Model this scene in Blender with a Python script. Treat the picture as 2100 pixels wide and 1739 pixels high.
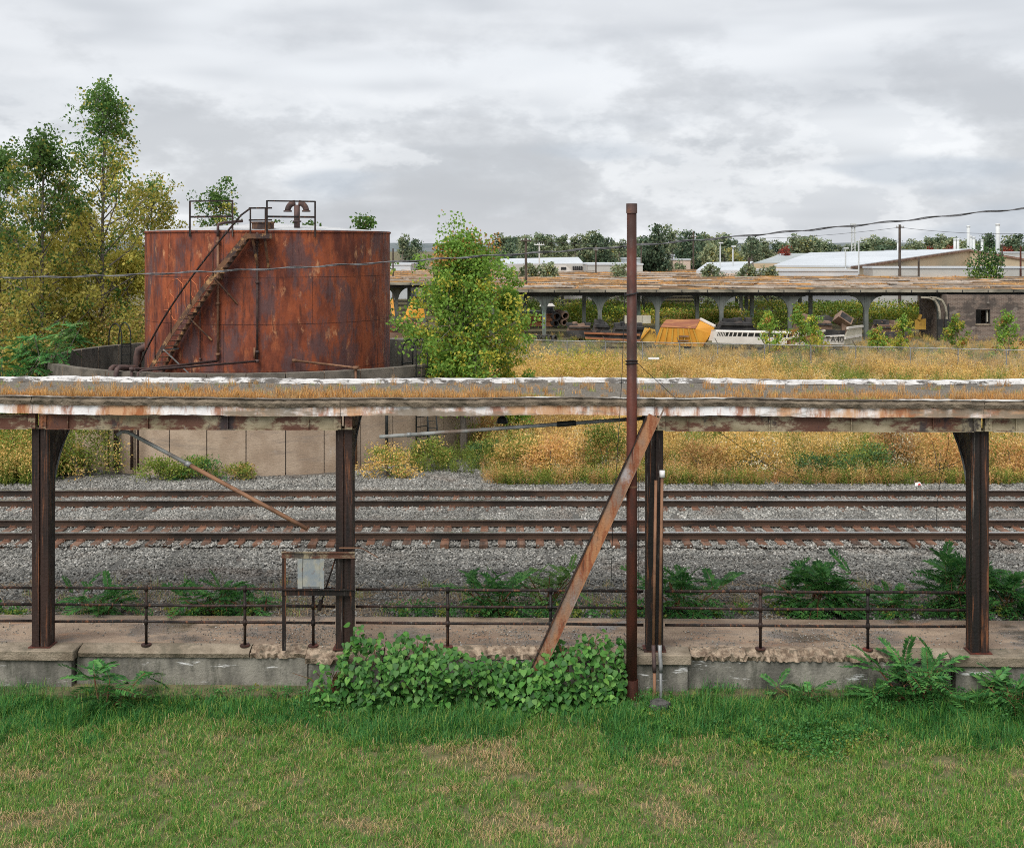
import bpy, bmesh, math, random
import numpy as np
from mathutils import Vector, Matrix

for o in list(bpy.data.objects):
    bpy.data.objects.remove(o, do_unlink=True)
SC = bpy.context.scene
COL = SC.collection
RNG = np.random.default_rng(11)
random.seed(5)
F, YH, CAMZ = 2480.0, 512.0, 7.22      # focal length in a 2100-wide frame, horizon line, eye height above the platform deck

def A(x, y, d):
    """a point of the place: sight line (x, y) of the 2100 x 1739 frame at depth d"""
    return Vector(((x - 1050.0) / F * d, d, CAMZ - (y - YH) / F * d))

# ------------------------------------------------------------------ camera
cam = bpy.data.cameras.new('camera')
camo = bpy.data.objects.new('camera', cam)
COL.objects.link(camo)
camo.location = (0, 0, CAMZ)
camo.rotation_euler = (math.radians(90), 0, 0)
cam.sensor_width = 36.0
cam.lens = 36.0 * F / 2100.0
cam.shift_y = -(869.5 - YH) / 2100.0
cam.clip_start = 0.1
cam.clip_end = 20000
SC.camera = camo

# ------------------------------------------------------------------ node helpers
class NT:
    def __init__(self, tree):
        self.t = tree
    def __call__(self, typ, ins=None, **attrs):
        nd = self.t.nodes.new('ShaderNode' + typ)
        for k, v in attrs.items():
            setattr(nd, k, v)
        for k, v in (ins or {}).items():
            s = nd.inputs[k]
            if isinstance(v, bpy.types.NodeSocket):
                self.t.links.new(v, s)
            else:
                if s.type == 'RGBA' and len(v) == 3:
                    v = (*v, 1.0)
                s.default_value = v
        return nd
    def mix(self, f, a, b, blend='MIX'):
        nd = self('Mix', {0: f, 6: a, 7: b}, data_type='RGBA', blend_type=blend)
        return nd.outputs[2]
    def rng(self, v, lo, hi, a=0.0, b=1.0, smooth=True):
        nd = self('MapRange', {0: v, 1: lo, 2: hi, 3: a, 4: b}, interpolation_type='SMOOTHSTEP' if smooth else 'LINEAR')
        return nd.outputs[0]
    def math(self, op, a, b=0.0):
        return self('Math', {0: a, 1: b}, operation=op).outputs[0]
    def noise(self, vec, scale, detail=4.0, rough=0.6, dist=0.0):
        return self('TexNoise', {'Vector': vec, 'Scale': scale, 'Detail': detail, 'Roughness': rough, 'Distortion': dist}).outputs[0]
    def stretch(self, vec, s):
        return self('VectorMath', {0: vec, 1: s}, operation='MULTIPLY').outputs[0]

# ------------------------------------------------------------------ sky and sun (bright overcast)
SUN_EL, SUN_AZ = math.radians(52), math.radians(205)   # high, behind the camera and to its left
world = bpy.data.worlds.new('World')
SC.world = world
world.use_nodes = True
world.cycles.sampling_method = 'MANUAL'
world.cycles.sample_map_resolution = 256
wt = world.node_tree
wt.nodes.clear()
n = NT(wt)
sky = n('TexSky', sky_type='NISHITA', sun_disc=False, sun_elevation=SUN_EL, sun_rotation=SUN_AZ, altitude=200.0, air_density=1.0, dust_density=2.5)
skyb = n('VectorMath', {0: sky.outputs[0], 1: (0.085, 0.085, 0.085)}, operation='MULTIPLY').outputs[0]
gen = n('TexCoord').outputs['Generated']
v1 = n.stretch(gen, (1.0, 1.0, 4.2))
v2 = n.stretch(gen, (1.0, 1.0, 2.0))
big = n.noise(v1, 2.6, 3.0, 0.55)
mid = n.noise(v2, 6.2, 6.0, 0.60)
veil = n.noise(n.stretch(gen, (1.0, 1.0, 7.0)), 5.0, 2.0, 0.5)
bz = n('SeparateXYZ', {0: gen}).outputs[2]
cl = n.mix(n.rng(big, 0.36, 0.64), (0.45, 0.47, 0.50), (0.655, 0.675, 0.70))
cl = n.mix(n.math('MULTIPLY', n.rng(veil, 0.42, 0.66), 0.55), cl, (0.685, 0.70, 0.72))
lump = n.math('MULTIPLY', n.rng(mid, 0.45, 0.62), n.rng(bz, 0.24, 0.11))
cl = n.mix(n.math('MULTIPLY', lump, 0.7), cl, (0.40, 0.415, 0.44))
edge = n.math('MULTIPLY', n.rng(mid, 0.40, 0.45), n.rng(mid, 0.52, 0.46))
cl = n.mix(n.math('MULTIPLY', edge, n.rng(bz, 0.16, 0.07, 0.0, 0.3)), cl, (0.82, 0.83, 0.84))
gap = n.math('MULTIPLY', n.rng(n.noise(v1, 4.2, 2.0, 0.5), 0.54, 0.64), n.rng(bz, 0.12, 0.06, 0.0, 0.6))
cl = n.mix(gap, cl, (0.37, 0.415, 0.475))
cover = n.mix(0.93, skyb, cl)
bg = n('Background', {'Color': cover, 'Strength': 0.57})
wo = n('OutputWorld', {'Surface': bg.outputs[0]})

sun = bpy.data.lights.new('sun', 'SUN')
sun.energy = 1.5
sun.angle = math.radians(45)
sun.color = (1.0, 0.965, 0.91)
suno = bpy.data.objects.new('sun', sun)
COL.objects.link(suno)
# the sky's sun_rotation is measured clockwise from +Y: direction to the sun
sd = Vector((math.sin(SUN_AZ) * math.cos(SUN_EL), math.cos(SUN_AZ) * math.cos(SUN_EL), math.sin(SUN_EL)))
suno.rotation_euler = sd.to_track_quat('Z', 'Y').to_euler()
suno.location = (0, -10, 40)

SC.view_settings.view_transform = 'Standard'
SC.view_settings.look = 'None'
SC.view_settings.exposure = 1.28
SC.view_settings.gamma = 1.0
SC.view_settings.use_curve_mapping = False
SC.render.engine = 'CYCLES'
SC.cycles.max_bounces = 4
SC.cycles.diffuse_bounces = 2
SC.cycles.glossy_bounces = 2
SC.cycles.transmission_bounces = 3
SC.cycles.transparent_max_bounces = 6
SC.cycles.use_denoising = False
SC.cycles.use_adaptive_sampling = True
SC.cycles.adaptive_threshold = 0.015
SC.cycles.pixel_filter_type = 'BLACKMAN_HARRIS'
SC.cycles.filter_width = 1.0
SC.cycles.caustics_reflective = False
SC.cycles.caustics_refractive = False

# ------------------------------------------------------------------ materials
MATS = {}
def mat(name, c1, c2, scale=2.0, stretch=(1, 1, 1), layers=(), rough=(0.85, 0.95), bump=0.0, bscale=20.0, bstretch=(1, 1, 1), metal=0.0,
        lo=0.35, hi=0.65, detail=5.0, spec=0.3, wet=None, objrand=0.0, fine=0.0):
    """weathered surface: two base tones by noise, then layers (colour, scale, stretch, lo, hi, amount), in world space"""
    m = bpy.data.materials.new(name)
    m.use_nodes = True
    t = m.node_tree
    t.nodes.clear()
    n = NT(t)
    pos = n('NewGeometry').outputs['Position']
    c = n.mix(n.rng(n.noise(n.stretch(pos, stretch), scale, detail), lo, hi), c1, c2)
    k = 0.0
    for (col, sc, st, l, h, amt) in layers:
        k += 13.7
        p = n('VectorMath', {0: n.stretch(pos, st), 1: (k, k * 0.7, k * 1.3)}, operation='ADD').outputs[0]
        c = n.mix(n.math('MULTIPLY', n.rng(n.noise(p, sc, 6.0, 0.72), l, h), amt), c, col)
    if fine:
        g = n.noise(pos, 160.0, 2.0)
        g2 = n.rng(g, 0.3, 0.7, 1.0 - fine, 1.0 + fine, False)
        c = n('VectorMath', {0: c, 1: n('CombineXYZ', {0: g2, 1: g2, 2: g2}).outputs[0]}, operation='MULTIPLY').outputs[0]
    if objrand:
        r = n('ObjectInfo').outputs['Random']
        g2 = n.rng(r, 0.0, 1.0, 1.0 - objrand, 1.0 + objrand, False)
        c = n('VectorMath', {0: c, 1: n('CombineXYZ', {0: g2, 1: g2, 2: g2}).outputs[0]}, operation='MULTIPLY').outputs[0]
    rr = n.rng(n.noise(pos, scale * 2.3, 1.0), 0.3, 0.7, rough[0], rough[1])
    if wet:
        (wsc, wl, wh, wr, wdark) = wet
        wm = n.rng(n.noise(n.stretch(pos, (1, 1.6, 1)), wsc, 5.0, 0.6), wl, wh)
        c = n.mix(n.math('MULTIPLY', wm, 1.0), c, n.mix(1.0, c, (wdark, wdark, wdark), 'MULTIPLY'))
        rr = n('Mix', {0: wm, 2: rr, 3: wr}).outputs[0]
    p = n('BsdfPrincipled', {'Base Color': c, 'Roughness': rr, 'Metallic': metal, 'Specular IOR Level': spec})
    if bump:
        h = n.noise(n.stretch(pos, bstretch), bscale, 2.0, 0.65)
        b = n('Bump', {'Height': h, 'Strength': bump, 'Distance': 0.03})
        t.links.new(b.outputs[0], p.inputs['Normal'])
    n('OutputMaterial', {'Surface': p.outputs[0]})
    MATS[name] = m
    return m

def leafmat(name, cols, trans=0.25, patch=None, rough=0.6, spec=0.25):
    """foliage: colour picked per leaf (mesh island) and per plant; optional world-space patch colour (colour, scale, lo, hi)"""
    m = bpy.data.materials.new(name)
    m.use_nodes = True
    t = m.node_tree
    t.nodes.clear()
    n = NT(t)
    r = n('NewGeometry').outputs['Random Per Island']
    o = n('ObjectInfo').outputs['Random']
    x = n.math('FRACT', n.math('ADD', r, n.math('MULTIPLY', o, 7.31)))
    ramp = n('ValToRGB', {'Fac': x})
    e = ramp.color_ramp.elements
    for i, c in enumerate(cols):
        pos = i / (len(cols) - 1)
        if i == 0:
            el = e[0]; el.position = 0.0
        elif i == len(cols) - 1:
            el = e[-1]; el.position = 1.0
        else:
            el = e.new(pos)
        el.color = (*c, 1.0)
    c = ramp.outputs[0]
    if patch:
        pos = n('NewGeometry').outputs['Position']
        c = n.mix(n.math('MULTIPLY', n.rng(n.noise(pos, patch[1], 4.0), patch[2], patch[3]), patch[4]), c, patch[0])
    g2 = n.rng(o, 0.0, 1.0, 0.78, 1.22, False)
    c = n('VectorMath', {0: c, 1: n('CombineXYZ', {0: g2, 1: g2, 2: g2}).outputs[0]}, operation='MULTIPLY').outputs[0]
    p = n('BsdfPrincipled', {'Base Color': c, 'Roughness': rough, 'Specular IOR Level': spec})
    tr = n('BsdfTranslucent', {'Color': c})
    s = n('MixShader', {0: trans, 1: p.outputs[0], 2: tr.outputs[0]})
    n('OutputMaterial', {'Surface': s.outputs[0]})
    MATS[name] = m
    return m

# ------------------------------------------------------------------ mesh helpers
class MB:
    def __init__(self):
        self.v, self.f, self.m = [], [], []
    def add(self, vs, fs, mi=0):
        b = len(self.v)
        self.v += [tuple(p) for p in vs]
        for q in fs:
            self.f.append(tuple(b + i for i in q))
            self.m.append(mi)
        return self
    def box(self, x0, x1, y0, y1, z0, z1, mi=0, xf=None):
        vs = [(x, y, z) for z in (z0, z1) for y in (y0, y1) for x in (x0, x1)]
        if xf is not None:
            vs = [xf @ Vector(p) for p in vs]
        return self.add(vs, [(0, 2, 3, 1), (4, 5, 7, 6), (0, 1, 5, 4), (2, 6, 7, 3), (0, 4, 6, 2), (1, 3, 7, 5)], mi)
    def hexa(self, p, mi=0):
        """8 corners: bottom 0-3 counter-clockwise, top 4-7"""
        return self.add(p, [(3, 2, 1, 0), (4, 5, 6, 7), (0, 1, 5, 4), (1, 2, 6, 5), (2, 3, 7, 6), (3, 0, 4, 7)], mi)
    def bar(self, a, b, w, h, mi=0, up=(0, 0, 1)):
        a, b = Vector(a), Vector(b)
        d = (b - a).normalized()
        u = Vector(up)
        s = d.cross(u)
        if s.length < 1e-4:
            s = d.cross(Vector((1, 0, 0)))
        s.normalize()
        u = s.cross(d).normalized()
        s *= w / 2
        u *= h / 2
        return self.hexa([a - s - u, a + s - u, b + s - u, b - s - u, a - s + u, a + s + u, b + s + u, b - s + u], mi)
    def tube(self, pts, r, n=8, mi=0, caps=True):
        pts = [Vector(p) for p in pts]
        rs = r if isinstance(r, (list, tuple)) else [r] * len(pts)
        base = len(self.v)
        prev = None
        for i, p in enumerate(pts):
            if i == 0:
                d = pts[1] - pts[0]
            elif i == len(pts) - 1:
                d = pts[-1] - pts[-2]
            else:
                d = pts[i + 1] - pts[i - 1]
            d.normalize()
            if prev is None:
                s = d.cross(Vector((0, 0, 1)))
                if s.length < 1e-3:
                    s = d.cross(Vector((0, 1, 0)))
            else:
                s = prev - d * prev.dot(d)
            s.normalize()
            prev = s
            u = d.cross(s)
            for k in range(n):
                a = 2 * math.pi * k / n
                self.v.append(tuple(p + (s * math.cos(a) + u * math.sin(a)) * rs[i]))
        for i in range(len(pts) - 1):
            for k in range(n):
                k2 = (k + 1) % n
                self.f.append((base + i * n + k, base + i * n + k2, base + (i + 1) * n + k2, base + (i + 1) * n + k))
                self.m.append(mi)
        if caps:
            self.f.append(tuple(base + k for k in reversed(range(n))))
            self.m.append(mi)
            e = base + (len(pts) - 1) * n
            self.f.append(tuple(e + k for k in range(n)))
            self.m.append(mi)
        return self
    def prism(self, poly, off, mi=0):
        """poly: planar 3-D points; off: extrusion vector"""
        k = len(poly)
        o = Vector(off)
        vs = [Vector(p) for p in poly] + [Vector(p) + o for p in poly]
        fs = [tuple(reversed(range(k))), tuple(range(k, 2 * k))] + [(i, (i + 1) % k, k + (i + 1) % k, k + i) for i in range(k)]
        return self.add(vs, fs, mi)
    def arcwall(self, prof, a0, a1, n, c=(0, 0), mi=0, close=True):
        """sweep a closed (r, z) profile about a vertical axis from angle a0 to a1 (angle 0 faces -Y)"""
        k = len(prof)
        base = len(self.v)
        for i in range(n + 1):
            a = a0 + (a1 - a0) * i / n
            for (r, z) in prof:
                self.v.append((c[0] + r * math.sin(a), c[1] - r * math.cos(a), z))
        for i in range(n):
            for j in range(k):
                j2 = (j + 1) % k
                self.f.append((base + i * k + j, base + i * k + j2, base + (i + 1) * k + j2, base + (i + 1) * k + j))
                self.m.append(mi)
        self.f.append(tuple(base + j for j in reversed(range(k))))
        self.f.append(tuple(base + n * k + j for j in range(k)))
        self.m += [mi, mi]
        return self
    def mesh(self, name, mats, origin=(0, 0, 0), smooth=False):
        me = bpy.data.meshes.new(name)
        ox, oy, oz = origin
        me.from_pydata([(x - ox, y - oy, z - oz) for (x, y, z) in self.v], [], self.f)
        for m in (mats if isinstance(mats, (list, tuple)) else [mats]):
            me.materials.append(MATS[m] if isinstance(m, str) else m)
        if any(self.m):
            me.polygons.foreach_set('material_index', self.m)
        if smooth:
            me.polygons.foreach_set('use_smooth', [True] * len(me.polygons))
        bm = bmesh.new()
        bm.from_mesh(me)
        bmesh.ops.recalc_face_normals(bm, faces=bm.faces)
        bm.to_mesh(me)
        bm.free()
        me.update()
        return me

def put(name, me, parent=None, loc=(0, 0, 0), rot=(0, 0, 0), scl=(1, 1, 1)):
    o = bpy.data.objects.new(name, me)
    COL.objects.link(o)
    o.parent = parent
    o.location = loc
    o.rotation_euler = rot
    o.scale = scl if isinstance(scl, (list, tuple)) else (scl,) * 3
    return o

def thing(name, label, cat, loc=(0, 0, 0), group=None):
    o = bpy.data.objects.new(name, None)
    COL.objects.link(o)
    o.empty_display_size = 0.2
    o.location = loc
    o['label'], o['category'] = label, cat
    if group:
        o['group'] = group
    return o

def tag(o, label, cat, group=None, kind=None):
    o['label'], o['category'] = label, cat
    if group:
        o['group'] = group
    if kind:
        o['kind'] = kind
    return o

ORG = {}
def part(T, name, mb, mats, smooth=False, sub=None):
    """a part of thing T (or a sub-part of the part given as sub); mb is in world coordinates"""
    org = T.location
    me = mb.mesh(name, mats, org, smooth)
    return put(name, me, sub if sub is not None else T)

def one(name, mb, mats, label, cat, loc=None, group=None, smooth=False, kind=None):
    """a thing that is one mesh"""
    if loc is None:
        a = np.array(mb.v)
        loc = (float(a[:, 0].mean()), float(a[:, 1].mean()), float(a[:, 2].min()))
    o = put(name, mb.mesh(name, mats, loc, smooth), None, loc)
    return tag(o, label, cat, group, kind)

def struct(name, mb, mats, label=None, smooth=False):
    o = put(name, mb.mesh(name, mats, (0, 0, 0), smooth))
    o['kind'] = 'structure'
    if label:
        o['label'] = label
    return o

def np_mesh(name, verts, faces, mats, mi=None, smooth=False):
    """fast mesh from arrays: faces (N, k) all of the same size"""
    me = bpy.data.meshes.new(name)
    verts = np.asarray(verts, dtype=np.float32)
    faces = np.asarray(faces, dtype=np.int32)
    nf, k = faces.shape
    me.vertices.add(len(verts))
    me.vertices.foreach_set('co', verts.ravel())
    me.loops.add(nf * k)
    me.loops.foreach_set('vertex_index', faces.ravel())
    me.polygons.add(nf)
    me.polygons.foreach_set('loop_start', np.arange(0, nf * k, k, dtype=np.int32))
    for m in (mats if isinstance(mats, (list, tuple)) else [mats]):
        me.materials.append(MATS[m] if isinstance(m, str) else m)
    if mi is not None:
        me.polygons.foreach_set('material_index', np.asarray(mi, dtype=np.int32))
    if smooth:
        me.polygons.foreach_set('use_smooth', np.ones(nf, dtype=bool))
    me.update(calc_edges=True)
    return me

def unit(a):
    return a / np.maximum(np.linalg.norm(a, axis=-1, keepdims=True), 1e-9)

def leaf_arrays(c, size, rng, outward=None, droop=0.25, wr=0.36, base=None):
    """kite-shaped leaves at points c (N,3), with lengths size (N,)"""
    N = len(c)
    d = unit(rng.normal(size=(N, 3)) + (0 if outward is None else outward) + np.array([0, 0, -droop]))
    s = unit(np.cross(d, rng.normal(size=(N, 3))))
    L = np.asarray(size)[:, None] * np.ones((N, 1))
    v = np.stack([c, c + d * L * 0.42 + s * L * wr, c + d * L, c + d * L * 0.42 - s * L * wr], axis=1)
    f = np.arange(N * 4).reshape(N, 4)
    return v.reshape(-1, 3), f

def scatter(name, pts, rot, scl, idx, sources, label, cat):
    """one mass (kind stuff): points that carry source meshes through geometry nodes"""
    coll = bpy.data.collections.new(name + '_source')
    for i, me in enumerate(sources):
        coll.objects.link(bpy.data.objects.new('%s_source_%02d' % (name, i), me))
    N = len(pts)
    me = bpy.data.meshes.new(name)
    me.vertices.add(N)
    me.vertices.foreach_set('co', np.asarray(pts, dtype=np.float32).ravel())
    a = me.attributes.new('rot', 'FLOAT_VECTOR', 'POINT')
    a.data.foreach_set('vector', np.asarray(rot, dtype=np.float32).ravel())
    scl = np.asarray(scl, dtype=np.float32)
    if scl.ndim == 1:
        scl = np.repeat(scl[:, None], 3, axis=1)
    a = me.attributes.new('scl', 'FLOAT_VECTOR', 'POINT')
    a.data.foreach_set('vector', scl.ravel())
    a = me.attributes.new('idx', 'INT', 'POINT')
    a.data.foreach_set('value', np.asarray(idx, dtype=np.int32))
    o = put(name, me)
    tag(o, label, cat, kind='stuff')
    g = bpy.data.node_groups.new(name, 'GeometryNodeTree')
    g.interface.new_socket('Geometry', in_out='INPUT', socket_type='NodeSocketGeometry')
    g.interface.new_socket('Geometry', in_out='OUTPUT', socket_type='NodeSocketGeometry')
    gi, go = g.nodes.new('NodeGroupInput'), g.nodes.new('NodeGroupOutput')
    ci = g.nodes.new('GeometryNodeCollectionInfo')
    ci.inputs['Collection'].default_value = coll
    ci.inputs['Separate Children'].default_value = True
    ci.inputs['Reset Children'].default_value = True
    ip = g.nodes.new('GeometryNodeInstanceOnPoints')
    def attr(nm, dt):
        q = g.nodes.new('GeometryNodeInputNamedAttribute')
        q.data_type = dt
        q.inputs['Name'].default_value = nm
        return q.outputs['Attribute']
    e2r = g.nodes.new('FunctionNodeEulerToRotation')
    L = g.links.new
    L(attr('rot', 'FLOAT_VECTOR'), e2r.inputs[0])
    L(gi.outputs[0], ip.inputs['Points'])
    L(ci.outputs[0], ip.inputs['Instance'])
    ip.inputs['Pick Instance'].default_value = True
    L(attr('idx', 'INT'), ip.inputs['Instance Index'])
    L(e2r.outputs[0], ip.inputs['Rotation'])
    L(attr('scl', 'FLOAT_VECTOR'), ip.inputs['Scale'])
    L(ip.outputs[0], go.inputs[0])
    md = o.modifiers.new('scatter', 'NODES')
    md.node_group = g
    return o

def vnoise(x, y, s, seed=0):
    """cheap smooth value noise on arrays, 0..1"""
    x = np.asarray(x, dtype=float) / s + seed * 17.3
    y = np.asarray(y, dtype=float) / s + seed * 5.1
    xi, yi = np.floor(x), np.floor(y)
    fx, fy = x - xi, y - yi
    fx, fy = fx * fx * (3 - 2 * fx), fy * fy * (3 - 2 * fy)
    def h(a, b):
        q = np.sin(a * 127.1 + b * 311.7 + seed * 3.7) * 43758.5453
        return q - np.floor(q)
    return (h(xi, yi) * (1 - fx) + h(xi + 1, yi) * fx) * (1 - fy) + (h(xi, yi + 1) * (1 - fx) + h(xi + 1, yi + 1) * fx) * fy
# ------------------------------------------------------------------ surface materials
mat('rust_tank', (0.10, 0.028, 0.018), (0.30, 0.075, 0.029), 1.6, (1, 1, 0.4), [
    ((0.42, 0.13, 0.05), 2.4, (1, 1, 0.3), 0.54, 0.72, 0.75),
    ((0.095, 0.058, 0.060), 1.1, (1, 1, 0.4), 0.47, 0.60, 0.8),
    ((0.56, 0.28, 0.14), 1.8, (1, 1, 0.5), 0.58, 0.70, 0.75),
    ((0.045, 0.019, 0.016), 7.0, (1, 1, 0.12), 0.53, 0.68, 0.7),
    ((0.16, 0.11, 0.105), 9.0, (1, 1, 0.25), 0.63, 0.75, 0.55)], rough=(0.6, 0.85), bump=0.35, bscale=6.0, fine=0.12)
mat('rust_stair', (0.05, 0.035, 0.033), (0.17, 0.085, 0.045), 3.0, (1, 1, 0.7), [
    ((0.44, 0.25, 0.11), 2.2, (1, 1, 1), 0.52, 0.62, 0.85),
    ((0.03, 0.022, 0.02), 6.0, (1, 1, 1), 0.55, 0.68, 0.7)], bump=0.2, fine=0.1)
mat('rust_dark', (0.010, 0.009, 0.008), (0.034, 0.018, 0.014), 2.2, (1, 1, 0.14), [
    ((0.20, 0.075, 0.032), 13.0, (1, 1, 0.05), 0.54, 0.66, 0.8),
    ((0.26, 0.23, 0.20), 17.0, (1, 1, 0.04), 0.60, 0.70, 0.7),
    ((0.007, 0.006, 0.006), 7.0, (1, 1, 0.06), 0.48, 0.62, 0.85)], rough=(0.5, 0.8), bump=0.3, bscale=18.0, fine=0.15)
mat('rust_pole', (0.036, 0.016, 0.012), (0.10, 0.028, 0.017), 2.5, (1, 1, 0.3), [
    ((0.22, 0.028, 0.014), 1.6, (1, 1, 0.25), 0.56, 0.68, 0.6),
    ((0.022, 0.014, 0.012), 1.2, (1, 1, 0.3), 0.52, 0.66, 0.8),
    ((0.20, 0.09, 0.05), 30.0, (1, 1, 1), 0.62, 0.7, 0.6)], rough=(0.55, 0.75), bump=0.2, bscale=30.0)
mat('rust_rail', (0.022, 0.016, 0.012), (0.065, 0.038, 0.025), 1.4, (0.5, 1, 1), [((0.11, 0.06, 0.036), 2.0, (0.25, 1, 1), 0.55, 0.72, 0.6)], rough=(0.6, 0.8))
mat('rail_top', (0.55, 0.54, 0.52), (0.70, 0.69, 0.67), 3.0, (0.2, 1, 1), rough=(0.28, 0.4), metal=1.0)
mat('rust_beam', (0.20, 0.165, 0.10), (0.36, 0.31, 0.21), 1.2, (1, 1, 2.5), [
    ((0.09, 0.028, 0.018), 1.6, (1, 1, 2.2), 0.45, 0.56, 0.9),
    ((0.03, 0.026, 0.03), 1.4, (1, 1, 0.6), 0.54, 0.62, 0.85),
    ((0.32, 0.12, 0.045), 2.5, (1, 1, 0.3), 0.58, 0.7, 0.7),
    ((0.45, 0.42, 0.40), 9.0, (1, 1, 0.15), 0.67, 0.74, 0.6)], rough=(0.55, 0.8), bump=0.2, fine=0.1)
mat('channel_paint', (0.18, 0.14, 0.115), (0.36, 0.17, 0.075), 2.2, (1, 1, 0.35), [
    ((0.20, 0.06, 0.025), 5.0, (1.4, 1, 0.3), 0.46, 0.6, 0.85),
    ((0.36, 0.36, 0.38), 1.2, (1, 1, 0.6), 0.56, 0.68, 0.75),
    ((0.05, 0.028, 0.02), 8.0, (1.5, 1, 0.25), 0.58, 0.68, 0.7)], rough=(0.6, 0.85), bump=0.3, bscale=25.0)
mat('paint_white', (0.74, 0.72, 0.72), (0.80, 0.78, 0.77), 2.0, (1, 1, 1), [
    ((0.50, 0.25, 0.09), 0.9, (1, 1, 0.4), 0.44, 0.58, 0.85),
    ((0.30, 0.09, 0.025), 2.6, (1, 1, 0.3), 0.48, 0.62, 0.85),
    ((0.21, 0.17, 0.125), 0.6, (0.6, 1, 3.0), 0.46, 0.56, 0.92),
    ((0.06, 0.05, 0.04), 6.0, (1, 1, 0.7), 0.66, 0.74, 0.7)], rough=(0.6, 0.85), bump=0.15, fine=0.06)
mat('paint_curb', (0.52, 0.51, 0.50), (0.66, 0.65, 0.64), 3.0, (1, 1, 1), [
    ((0.09, 0.08, 0.07), 1.8, (0.7, 1, 1.6), 0.50, 0.56, 0.92),
    ((0.07, 0.068, 0.065), 9.0, (0.6, 1, 1.8), 0.58, 0.62, 0.9)], rough=(0.7, 0.9), bump=0.3)
mat('flashing', (0.07, 0.055, 0.04), (0.16, 0.13, 0.10), 3.0, (1, 1, 1), [((0.60, 0.58, 0.55), 1.2, (0.5, 1, 1), 0.52, 0.60, 0.9)], bump=0.3)
mat('slab_edge', (0.09, 0.072, 0.052), (0.20, 0.16, 0.115), 3.0, (1, 1, 2), [
    ((0.05, 0.045, 0.03), 1.0, (1, 1, 1), 0.52, 0.66, 0.8),
    ((0.42, 0.39, 0.34), 12.0, (0.5, 1, 2), 0.62, 0.72, 0.6)], bump=0.8, bscale=26.0, fine=0.3)
mat('roof_gravel', (0.11, 0.095, 0.075), (0.22, 0.195, 0.16), 22.0, (1, 1, 1), [
    ((0.38, 0.365, 0.34), 30.0, (1, 1, 1), 0.58, 0.66, 0.8),
    ((0.05, 0.048, 0.045), 0.9, (0.4, 1, 1), 0.56, 0.66, 0.5)], bump=1.0, bscale=60.0)
mat('concrete_ring', (0.31, 0.23, 0.165), (0.40, 0.31, 0.23), 1.3, (1, 1, 1), [
    ((0.25, 0.20, 0.16), 0.9, (0.5, 0.5, 4.0), 0.50, 0.66, 0.7),
    ((0.16, 0.14, 0.12), 1.4, (0.5, 0.5, 9.0), 0.62, 0.67, 0.7),
    ((0.47, 0.43, 0.38), 1.1, (1, 1, 0.4), 0.58, 0.7, 0.45),
    ((0.19, 0.15, 0.125), 3.0, (1, 1, 0.25), 0.62, 0.76, 0.5)], bump=0.4, bscale=14.0, bstretch=(0.6, 0.6, 4.0), fine=0.14)
mat('concrete_rim', (0.09, 0.08, 0.066), (0.16, 0.14, 0.115), 2.0, (1, 1, 1), [
    ((0.085, 0.08, 0.07), 2.6, (1, 1, 0.6), 0.55, 0.68, 0.6)], bump=0.5, bscale=30.0, fine=0.25)
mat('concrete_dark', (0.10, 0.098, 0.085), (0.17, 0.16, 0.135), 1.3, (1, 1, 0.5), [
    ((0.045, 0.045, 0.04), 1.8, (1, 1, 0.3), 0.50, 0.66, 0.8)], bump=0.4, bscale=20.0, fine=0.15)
mat('joint', (0.05, 0.045, 0.04), (0.08, 0.07, 0.06), 3.0)
mat('deck', (0.19, 0.13, 0.088), (0.34, 0.25, 0.175), 1.0, (0.8, 1.6, 1), [
    ((0.13, 0.11, 0.095), 0.9, (0.7, 1.2, 1), 0.50, 0.64, 0.7),
    ((0.36, 0.18, 0.085), 1.2, (0.6, 1.4, 1), 0.54, 0.68, 0.65),
    ((0.05, 0.045, 0.04), 16.0, (1, 1, 1), 0.64, 0.70, 0.8)], rough=(0.7, 0.95), bump=0.3, bscale=30.0, fine=0.2, wet=(0.45, 0.53, 0.60, 0.10, 0.5), spec=0.8)
mat('coping', (0.15, 0.12, 0.085), (0.29, 0.24, 0.18), 1.6, (1, 1, 1.5), [
    ((0.12, 0.105, 0.075), 1.6, (1, 1, 2.5), 0.50, 0.64, 0.75),
    ((0.34, 0.18, 0.09), 1.5, (1, 1, 1), 0.62, 0.74, 0.7)], bump=0.7, bscale=24.0, fine=0.3)
mat('rubble_concrete', (0.14, 0.10, 0.07), (0.36, 0.28, 0.205), 7.0, (1, 1, 1), [
    ((0.10, 0.085, 0.06), 4.0, (1, 1, 1), 0.52, 0.62, 0.8)], bump=1.0, bscale=16.0, fine=0.35)
mat('wall_grey', (0.11, 0.105, 0.09), (0.25, 0.235, 0.20), 2.2, (1, 1, 0.4), [
    ((0.075, 0.075, 0.06), 2.2, (1, 1, 0.28), 0.50, 0.64, 0.85),
    ((0.34, 0.28, 0.20), 1.0, (1, 1, 1), 0.60, 0.74, 0.5),
    ((0.66, 0.66, 0.65), 1.4, (0.5, 1, 3.2), 0.60, 0.655, 0.9)], bump=0.5, bscale=16.0, fine=0.25)
mat('tie_wood', (0.055, 0.038, 0.030), (0.16, 0.095, 0.065), 3.0, (2.5, 0.4, 1), [
    ((0.20, 0.095, 0.055), 0.7, (1, 1, 1), 0.46, 0.62, 0.8)], bump=0.4, bscale=30.0, bstretch=(3, 0.3, 1), objrand=0.35)
mat('tie_plate', (0.09, 0.045, 0.03), (0.16, 0.075, 0.045), 6.0)
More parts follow.
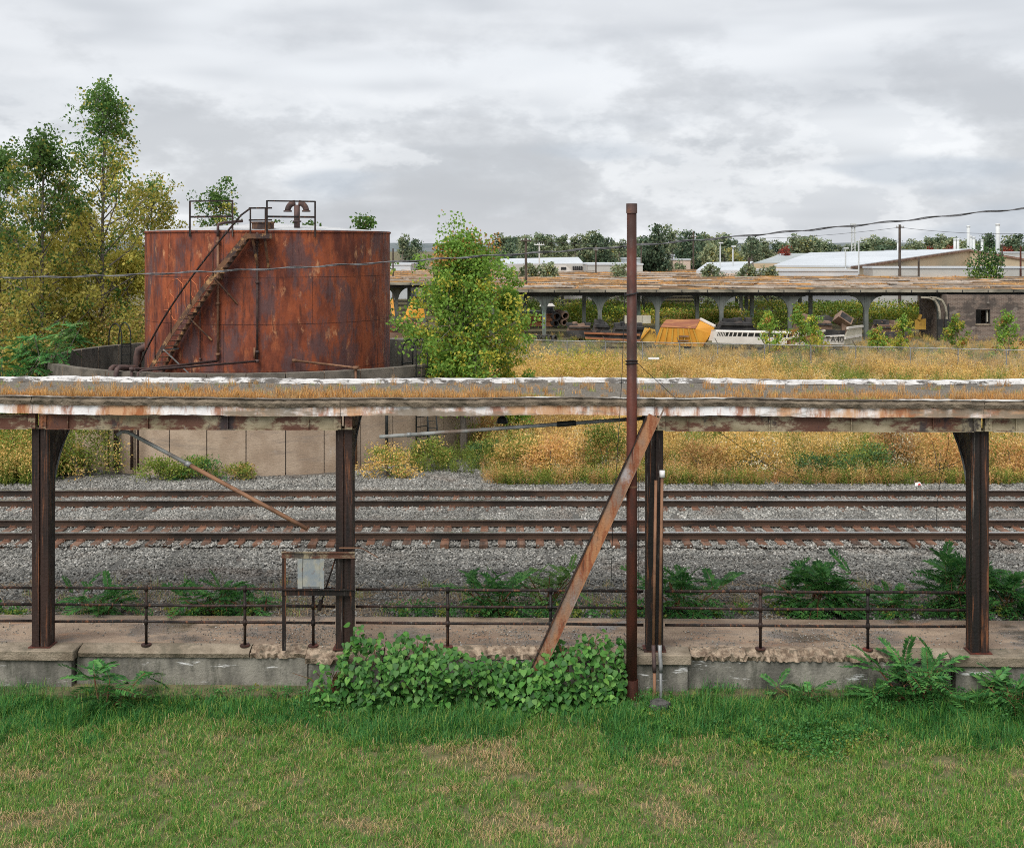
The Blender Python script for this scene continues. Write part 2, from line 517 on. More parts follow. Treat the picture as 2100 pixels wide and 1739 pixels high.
leafmat('stone', [(0.08, 0.079, 0.073), (0.165, 0.163, 0.15), (0.23, 0.226, 0.208), (0.135, 0.133, 0.124), (0.29, 0.284, 0.26), (0.18, 0.168, 0.145), (0.48, 0.465, 0.43)], 0.0, ((0.17, 0.12, 0.09), 0.4, 0.54, 0.72, 0.4), rough=0.9, spec=0.2)
mat('ballast_bed', (0.06, 0.058, 0.052), (0.14, 0.135, 0.122), 24.0, (1, 1, 1), [
    ((0.14, 0.10, 0.075), 0.5, (1, 2, 1), 0.52, 0.66, 0.4)], bump=1.0, bscale=26.0)
mat('soil', (0.10, 0.08, 0.062), (0.19, 0.155, 0.125), 3.0, (1, 1, 1), [
    ((0.27, 0.23, 0.19), 9.0, (1, 1, 1), 0.58, 0.7, 0.7)], bump=0.8, bscale=20.0)
mat('lawn_soil', (0.10, 0.10, 0.045), (0.17, 0.14, 0.075), 5.0, (1, 1, 1), [
    ((0.09, 0.115, 0.035), 1.2, (1, 1, 1), 0.45, 0.6, 0.7)], bump=0.8, bscale=30.0)
mat('field_soil', (0.09, 0.08, 0.045), (0.17, 0.145, 0.075), 1.5, (1, 1, 1), bump=0.6, bscale=6.0)
mat('bark', (0.10, 0.085, 0.07), (0.20, 0.175, 0.15), 5.0, (1, 1, 0.3), bump=0.5, bscale=20.0)
mat('bark_pale', (0.17, 0.15, 0.125), (0.28, 0.25, 0.21), 5.0, (1, 1, 0.3))
mat('twig', (0.20, 0.15, 0.11), (0.33, 0.27, 0.21), 6.0)
mat('red_stem', (0.16, 0.05, 0.03), (0.12, 0.10, 0.04), 6.0)
mat('wire_black', (0.012, 0.012, 0.013), (0.03, 0.03, 0.032), 8.0, rough=(0.5, 0.7))
mat('cable', (0.035, 0.035, 0.038), (0.12, 0.12, 0.125), 9.0, rough=(0.35, 0.5), spec=0.5)
mat('galvanised', (0.17, 0.175, 0.175), (0.28, 0.285, 0.285), 4.0, rough=(0.4, 0.6), metal=0.3)
mat('pipe_grey', (0.16, 0.17, 0.165), (0.30, 0.31, 0.30), 2.0, (1, 1, 1), [((0.14, 0.085, 0.055), 1.5, (0.6, 1, 0.6), 0.5, 0.64, 0.8)], rough=(0.55, 0.75))
mat('pipe_rust', (0.13, 0.066, 0.038), (0.23, 0.12, 0.068), 3.0, (0.7, 1, 0.7), [((0.09, 0.045, 0.03), 2.0, (1, 1, 1), 0.52, 0.66, 0.7)], rough=(0.6, 0.8))
mat('pipe_dark', (0.05, 0.034, 0.032), (0.10, 0.06, 0.052), 3.0, (1, 1, 1), [((0.17, 0.08, 0.05), 5.0, (1, 1, 1), 0.56, 0.68, 0.7)], rough=(0.55, 0.8))
mat('lamp_black', (0.012, 0.014, 0.014), (0.025, 0.028, 0.028), 5.0, rough=(0.4, 0.6))
mat('cabinet_paint', (0.20, 0.23, 0.25), (0.31, 0.305, 0.26), 6.0, (1, 1, 0.7), [((0.15, 0.06, 0.03), 6.0, (1, 1, 0.5), 0.54, 0.62, 0.9), ((0.30, 0.27, 0.18), 3.0, (1, 1, 1), 0.56, 0.7, 0.5)], rough=(0.55, 0.75))
mat('tank_roof', (0.36, 0.37, 0.38), (0.50, 0.50, 0.50), 1.0, (1, 1, 1), [((0.22, 0.15, 0.12), 2.0, (1, 1, 1), 0.6, 0.75, 0.6)], rough=(0.4, 0.6))
mat('graffiti', (0.50, 0.17, 0.07), (0.42, 0.12, 0.05), 5.0)
mat('ink', (0.02, 0.02, 0.02), (0.03, 0.03, 0.03), 4.0)
mat('letter_pale', (0.30, 0.26, 0.22), (0.22, 0.19, 0.165), 3.0)
mat('litter_white', (0.70, 0.69, 0.68), (0.78, 0.77, 0.76), 6.0)
mat('litter_red', (0.55, 0.03, 0.03), (0.5, 0.05, 0.04), 6.0)

# ------------------------------------------------------------------ ground
gb = MB()
ys = [8, 14, 21.4, 21.42, 23.6, 42, 60, 80, 110, 160, 260, 500, 1200, 3000, 7000]
zs = [-0.92, -0.92, -0.92, -0.66, -0.66, -0.62, -0.55, -0.55, -0.55, -0.55, -0.6, -0.6, -0.6, -0.6, -0.6]
xs = [-5000, -1500, -400, -150, -70, -40, -25, -12, 0, 12, 25, 40, 70, 150, 400, 1500, 5000]
gb.v = [(x, y, z) for y, z in zip(ys, zs) for x in xs]
W = len(xs)
gb.f = [(j * W + i, j * W + i + 1, (j + 1) * W + i + 1, (j + 1) * W + i) for j in range(len(ys) - 1) for i in range(W - 1)]
gb.m = [0] * len(gb.f)
struct('ground', gb, 'field_soil', 'flat brownish earth of the rail yard stretching to the horizon')

def lawn_z(x, y):
    return -0.80 + 0.07 * (vnoise(x, y, 1.7, 3) - 0.5) + 0.03 * (vnoise(x, y, 0.5, 4) - 0.5)

def sheet(name, x0, x1, y0, y1, nx, ny, zf, m, label):
    X, Y = np.meshgrid(np.linspace(x0, x1, nx), np.linspace(y0, y1, ny))
    Z = zf(X, Y)
    v = np.stack([X, Y, Z], -1).reshape(-1, 3)
    i = np.arange(ny - 1)[:, None] * nx + np.arange(nx - 1)[None, :]
    f = np.stack([i, i + 1, i + nx + 1, i + nx], -1).reshape(-1, 4)
    o = put(name, np_mesh(name, v, f, m, smooth=True))
    o['kind'] = 'structure'
    o['label'] = label
    return o

sheet('lawn', -16, 16, 11, 21.9, 220, 90, lawn_z, 'lawn_soil', 'rough lawn with bare thatchy spots before the retaining wall')

# track bed: shoulder slopes down towards the platform
TRK_Y = (31.95 + 0.75, 36.05 + 0.75)      # centre lines of the near and the far track
def bed_z(x, y):
    y = np.asarray(y, dtype=float)
    z = np.interp(y, [23.4, 25.2, 26.6, 29.0, 31.0, 31.35, 31.6, 34.0, 34.4, 35.1, 35.5, 38.2, 38.6, 39.6, 41.2], [-0.10, -0.15, -0.24, -0.40, -0.545, -0.55, -0.475, -0.468, -0.44, -0.44, -0.455, -0.455, -0.45, -0.53, -0.58])
    return z + 0.03 * (vnoise(x, y, 0.9, 8) - 0.5)
sheet('ballast_bed', -40, 40, 23.45, 45.0, 260, 124, bed_z, 'ballast_bed', 'grey crushed stone track bed with rusty brown staining between the rails')

def rock(seed):
    bm = bmesh.new()
    bmesh.ops.create_icosphere(bm, subdivisions=1, radius=1.0)
    r = random.Random(seed)
    for v in bm.verts:
        v.co *= r.uniform(0.62, 1.15)
    vs = [tuple(v.co) for v in bm.verts]
    fs = [tuple(q.index for q in f.verts) for f in bm.faces]
    bm.free()
    return np.array(vs), np.array(fs)

def rock_tile(seed, count, smin, smax, side=1.0):
    rg = np.random.default_rng(seed)
    rocks = [rock(seed * 10 + k) for k in range(6)]
    V, Fc, b = [], [], 0
    for k in range(count):
        v, f = rocks[rg.integers(6)]
        s = rg.uniform(smin, smax) * np.array([1.0, rg.uniform(0.6, 1.0), rg.uniform(0.45, 0.8)])
        e = Matrix.Rotation(rg.uniform(0, 6.28), 3, 'Z') @ Matrix.Rotation(rg.uniform(-0.6, 0.6), 3, 'X') @ Matrix.Rotation(rg.uniform(-0.6, 0.6), 3, 'Y')
        p = (v * s) @ np.array(e).T + np.array([rg.uniform(-side / 2, side / 2), rg.uniform(-side / 2, side / 2), rg.uniform(-0.01, 0.022)])
        V.append(p)
        Fc.append(f + b)
        b += len(v)
    return np_mesh('ballast_stones', np.concatenate(V), np.concatenate(Fc), 'stone')

tiles = [rock_tile(s, 430, 0.022, 0.050) for s in range(5)]
P, R, I = [], [], []
for ty in np.arange(26.1, 44.0, 0.95):
    for tx in np.arange(-20.5, 20.6, 0.95):
        if abs(tx) > 0.44 * ty + 1.2 or (ty > 41.0 and (tx > 1.0 or tx < -18 or math.hypot(tx + 10.07, ty - 50.25) < 8.9)):
            continue
        jx, jy = RNG.uniform(-0.15, 0.15, 2)
        P.append((tx + jx, ty + jy, float(bed_z(tx, ty)) - 0.002))
        R.append((0, 0, RNG.integers(4) * math.pi / 2))
        I.append(RNG.integers(5))
scatter('ballast', P, R, np.ones(len(P)), I, tiles, 'loose grey crushed stone between and around the rails', 'ballast')
# thin gravel and grit by the platform edge
tiles2 = [rock_tile(40 + s, 130, 0.014, 0.045) for s in range(3)]
P, R, I = [], [], []
for ty in np.arange(24.1, 26.3, 0.9):
    for tx in np.arange(-12.5, 12.6, 0.9):
        P.append((tx + RNG.uniform(-.2, .2), ty + RNG.uniform(-.2, .2), float(bed_z(tx, ty))))
        R.append((0, 0, RNG.uniform(0, 6.28)))
        I.append(RNG.integers(3))
scatter('gravel', P, R, np.ones(len(P)), I, tiles2, 'thin gravel and grit in the strip behind the platform', 'gravel')

# ------------------------------------------------------------------ tracks
RAIL_TOP = -0.243
rail_prof = [(-0.07, 0), (0.07, 0), (0.07, 0.012), (0.016, 0.03), (0.010, 0.115), (0.036, 0.125), (0.036, 0.160), (-0.036, 0.160), (-0.036, 0.125), (-0.010, 0.115), (-0.016, 0.03), (-0.07, 0.012)]
def rail_mb(yc, ztop):
    mb = MB()
    z0 = ztop - 0.185
    k = len(rail_prof)
    for x in (-45.0, 45.0):
        mb.v += [(x, yc + a, z0 + b * 1.112) for a, b in rail_prof]
    mb.f += [(i, (i + 1) % k, k + (i + 1) % k, k + i) for i in range(k)]
    mb.m += [0] * k
    mb.box(-45, 45, yc - 0.0375, yc + 0.0375, z0 + 0.165, z0 + 0.185, 1)     # worn bright running band
    return mb
tie_mb = MB().box(-0.11, 0.11, -1.3, 1.3, -0.18, 0.0)
tie_me = tie_mb.mesh('tie', 'tie_wood')
bm = bmesh.new(); bm.from_mesh(tie_me)
bmesh.ops.bevel(bm, geom=bm.edges[:], offset=0.012, segments=1, affect='EDGES'); bm.to_mesh(tie_me); bm.free()
plate_mb = MB().box(-0.09, 0.09, -0.17, 0.17, 0.0, 0.02)
for sx in (-0.06, 0.06):
    for sy in (-0.1, 0.1):
        plate_mb.box(sx - 0.014, sx + 0.014, sy - 0.014, sy + 0.014, 0.02, 0.05)
plate_me = plate_mb.mesh('tie_plate', 'tie_plate')
for ti, yc in enumerate(TRK_Y):
    T = thing('railway_track', ['nearer railway track with rust stained timber ties and two steel rails', 'farther railway track along the weedy bank, two rails on timber ties'][ti],
              'railway track', (0, yc, -0.44), 'parallel railway tracks')
    for s in (-0.752, 0.752):
        part(T, 'rail', rail_mb(yc + s, RAIL_TOP), ['rust_rail', 'rail_top'])
    x = -19.0 + 0.2 * ti
    while x < 19.0:
        t = put('tie', tie_me, T, (x, RNG.uniform(-0.06, 0.06), 0.0 + RNG.uniform(-0.012, 0.008) + (0.014 if ti == 0 else 0.004)), (0, 0, RNG.normal() * 0.015))
        for s in (-0.752, 0.752):
            put('tie_plate', plate_me, t, (0, s, 0.0))
        x += 0.485 + RNG.uniform(-0.03, 0.03)

# ------------------------------------------------------------------ platform frame: u along it, v away from the camera
PY0, SL = 21.92, 0.020
def PF(u, v, z):
    return Vector((u + v * SL, PY0 - SL * u + v, z))
COLS = [-8.56, -3.03, 2.57, 8.37]
def pbox(mb, u0, u1, v0, v1, z0, z1, mi=0):
    return mb.hexa([PF(u0, v0, z0), PF(u1, v0, z0), PF(u1, v1, z0), PF(u0, v1, z0), PF(u0, v0, z1), PF(u1, v0, z1), PF(u1, v1, z1), PF(u0, v1, z1)], mi)

T = thing('platform', 'low concrete station platform with brown stained deck and grey retaining wall', 'platform', PF(0, 0, -0.8))
part(T, 'deck', pbox(MB(), -17, 17, 0.16, 1.82, -0.7, 0.0), 'deck')
# coping between the pedestals and the wall below it; broken stretches are built as rough rubble edges
def rough_slab(u0, u1, v0, v1, z0, z1, amp, seed, nu=40, drop=0.0):
    """slab with a crumbling front and top edge"""
    mb = MB()
    r = np.random.default_rng(seed)
    us = np.linspace(u0, u1, nu)
    rows = []
    for i, u in enumerate(us):
        e = (r.random() - 0.5) * amp
        e2 = (r.random() - 0.5) * amp
        k = drop * (0.5 + 0.5 * math.sin((u - u0) * 2.1 + seed))
        q = [PF(u, v1, z0), PF(u, v1, z1), PF(u, v0 + 0.22 + e, z1 - 0.004), PF(u, v0 + 0.06 + k + e, z1 - 0.05 - k * 0.4 + e2 * 0.4),
             PF(u, v0 + k * 0.6 + e2, (z0 + z1) / 2 + e * 0.3), PF(u, v0 + 0.03 + e, z0)]
        rows.append(q)
    k = len(rows[0])
    mb.v = [tuple(p) for q in rows for p in q]
    for i in range(nu - 1):
        for j in range(k):
            mb.f.append((i * k + j, i * k + (j + 1) % k, (i + 1) * k + (j + 1) % k, (i + 1) * k + j))
    mb.f.append(tuple(range(k))); mb.f.append(tuple((nu - 1) * k + j for j in range(k)))
    mb.m = [0] * len(mb.f)
    return mb
spans = [(-17, -10.4, 0.015, 0.0, 'coping'), (-7.86, -4.75, 0.015, 0.0, 'coping'), (-4.73, -3.72, 0.10, 0.05, 'rubble_concrete'),
         (-2.3, 1.98, 0.10, 0.06, 'rubble_concrete'), (3.22, 6.9, 0.11, 0.09, 'rubble_concrete'), (6.92, 7.82, 0.02, 0.0, 'coping'), (9.3, 17, 0.03, 0.02, 'coping')]
for i, (u0, u1, amp, drop, m) in enumerate(spans):
    part(T, 'coping', rough_slab(u0, u1, -0.19, 0.158, -0.155, 0.003, amp, i, max(8, int((u1 - u0) * 24)), drop), m)
peds = [(-10.38, -7.88, 'coping'), (-3.70, -2.32, 'rubble_concrete'), (2.0, 3.2, 'coping'), (7.84, 9.28, 'coping')]
for i, (u0, u1, m) in enumerate(peds):
    if i == 1:
        c = part(T, 'pedestal_cap', rough_slab(u0, u1, -0.36, 0.156, -0.2, 0.0, 0.10, 33, 22, 0.05), m)
    else:
        c = part(T, 'pedestal_cap', pbox(MB(), u0, u1, -0.34, 0.156, -0.175, 0.006), m)
        b = c.modifiers.new('bevel', 'BEVEL'); b.width = 0.015; b.segments = 1
    part(T, 'pedestal', pbox(MB(), u0 + 0.05, u1 - 0.06, -0.27, 0.1, -1.0, -0.176), 'wall_grey')
wall_cuts = [-17, -10.36, -7.9, -3.7, -2.3, 2.03, 3.17, 7.86, 9.25, 17]
for i in range(0, len(wall_cuts) - 1):
    if i % 2 == 0:
        part(T, 'wall_panel', pbox(MB(), wall_cuts[i], wall_cuts[i + 1], -0.12, 0.14, -1.0, -0.157), 'wall_grey')
struct('platform_edge_strip', pbox(MB(), -17, 17, 1.825, 2.1, -0.75, -0.13), 'soil', 'worn earthen edge behind the platform deck')

# grit and broken bits strewn on the deck and over the crumbled edges
tiles3 = [rock_tile(60 + s, 46, 0.006, 0.022) for s in range(3)]
P, R, I = [], [], []
for _ in range(70):
    u = RNG.uniform(-11, 11) if RNG.random() < 0.5 else RNG.choice([RNG.uniform(3.3, 7), RNG.uniform(-4.7, -3.2), RNG.uniform(-2, 2)])
    p = PF(u, RNG.uniform(0.35, 1.3) if RNG.random() < 0.6 else 0.62, 0.002)
    P.append(tuple(p)); R.append((0, 0, RNG.uniform(0, 6.28))); I.append(RNG.integers(3))
scatter('deck_grit', P, R, np.ones(len(P)), I, tiles3, 'dark grit and broken bits of concrete strewn over the platform deck', 'grit')

# ------------------------------------------------------------------ canopy
Z_LIP, Z_SLAB, Z_FAS, Z_BEAM = 4.56, 4.43, 4.26, 3.99
T = thing('platform_canopy', 'derelict platform canopy on four rusted steel columns with peeling white fascia and grassy roof', 'canopy', PF(0, 0, 0))
def sag(u):
    return 0.016 * math.sin(u * 0.55 + 0.6) + 0.008 * math.sin(u * 1.9)
def strip(u0, u1, prof, nu, amp=0.0, seed=0, f=sag):
    """closed (v, z) profile swept along u with the roof's sag and a ragged surface"""
    r = np.random.default_rng(seed)
    mb = MB()
    k = len(prof)
    for i in range(nu + 1):
        u = u0 + (u1 - u0) * i / nu
        for (v, z) in prof:
            a, b = (r.random(2) - 0.5) * amp
            mb.v.append(tuple(PF(u, v + a, z + f(u) + b)))
    for i in range(nu):
        for j in range(k):
            mb.f.append((i * k + j, i * k + (j + 1) % k, (i + 1) * k + (j + 1) % k, (i + 1) * k + j))
    mb.f.append(tuple(range(k))); mb.f.append(tuple(nu * k + j for j in range(k)))
    mb.m = [0] * len(mb.f)
    return mb
part(T, 'roof_deck', strip(-13.5, 13.5, [(-0.28, 4.36), (3.35, 4.33), (3.35, 4.445), (-0.28, 4.47)], 90), 'roof_gravel')
cuts = [-13.5, -8.6, -3.05, 2.55, 8.35, 13.5]
for i in range(5):
    part(T, 'slab_edge', strip(cuts[i], cuts[i + 1] - 0.012, [(-0.42, Z_SLAB), (-0.285, Z_SLAB), (-0.285, Z_LIP - 0.01), (-0.40, Z_LIP), (-0.44, Z_SLAB + 0.07)], 60, 0.022, i), 'slab_edge')
    part(T, 'fascia', strip(cuts[i], cuts[i + 1] - 0.008, [(-0.38, Z_FAS), (-0.286, Z_FAS), (-0.286, Z_SLAB - 0.002), (-0.38, Z_SLAB - 0.002)], 60, 0.010, 20 + i), 'paint_white')
    part(T, 'drip_flashing', strip(cuts[i], cuts[i + 1] - 0.01, [(-0.425, Z_LIP + 0.002), (-0.25, Z_LIP + 0.002), (-0.25, Z_LIP + 0.012), (-0.43, Z_LIP + 0.012)], 50, 0.010, 40 + i), 'flashing')
part(T, 'rear_curb', strip(-13.5, 13.5, [(3.14, 4.449), (3.36, 4.447), (3.36, 4.535), (3.16, 4.52)], 160, 0.022, 70), 'paint_curb')
# steel edge beams: only the left, right and far right bays still have theirs
def ibeam(u0, u1, v, z0, z1):
    mb = MB()
    pbox(mb, u0, u1, v - 0.012, v + 0.012, z0 + 0.014, z1 - 0.014)
    pbox(mb, u0, u1, v - 0.075, v + 0.075, z0, z0 + 0.0135)
    pbox(mb, u0, u1, v - 0.075, v + 0.075, z1 - 0.0135, z1)
    u = u0 + 0.4
    while u < u1:
        pbox(mb, u - 0.006, u + 0.006, v - 0.07, v - 0.0125, z0 + 0.014, z1 - 0.014)
        u += 1.45
    return mb
for (u0, u1) in ((-13.4, -8.72), (-8.40, -3.12), (2.74, 8.20), (8.55, 13.4)):
    part(T, 'edge_beam', ibeam(u0, u1, -0.24, Z_BEAM - 0.01, Z_FAS - 0.015), 'rust_beam')
def channel(u0, u1, v0, v1, z0, z1, mb, open_side):
    """steel channel: web facing the camera, two flanges"""
    pbox(mb, u0, u1, v0, v0 + 0.012, z0, z1)
    pbox(mb, u0, u1, v1 - 0.012, v1, z0, z1)
    if open_side > 0:
        pbox(mb, u0, u0 + 0.011, v0 + 0.0125, v1 - 0.0125, z0, z1)
    else:
        pbox(mb, u1 - 0.011, u1, v0 + 0.0125, v1 - 0.0125, z0, z1)
for i, u in enumerate(COLS):
    mb = MB()
    channel(u - 0.15, u - 0.018, -0.15, 0.16, -0.02, Z_BEAM - 0.015, mb, 1)
    channel(u + 0.018, u + 0.15, -0.15, 0.16, -0.02, Z_BEAM - 0.015, mb, -1)
    pbox(mb, u - 0.0175, u + 0.0175, -0.12, 0.14, -0.02, Z_BEAM - 0.02)
    c = part(T, 'column', mb, 'rust_dark')
    # curved bracket carrying the roof over the platform
    prof = [(0.165, 1.9), (0.165, Z_FAS + 0.09), (2.6, Z_FAS + 0.09), (2.6, Z_FAS - 0.02)]
    for k in range(0, 13):
        t = k / 12
        # quarter curve from the roof down to the column back
        v = 0.20 + 2.4 * (1 - t) ** 2.6
        z = (Z_FAS - 0.04) - (Z_FAS - 1.94) * (t ** 1.5)
        prof.append((v, z))
    poly = [PF(u - 0.055, v, z) for v, z in prof]
    part(T, 'bracket', MB().prism(poly, PF(u + 0.055, 0, 0) - PF(u - 0.055, 0, 0)), 'rust_dark', sub=c)
    fl = MB()
    q = prof[4:]
    for k in range(len(q) - 1):
        fl.bar(PF(u, q[k][0], q[k][1] - 0.008), PF(u, q[k + 1][0], q[k + 1][1] - 0.008), 0.17, 0.014)
    part(T, 'bracket_flange', fl, 'pipe_grey', sub=c)
    cp = MB()
    pbox(cp, u - 0.19, u + 0.19, -0.20, 0.18, Z_BEAM - 0.012, Z_BEAM)
    for du in (-0.1, 0.1):
        pbox(cp, u + du - 0.065, u + du + 0.065, -0.285, -0.153, Z_BEAM + 0.001, Z_FAS - 0.002)
        for zz in (4.06, 4.13, 4.20):
            p = PF(u + du, -0.286, zz)
            cp.tube([p, p + Vector((0, -0.025, 0))], 0.016, 6)
    part(T, 'connection_plate', cp, 'rust_beam', sub=c)
    bp = MB()
    pbox(bp, u - 0.2, u + 0.2, -0.2, 0.155, 0.0065, 0.022)
    part(T, 'base_plate', bp, 'rust_pole', sub=c)

# ------------------------------------------------------------------ railing
def railing(u0, u1, posts, label, pu=0.0):
    T = thing('pipe_railing', label, 'railing', PF((u0 + u1) / 2, 0.02, 0))
    for z in (0.43, 0.73, 1.04):
        w = RNG.uniform(-0.008, 0.008, 5)
        pts = [PF(u0 + (u1 - u0) * k / 4, 0.03, z + w[k]) for k in range(5)]
        part(T, 'rail', MB().tube(pts, 0.026, 8), 'rust_dark', True)
    for u in posts:
        mb = MB().tube([PF(u, 0.03, 0.0), PF(u, 0.03, 1.07)], 0.027, 8)
        for z in (0.43, 0.73, 1.04):
            mb.tube([PF(u, 0.03, z - 0.05), PF(u, 0.03, z + 0.05)], 0.038, 8)
        p = part(T, 'post', mb, 'rust_dark', True)
        part(T, 'flange', MB().tube([PF(u, 0.03, 0.004), PF(u, 0.03, 0.024)], 0.095, 14), 'rust_pole', sub=p)
    return T
railing(-13.5, -8.74, [-10.6, -12.3], 'pipe railing running out of frame left of the leftmost canopy column')
railing(-8.37, -3.22, [-6.68, -4.87, -3.62], 'pipe railing between the leftmost column and the column with the cabinet frame')
railing(-2.84, 2.38, [-1.17, 0.70], 'pipe railing half hidden by the leafy thicket between the middle columns')
railing(2.77, 8.17, [4.49, 6.42], 'pipe railing in the right bay above the crumbled platform edge')
# ------------------------------------------------------------------ storage tank and its ring wall
TX, TY, RT, RW = -10.07, 50.25, 4.97, 8.75
TZ0, TZ1 = -0.5, 7.95
def TC(r, a, z):
    """point at radius r, angle a degrees (0 faces the camera side, positive to the right)"""
    a = math.radians(a)
    return Vector((TX + r * math.sin(a), TY - r * math.cos(a), z))

T = thing('storage_tank', 'big rusty cylindrical storage tank with an outside staircase and railed top', 'tank', (TX, TY, TZ0))
TANK = T
part(T, 'inner_shell', MB().arcwall([(RT - 0.05, TZ0), (RT - 0.012, TZ0), (RT - 0.012, TZ1 - 0.01), (RT - 0.05, TZ1 - 0.01)], 0, 2 * math.pi, 72, (TX, TY)), 'pipe_dark')
courses = [TZ0, 0.86, 2.62, 4.40, 6.17, TZ1]
NP = 12
for ci in range(5):
    z0, z1 = courses[ci] + 0.008, courses[ci + 1] - 0.008
    h = z1 - z0
    step = 2 * math.pi / NP
    mb = MB().arcwall([(RT - 0.01, 0), (RT, 0), (RT, h), (RT - 0.01, h)], -step / 2 + 0.0016, step / 2 - 0.0016, 12)
    me = mb.mesh('shell_plate', 'rust_tank')
    me.polygons.foreach_set('use_smooth', [True] * len(me.polygons))
    me.set_sharp_from_angle(angle=math.radians(35))
    for k in range(NP):
        a = step * k + (step / 2 if ci % 2 else 0.11)
        put('shell_plate', me, T, (0, 0, z0 - TZ0), (0, 0, a), (1 + 0.0005 * (ci % 2),) * 2 + (1,))
# shallow cone roof with a rim angle
mb = MB()
mb.arcwall([(0.0, 8.34), (RT + 0.03, TZ1 + 0.01), (RT + 0.03, TZ1 - 0.004), (0.0, 8.29)], 0, 2 * math.pi, 72, (TX, TY))
part(T, 'roof', mb, 'tank_roof')
part(T, 'rim_angle', MB().arcwall([(RT + 0.004, TZ1 - 0.07), (RT + 0.045, TZ1 - 0.07), (RT + 0.045, TZ1 - 0.008), (RT + 0.004, TZ1 - 0.008)], 0, 2 * math.pi, 90, (TX, TY)), 'rust_tank')
# staircase winding up the shell
A0, Z0S, A1, Z1S = -45.0, 2.02, 3.0, 7.74
def sz(a):
    return Z0S + (Z1S - Z0S) * (a - A0) / (A1 - A0)
st = part(T, 'staircase', MB().hexa([TC(5.72, A1 - 0.5, Z1S - 0.06), TC(5.72, A1, Z1S - 0.06), TC(5.10, A1, Z1S - 0.06), TC(5.10, A1 - 0.5, Z1S - 0.06),
                                     TC(5.72, A1 - 0.5, Z1S), TC(5.72, A1, Z1S), TC(5.10, A1, Z1S), TC(5.10, A1 - 0.5, Z1S)]), 'rust_stair')
for rad in (5.12, 5.74):
    mb = MB()
    N = 26
    for k in range(N):
        a, b = A0 + (A1 - A0) * k / N, A0 + (A1 - A0) * (k + 1) / N
        mb.hexa([TC(rad, a, sz(a) - 0.16), TC(rad, b, sz(b) - 0.16), TC(rad - 0.022, b, sz(b) - 0.16), TC(rad - 0.022, a, sz(a) - 0.16),
                 TC(rad, a, sz(a) + 0.13), TC(rad, b, sz(b) + 0.13), TC(rad - 0.022, b, sz(b) + 0.13), TC(rad - 0.022, a, sz(a) + 0.13)])
    part(T, 'stringer', mb, 'rust_stair', sub=st)
NS = 27
for k in range(NS):
    a = A0 + (A1 - A0) * (k + 0.5) / NS
    da, z = 1.35, sz(a) - 0.02
    mb = MB().hexa([TC(5.715, a - da, z - 0.02), TC(5.715, a + da, z - 0.02), TC(5.125, a + da, z - 0.02), TC(5.125, a - da, z - 0.02),
                    TC(5.715, a - da, z), TC(5.715, a + da, z), TC(5.125, a + da, z), TC(5.125, a - da, z)])
    part(T, 'tread', mb, 'rust_stair', sub=st)
hp = [TC(5.76, A0 - 4 + (A1 - A0 + 2) * k / 20, sz(A0 - 4 + (A1 - A0 + 2) * k / 20) + 0.98) for k in range(21)]
part(T, 'handrail', MB().tube(hp + [TC(5.76, 4.2, 8.72)], 0.036, 6), 'rust_dark', sub=st)
for a in (-36, -27.5, -18.5, -9.5):
    part(T, 'baluster', MB().tube([TC(5.76, a, sz(a)), TC(5.76, a, sz(a) + 0.97)], 0.02, 6), 'rust_dark', sub=st)
for a in (-40, -31.5, -20.5, -9.0):
    mb = MB()
    z = sz(a) - 0.17
    mb.bar(TC(5.74, a, z), TC(5.0, a, z), 0.07, 0.05)
    mb.bar(TC(5.72, a, z), TC(5.0, a + 6.5, z - 0.95), 0.075, 0.05)
    part(T, 'stair_bracket', mb, 'pipe_grey' if a < -30 else 'rust_stair', sub=st)
# landing
pl = part(T, 'landing', MB().arcwall([(5.03, 7.62), (5.80, 7.62), (5.80, 7.80), (5.03, 7.80)], math.radians(3.1), math.radians(12.2), 6, (TX, TY)), 'rust_stair')
for a in (5.2, 9.6):
    part(T, 'landing_leg', MB().bar(TC(5.70, a, 7.6), TC(5.05, a + 1.2, 6.55), 0.09, 0.06), 'rust_stair', sub=pl)
mb = MB()
for a in (4.4, 9.8):
    mb.bar(TC(5.77, a, 7.8), TC(5.77, a, 8.72), 0.05, 0.05, up=(0, 1, 0))
part(T, 'landing_post', mb, 'rust_dark', sub=pl)
mb = MB()
for z in (8.30, 8.74):
    mb.bar(TC(5.77, 3.8, z), TC(5.77, 12.2, z + 0.01), 0.045, 0.06)
part(T, 'landing_rail', mb, 'rust_dark', sub=pl)
# top railings: posts on the shell edge
def top_rail(a0, a1):
    g = MB()
    for z in (8.45, 9.04):
        g.bar(TC(RT + 0.06, a0, z), TC(RT + 0.06, a1, z), 0.04, 0.055 if z > 9 else 0.075)
    r = part(T, 'top_railing', g, 'rust_dark')
    for a in (a0, a1):
        part(T, 'railing_post', MB().bar(TC(RT + 0.06, a, 7.7), TC(RT + 0.06, a, 9.06), 0.06, 0.05, up=(0, 1, 0)), 'rust_dark', sub=r)
top_rail(-24.6, -4.4)
top_rail(10.2, 31.0)
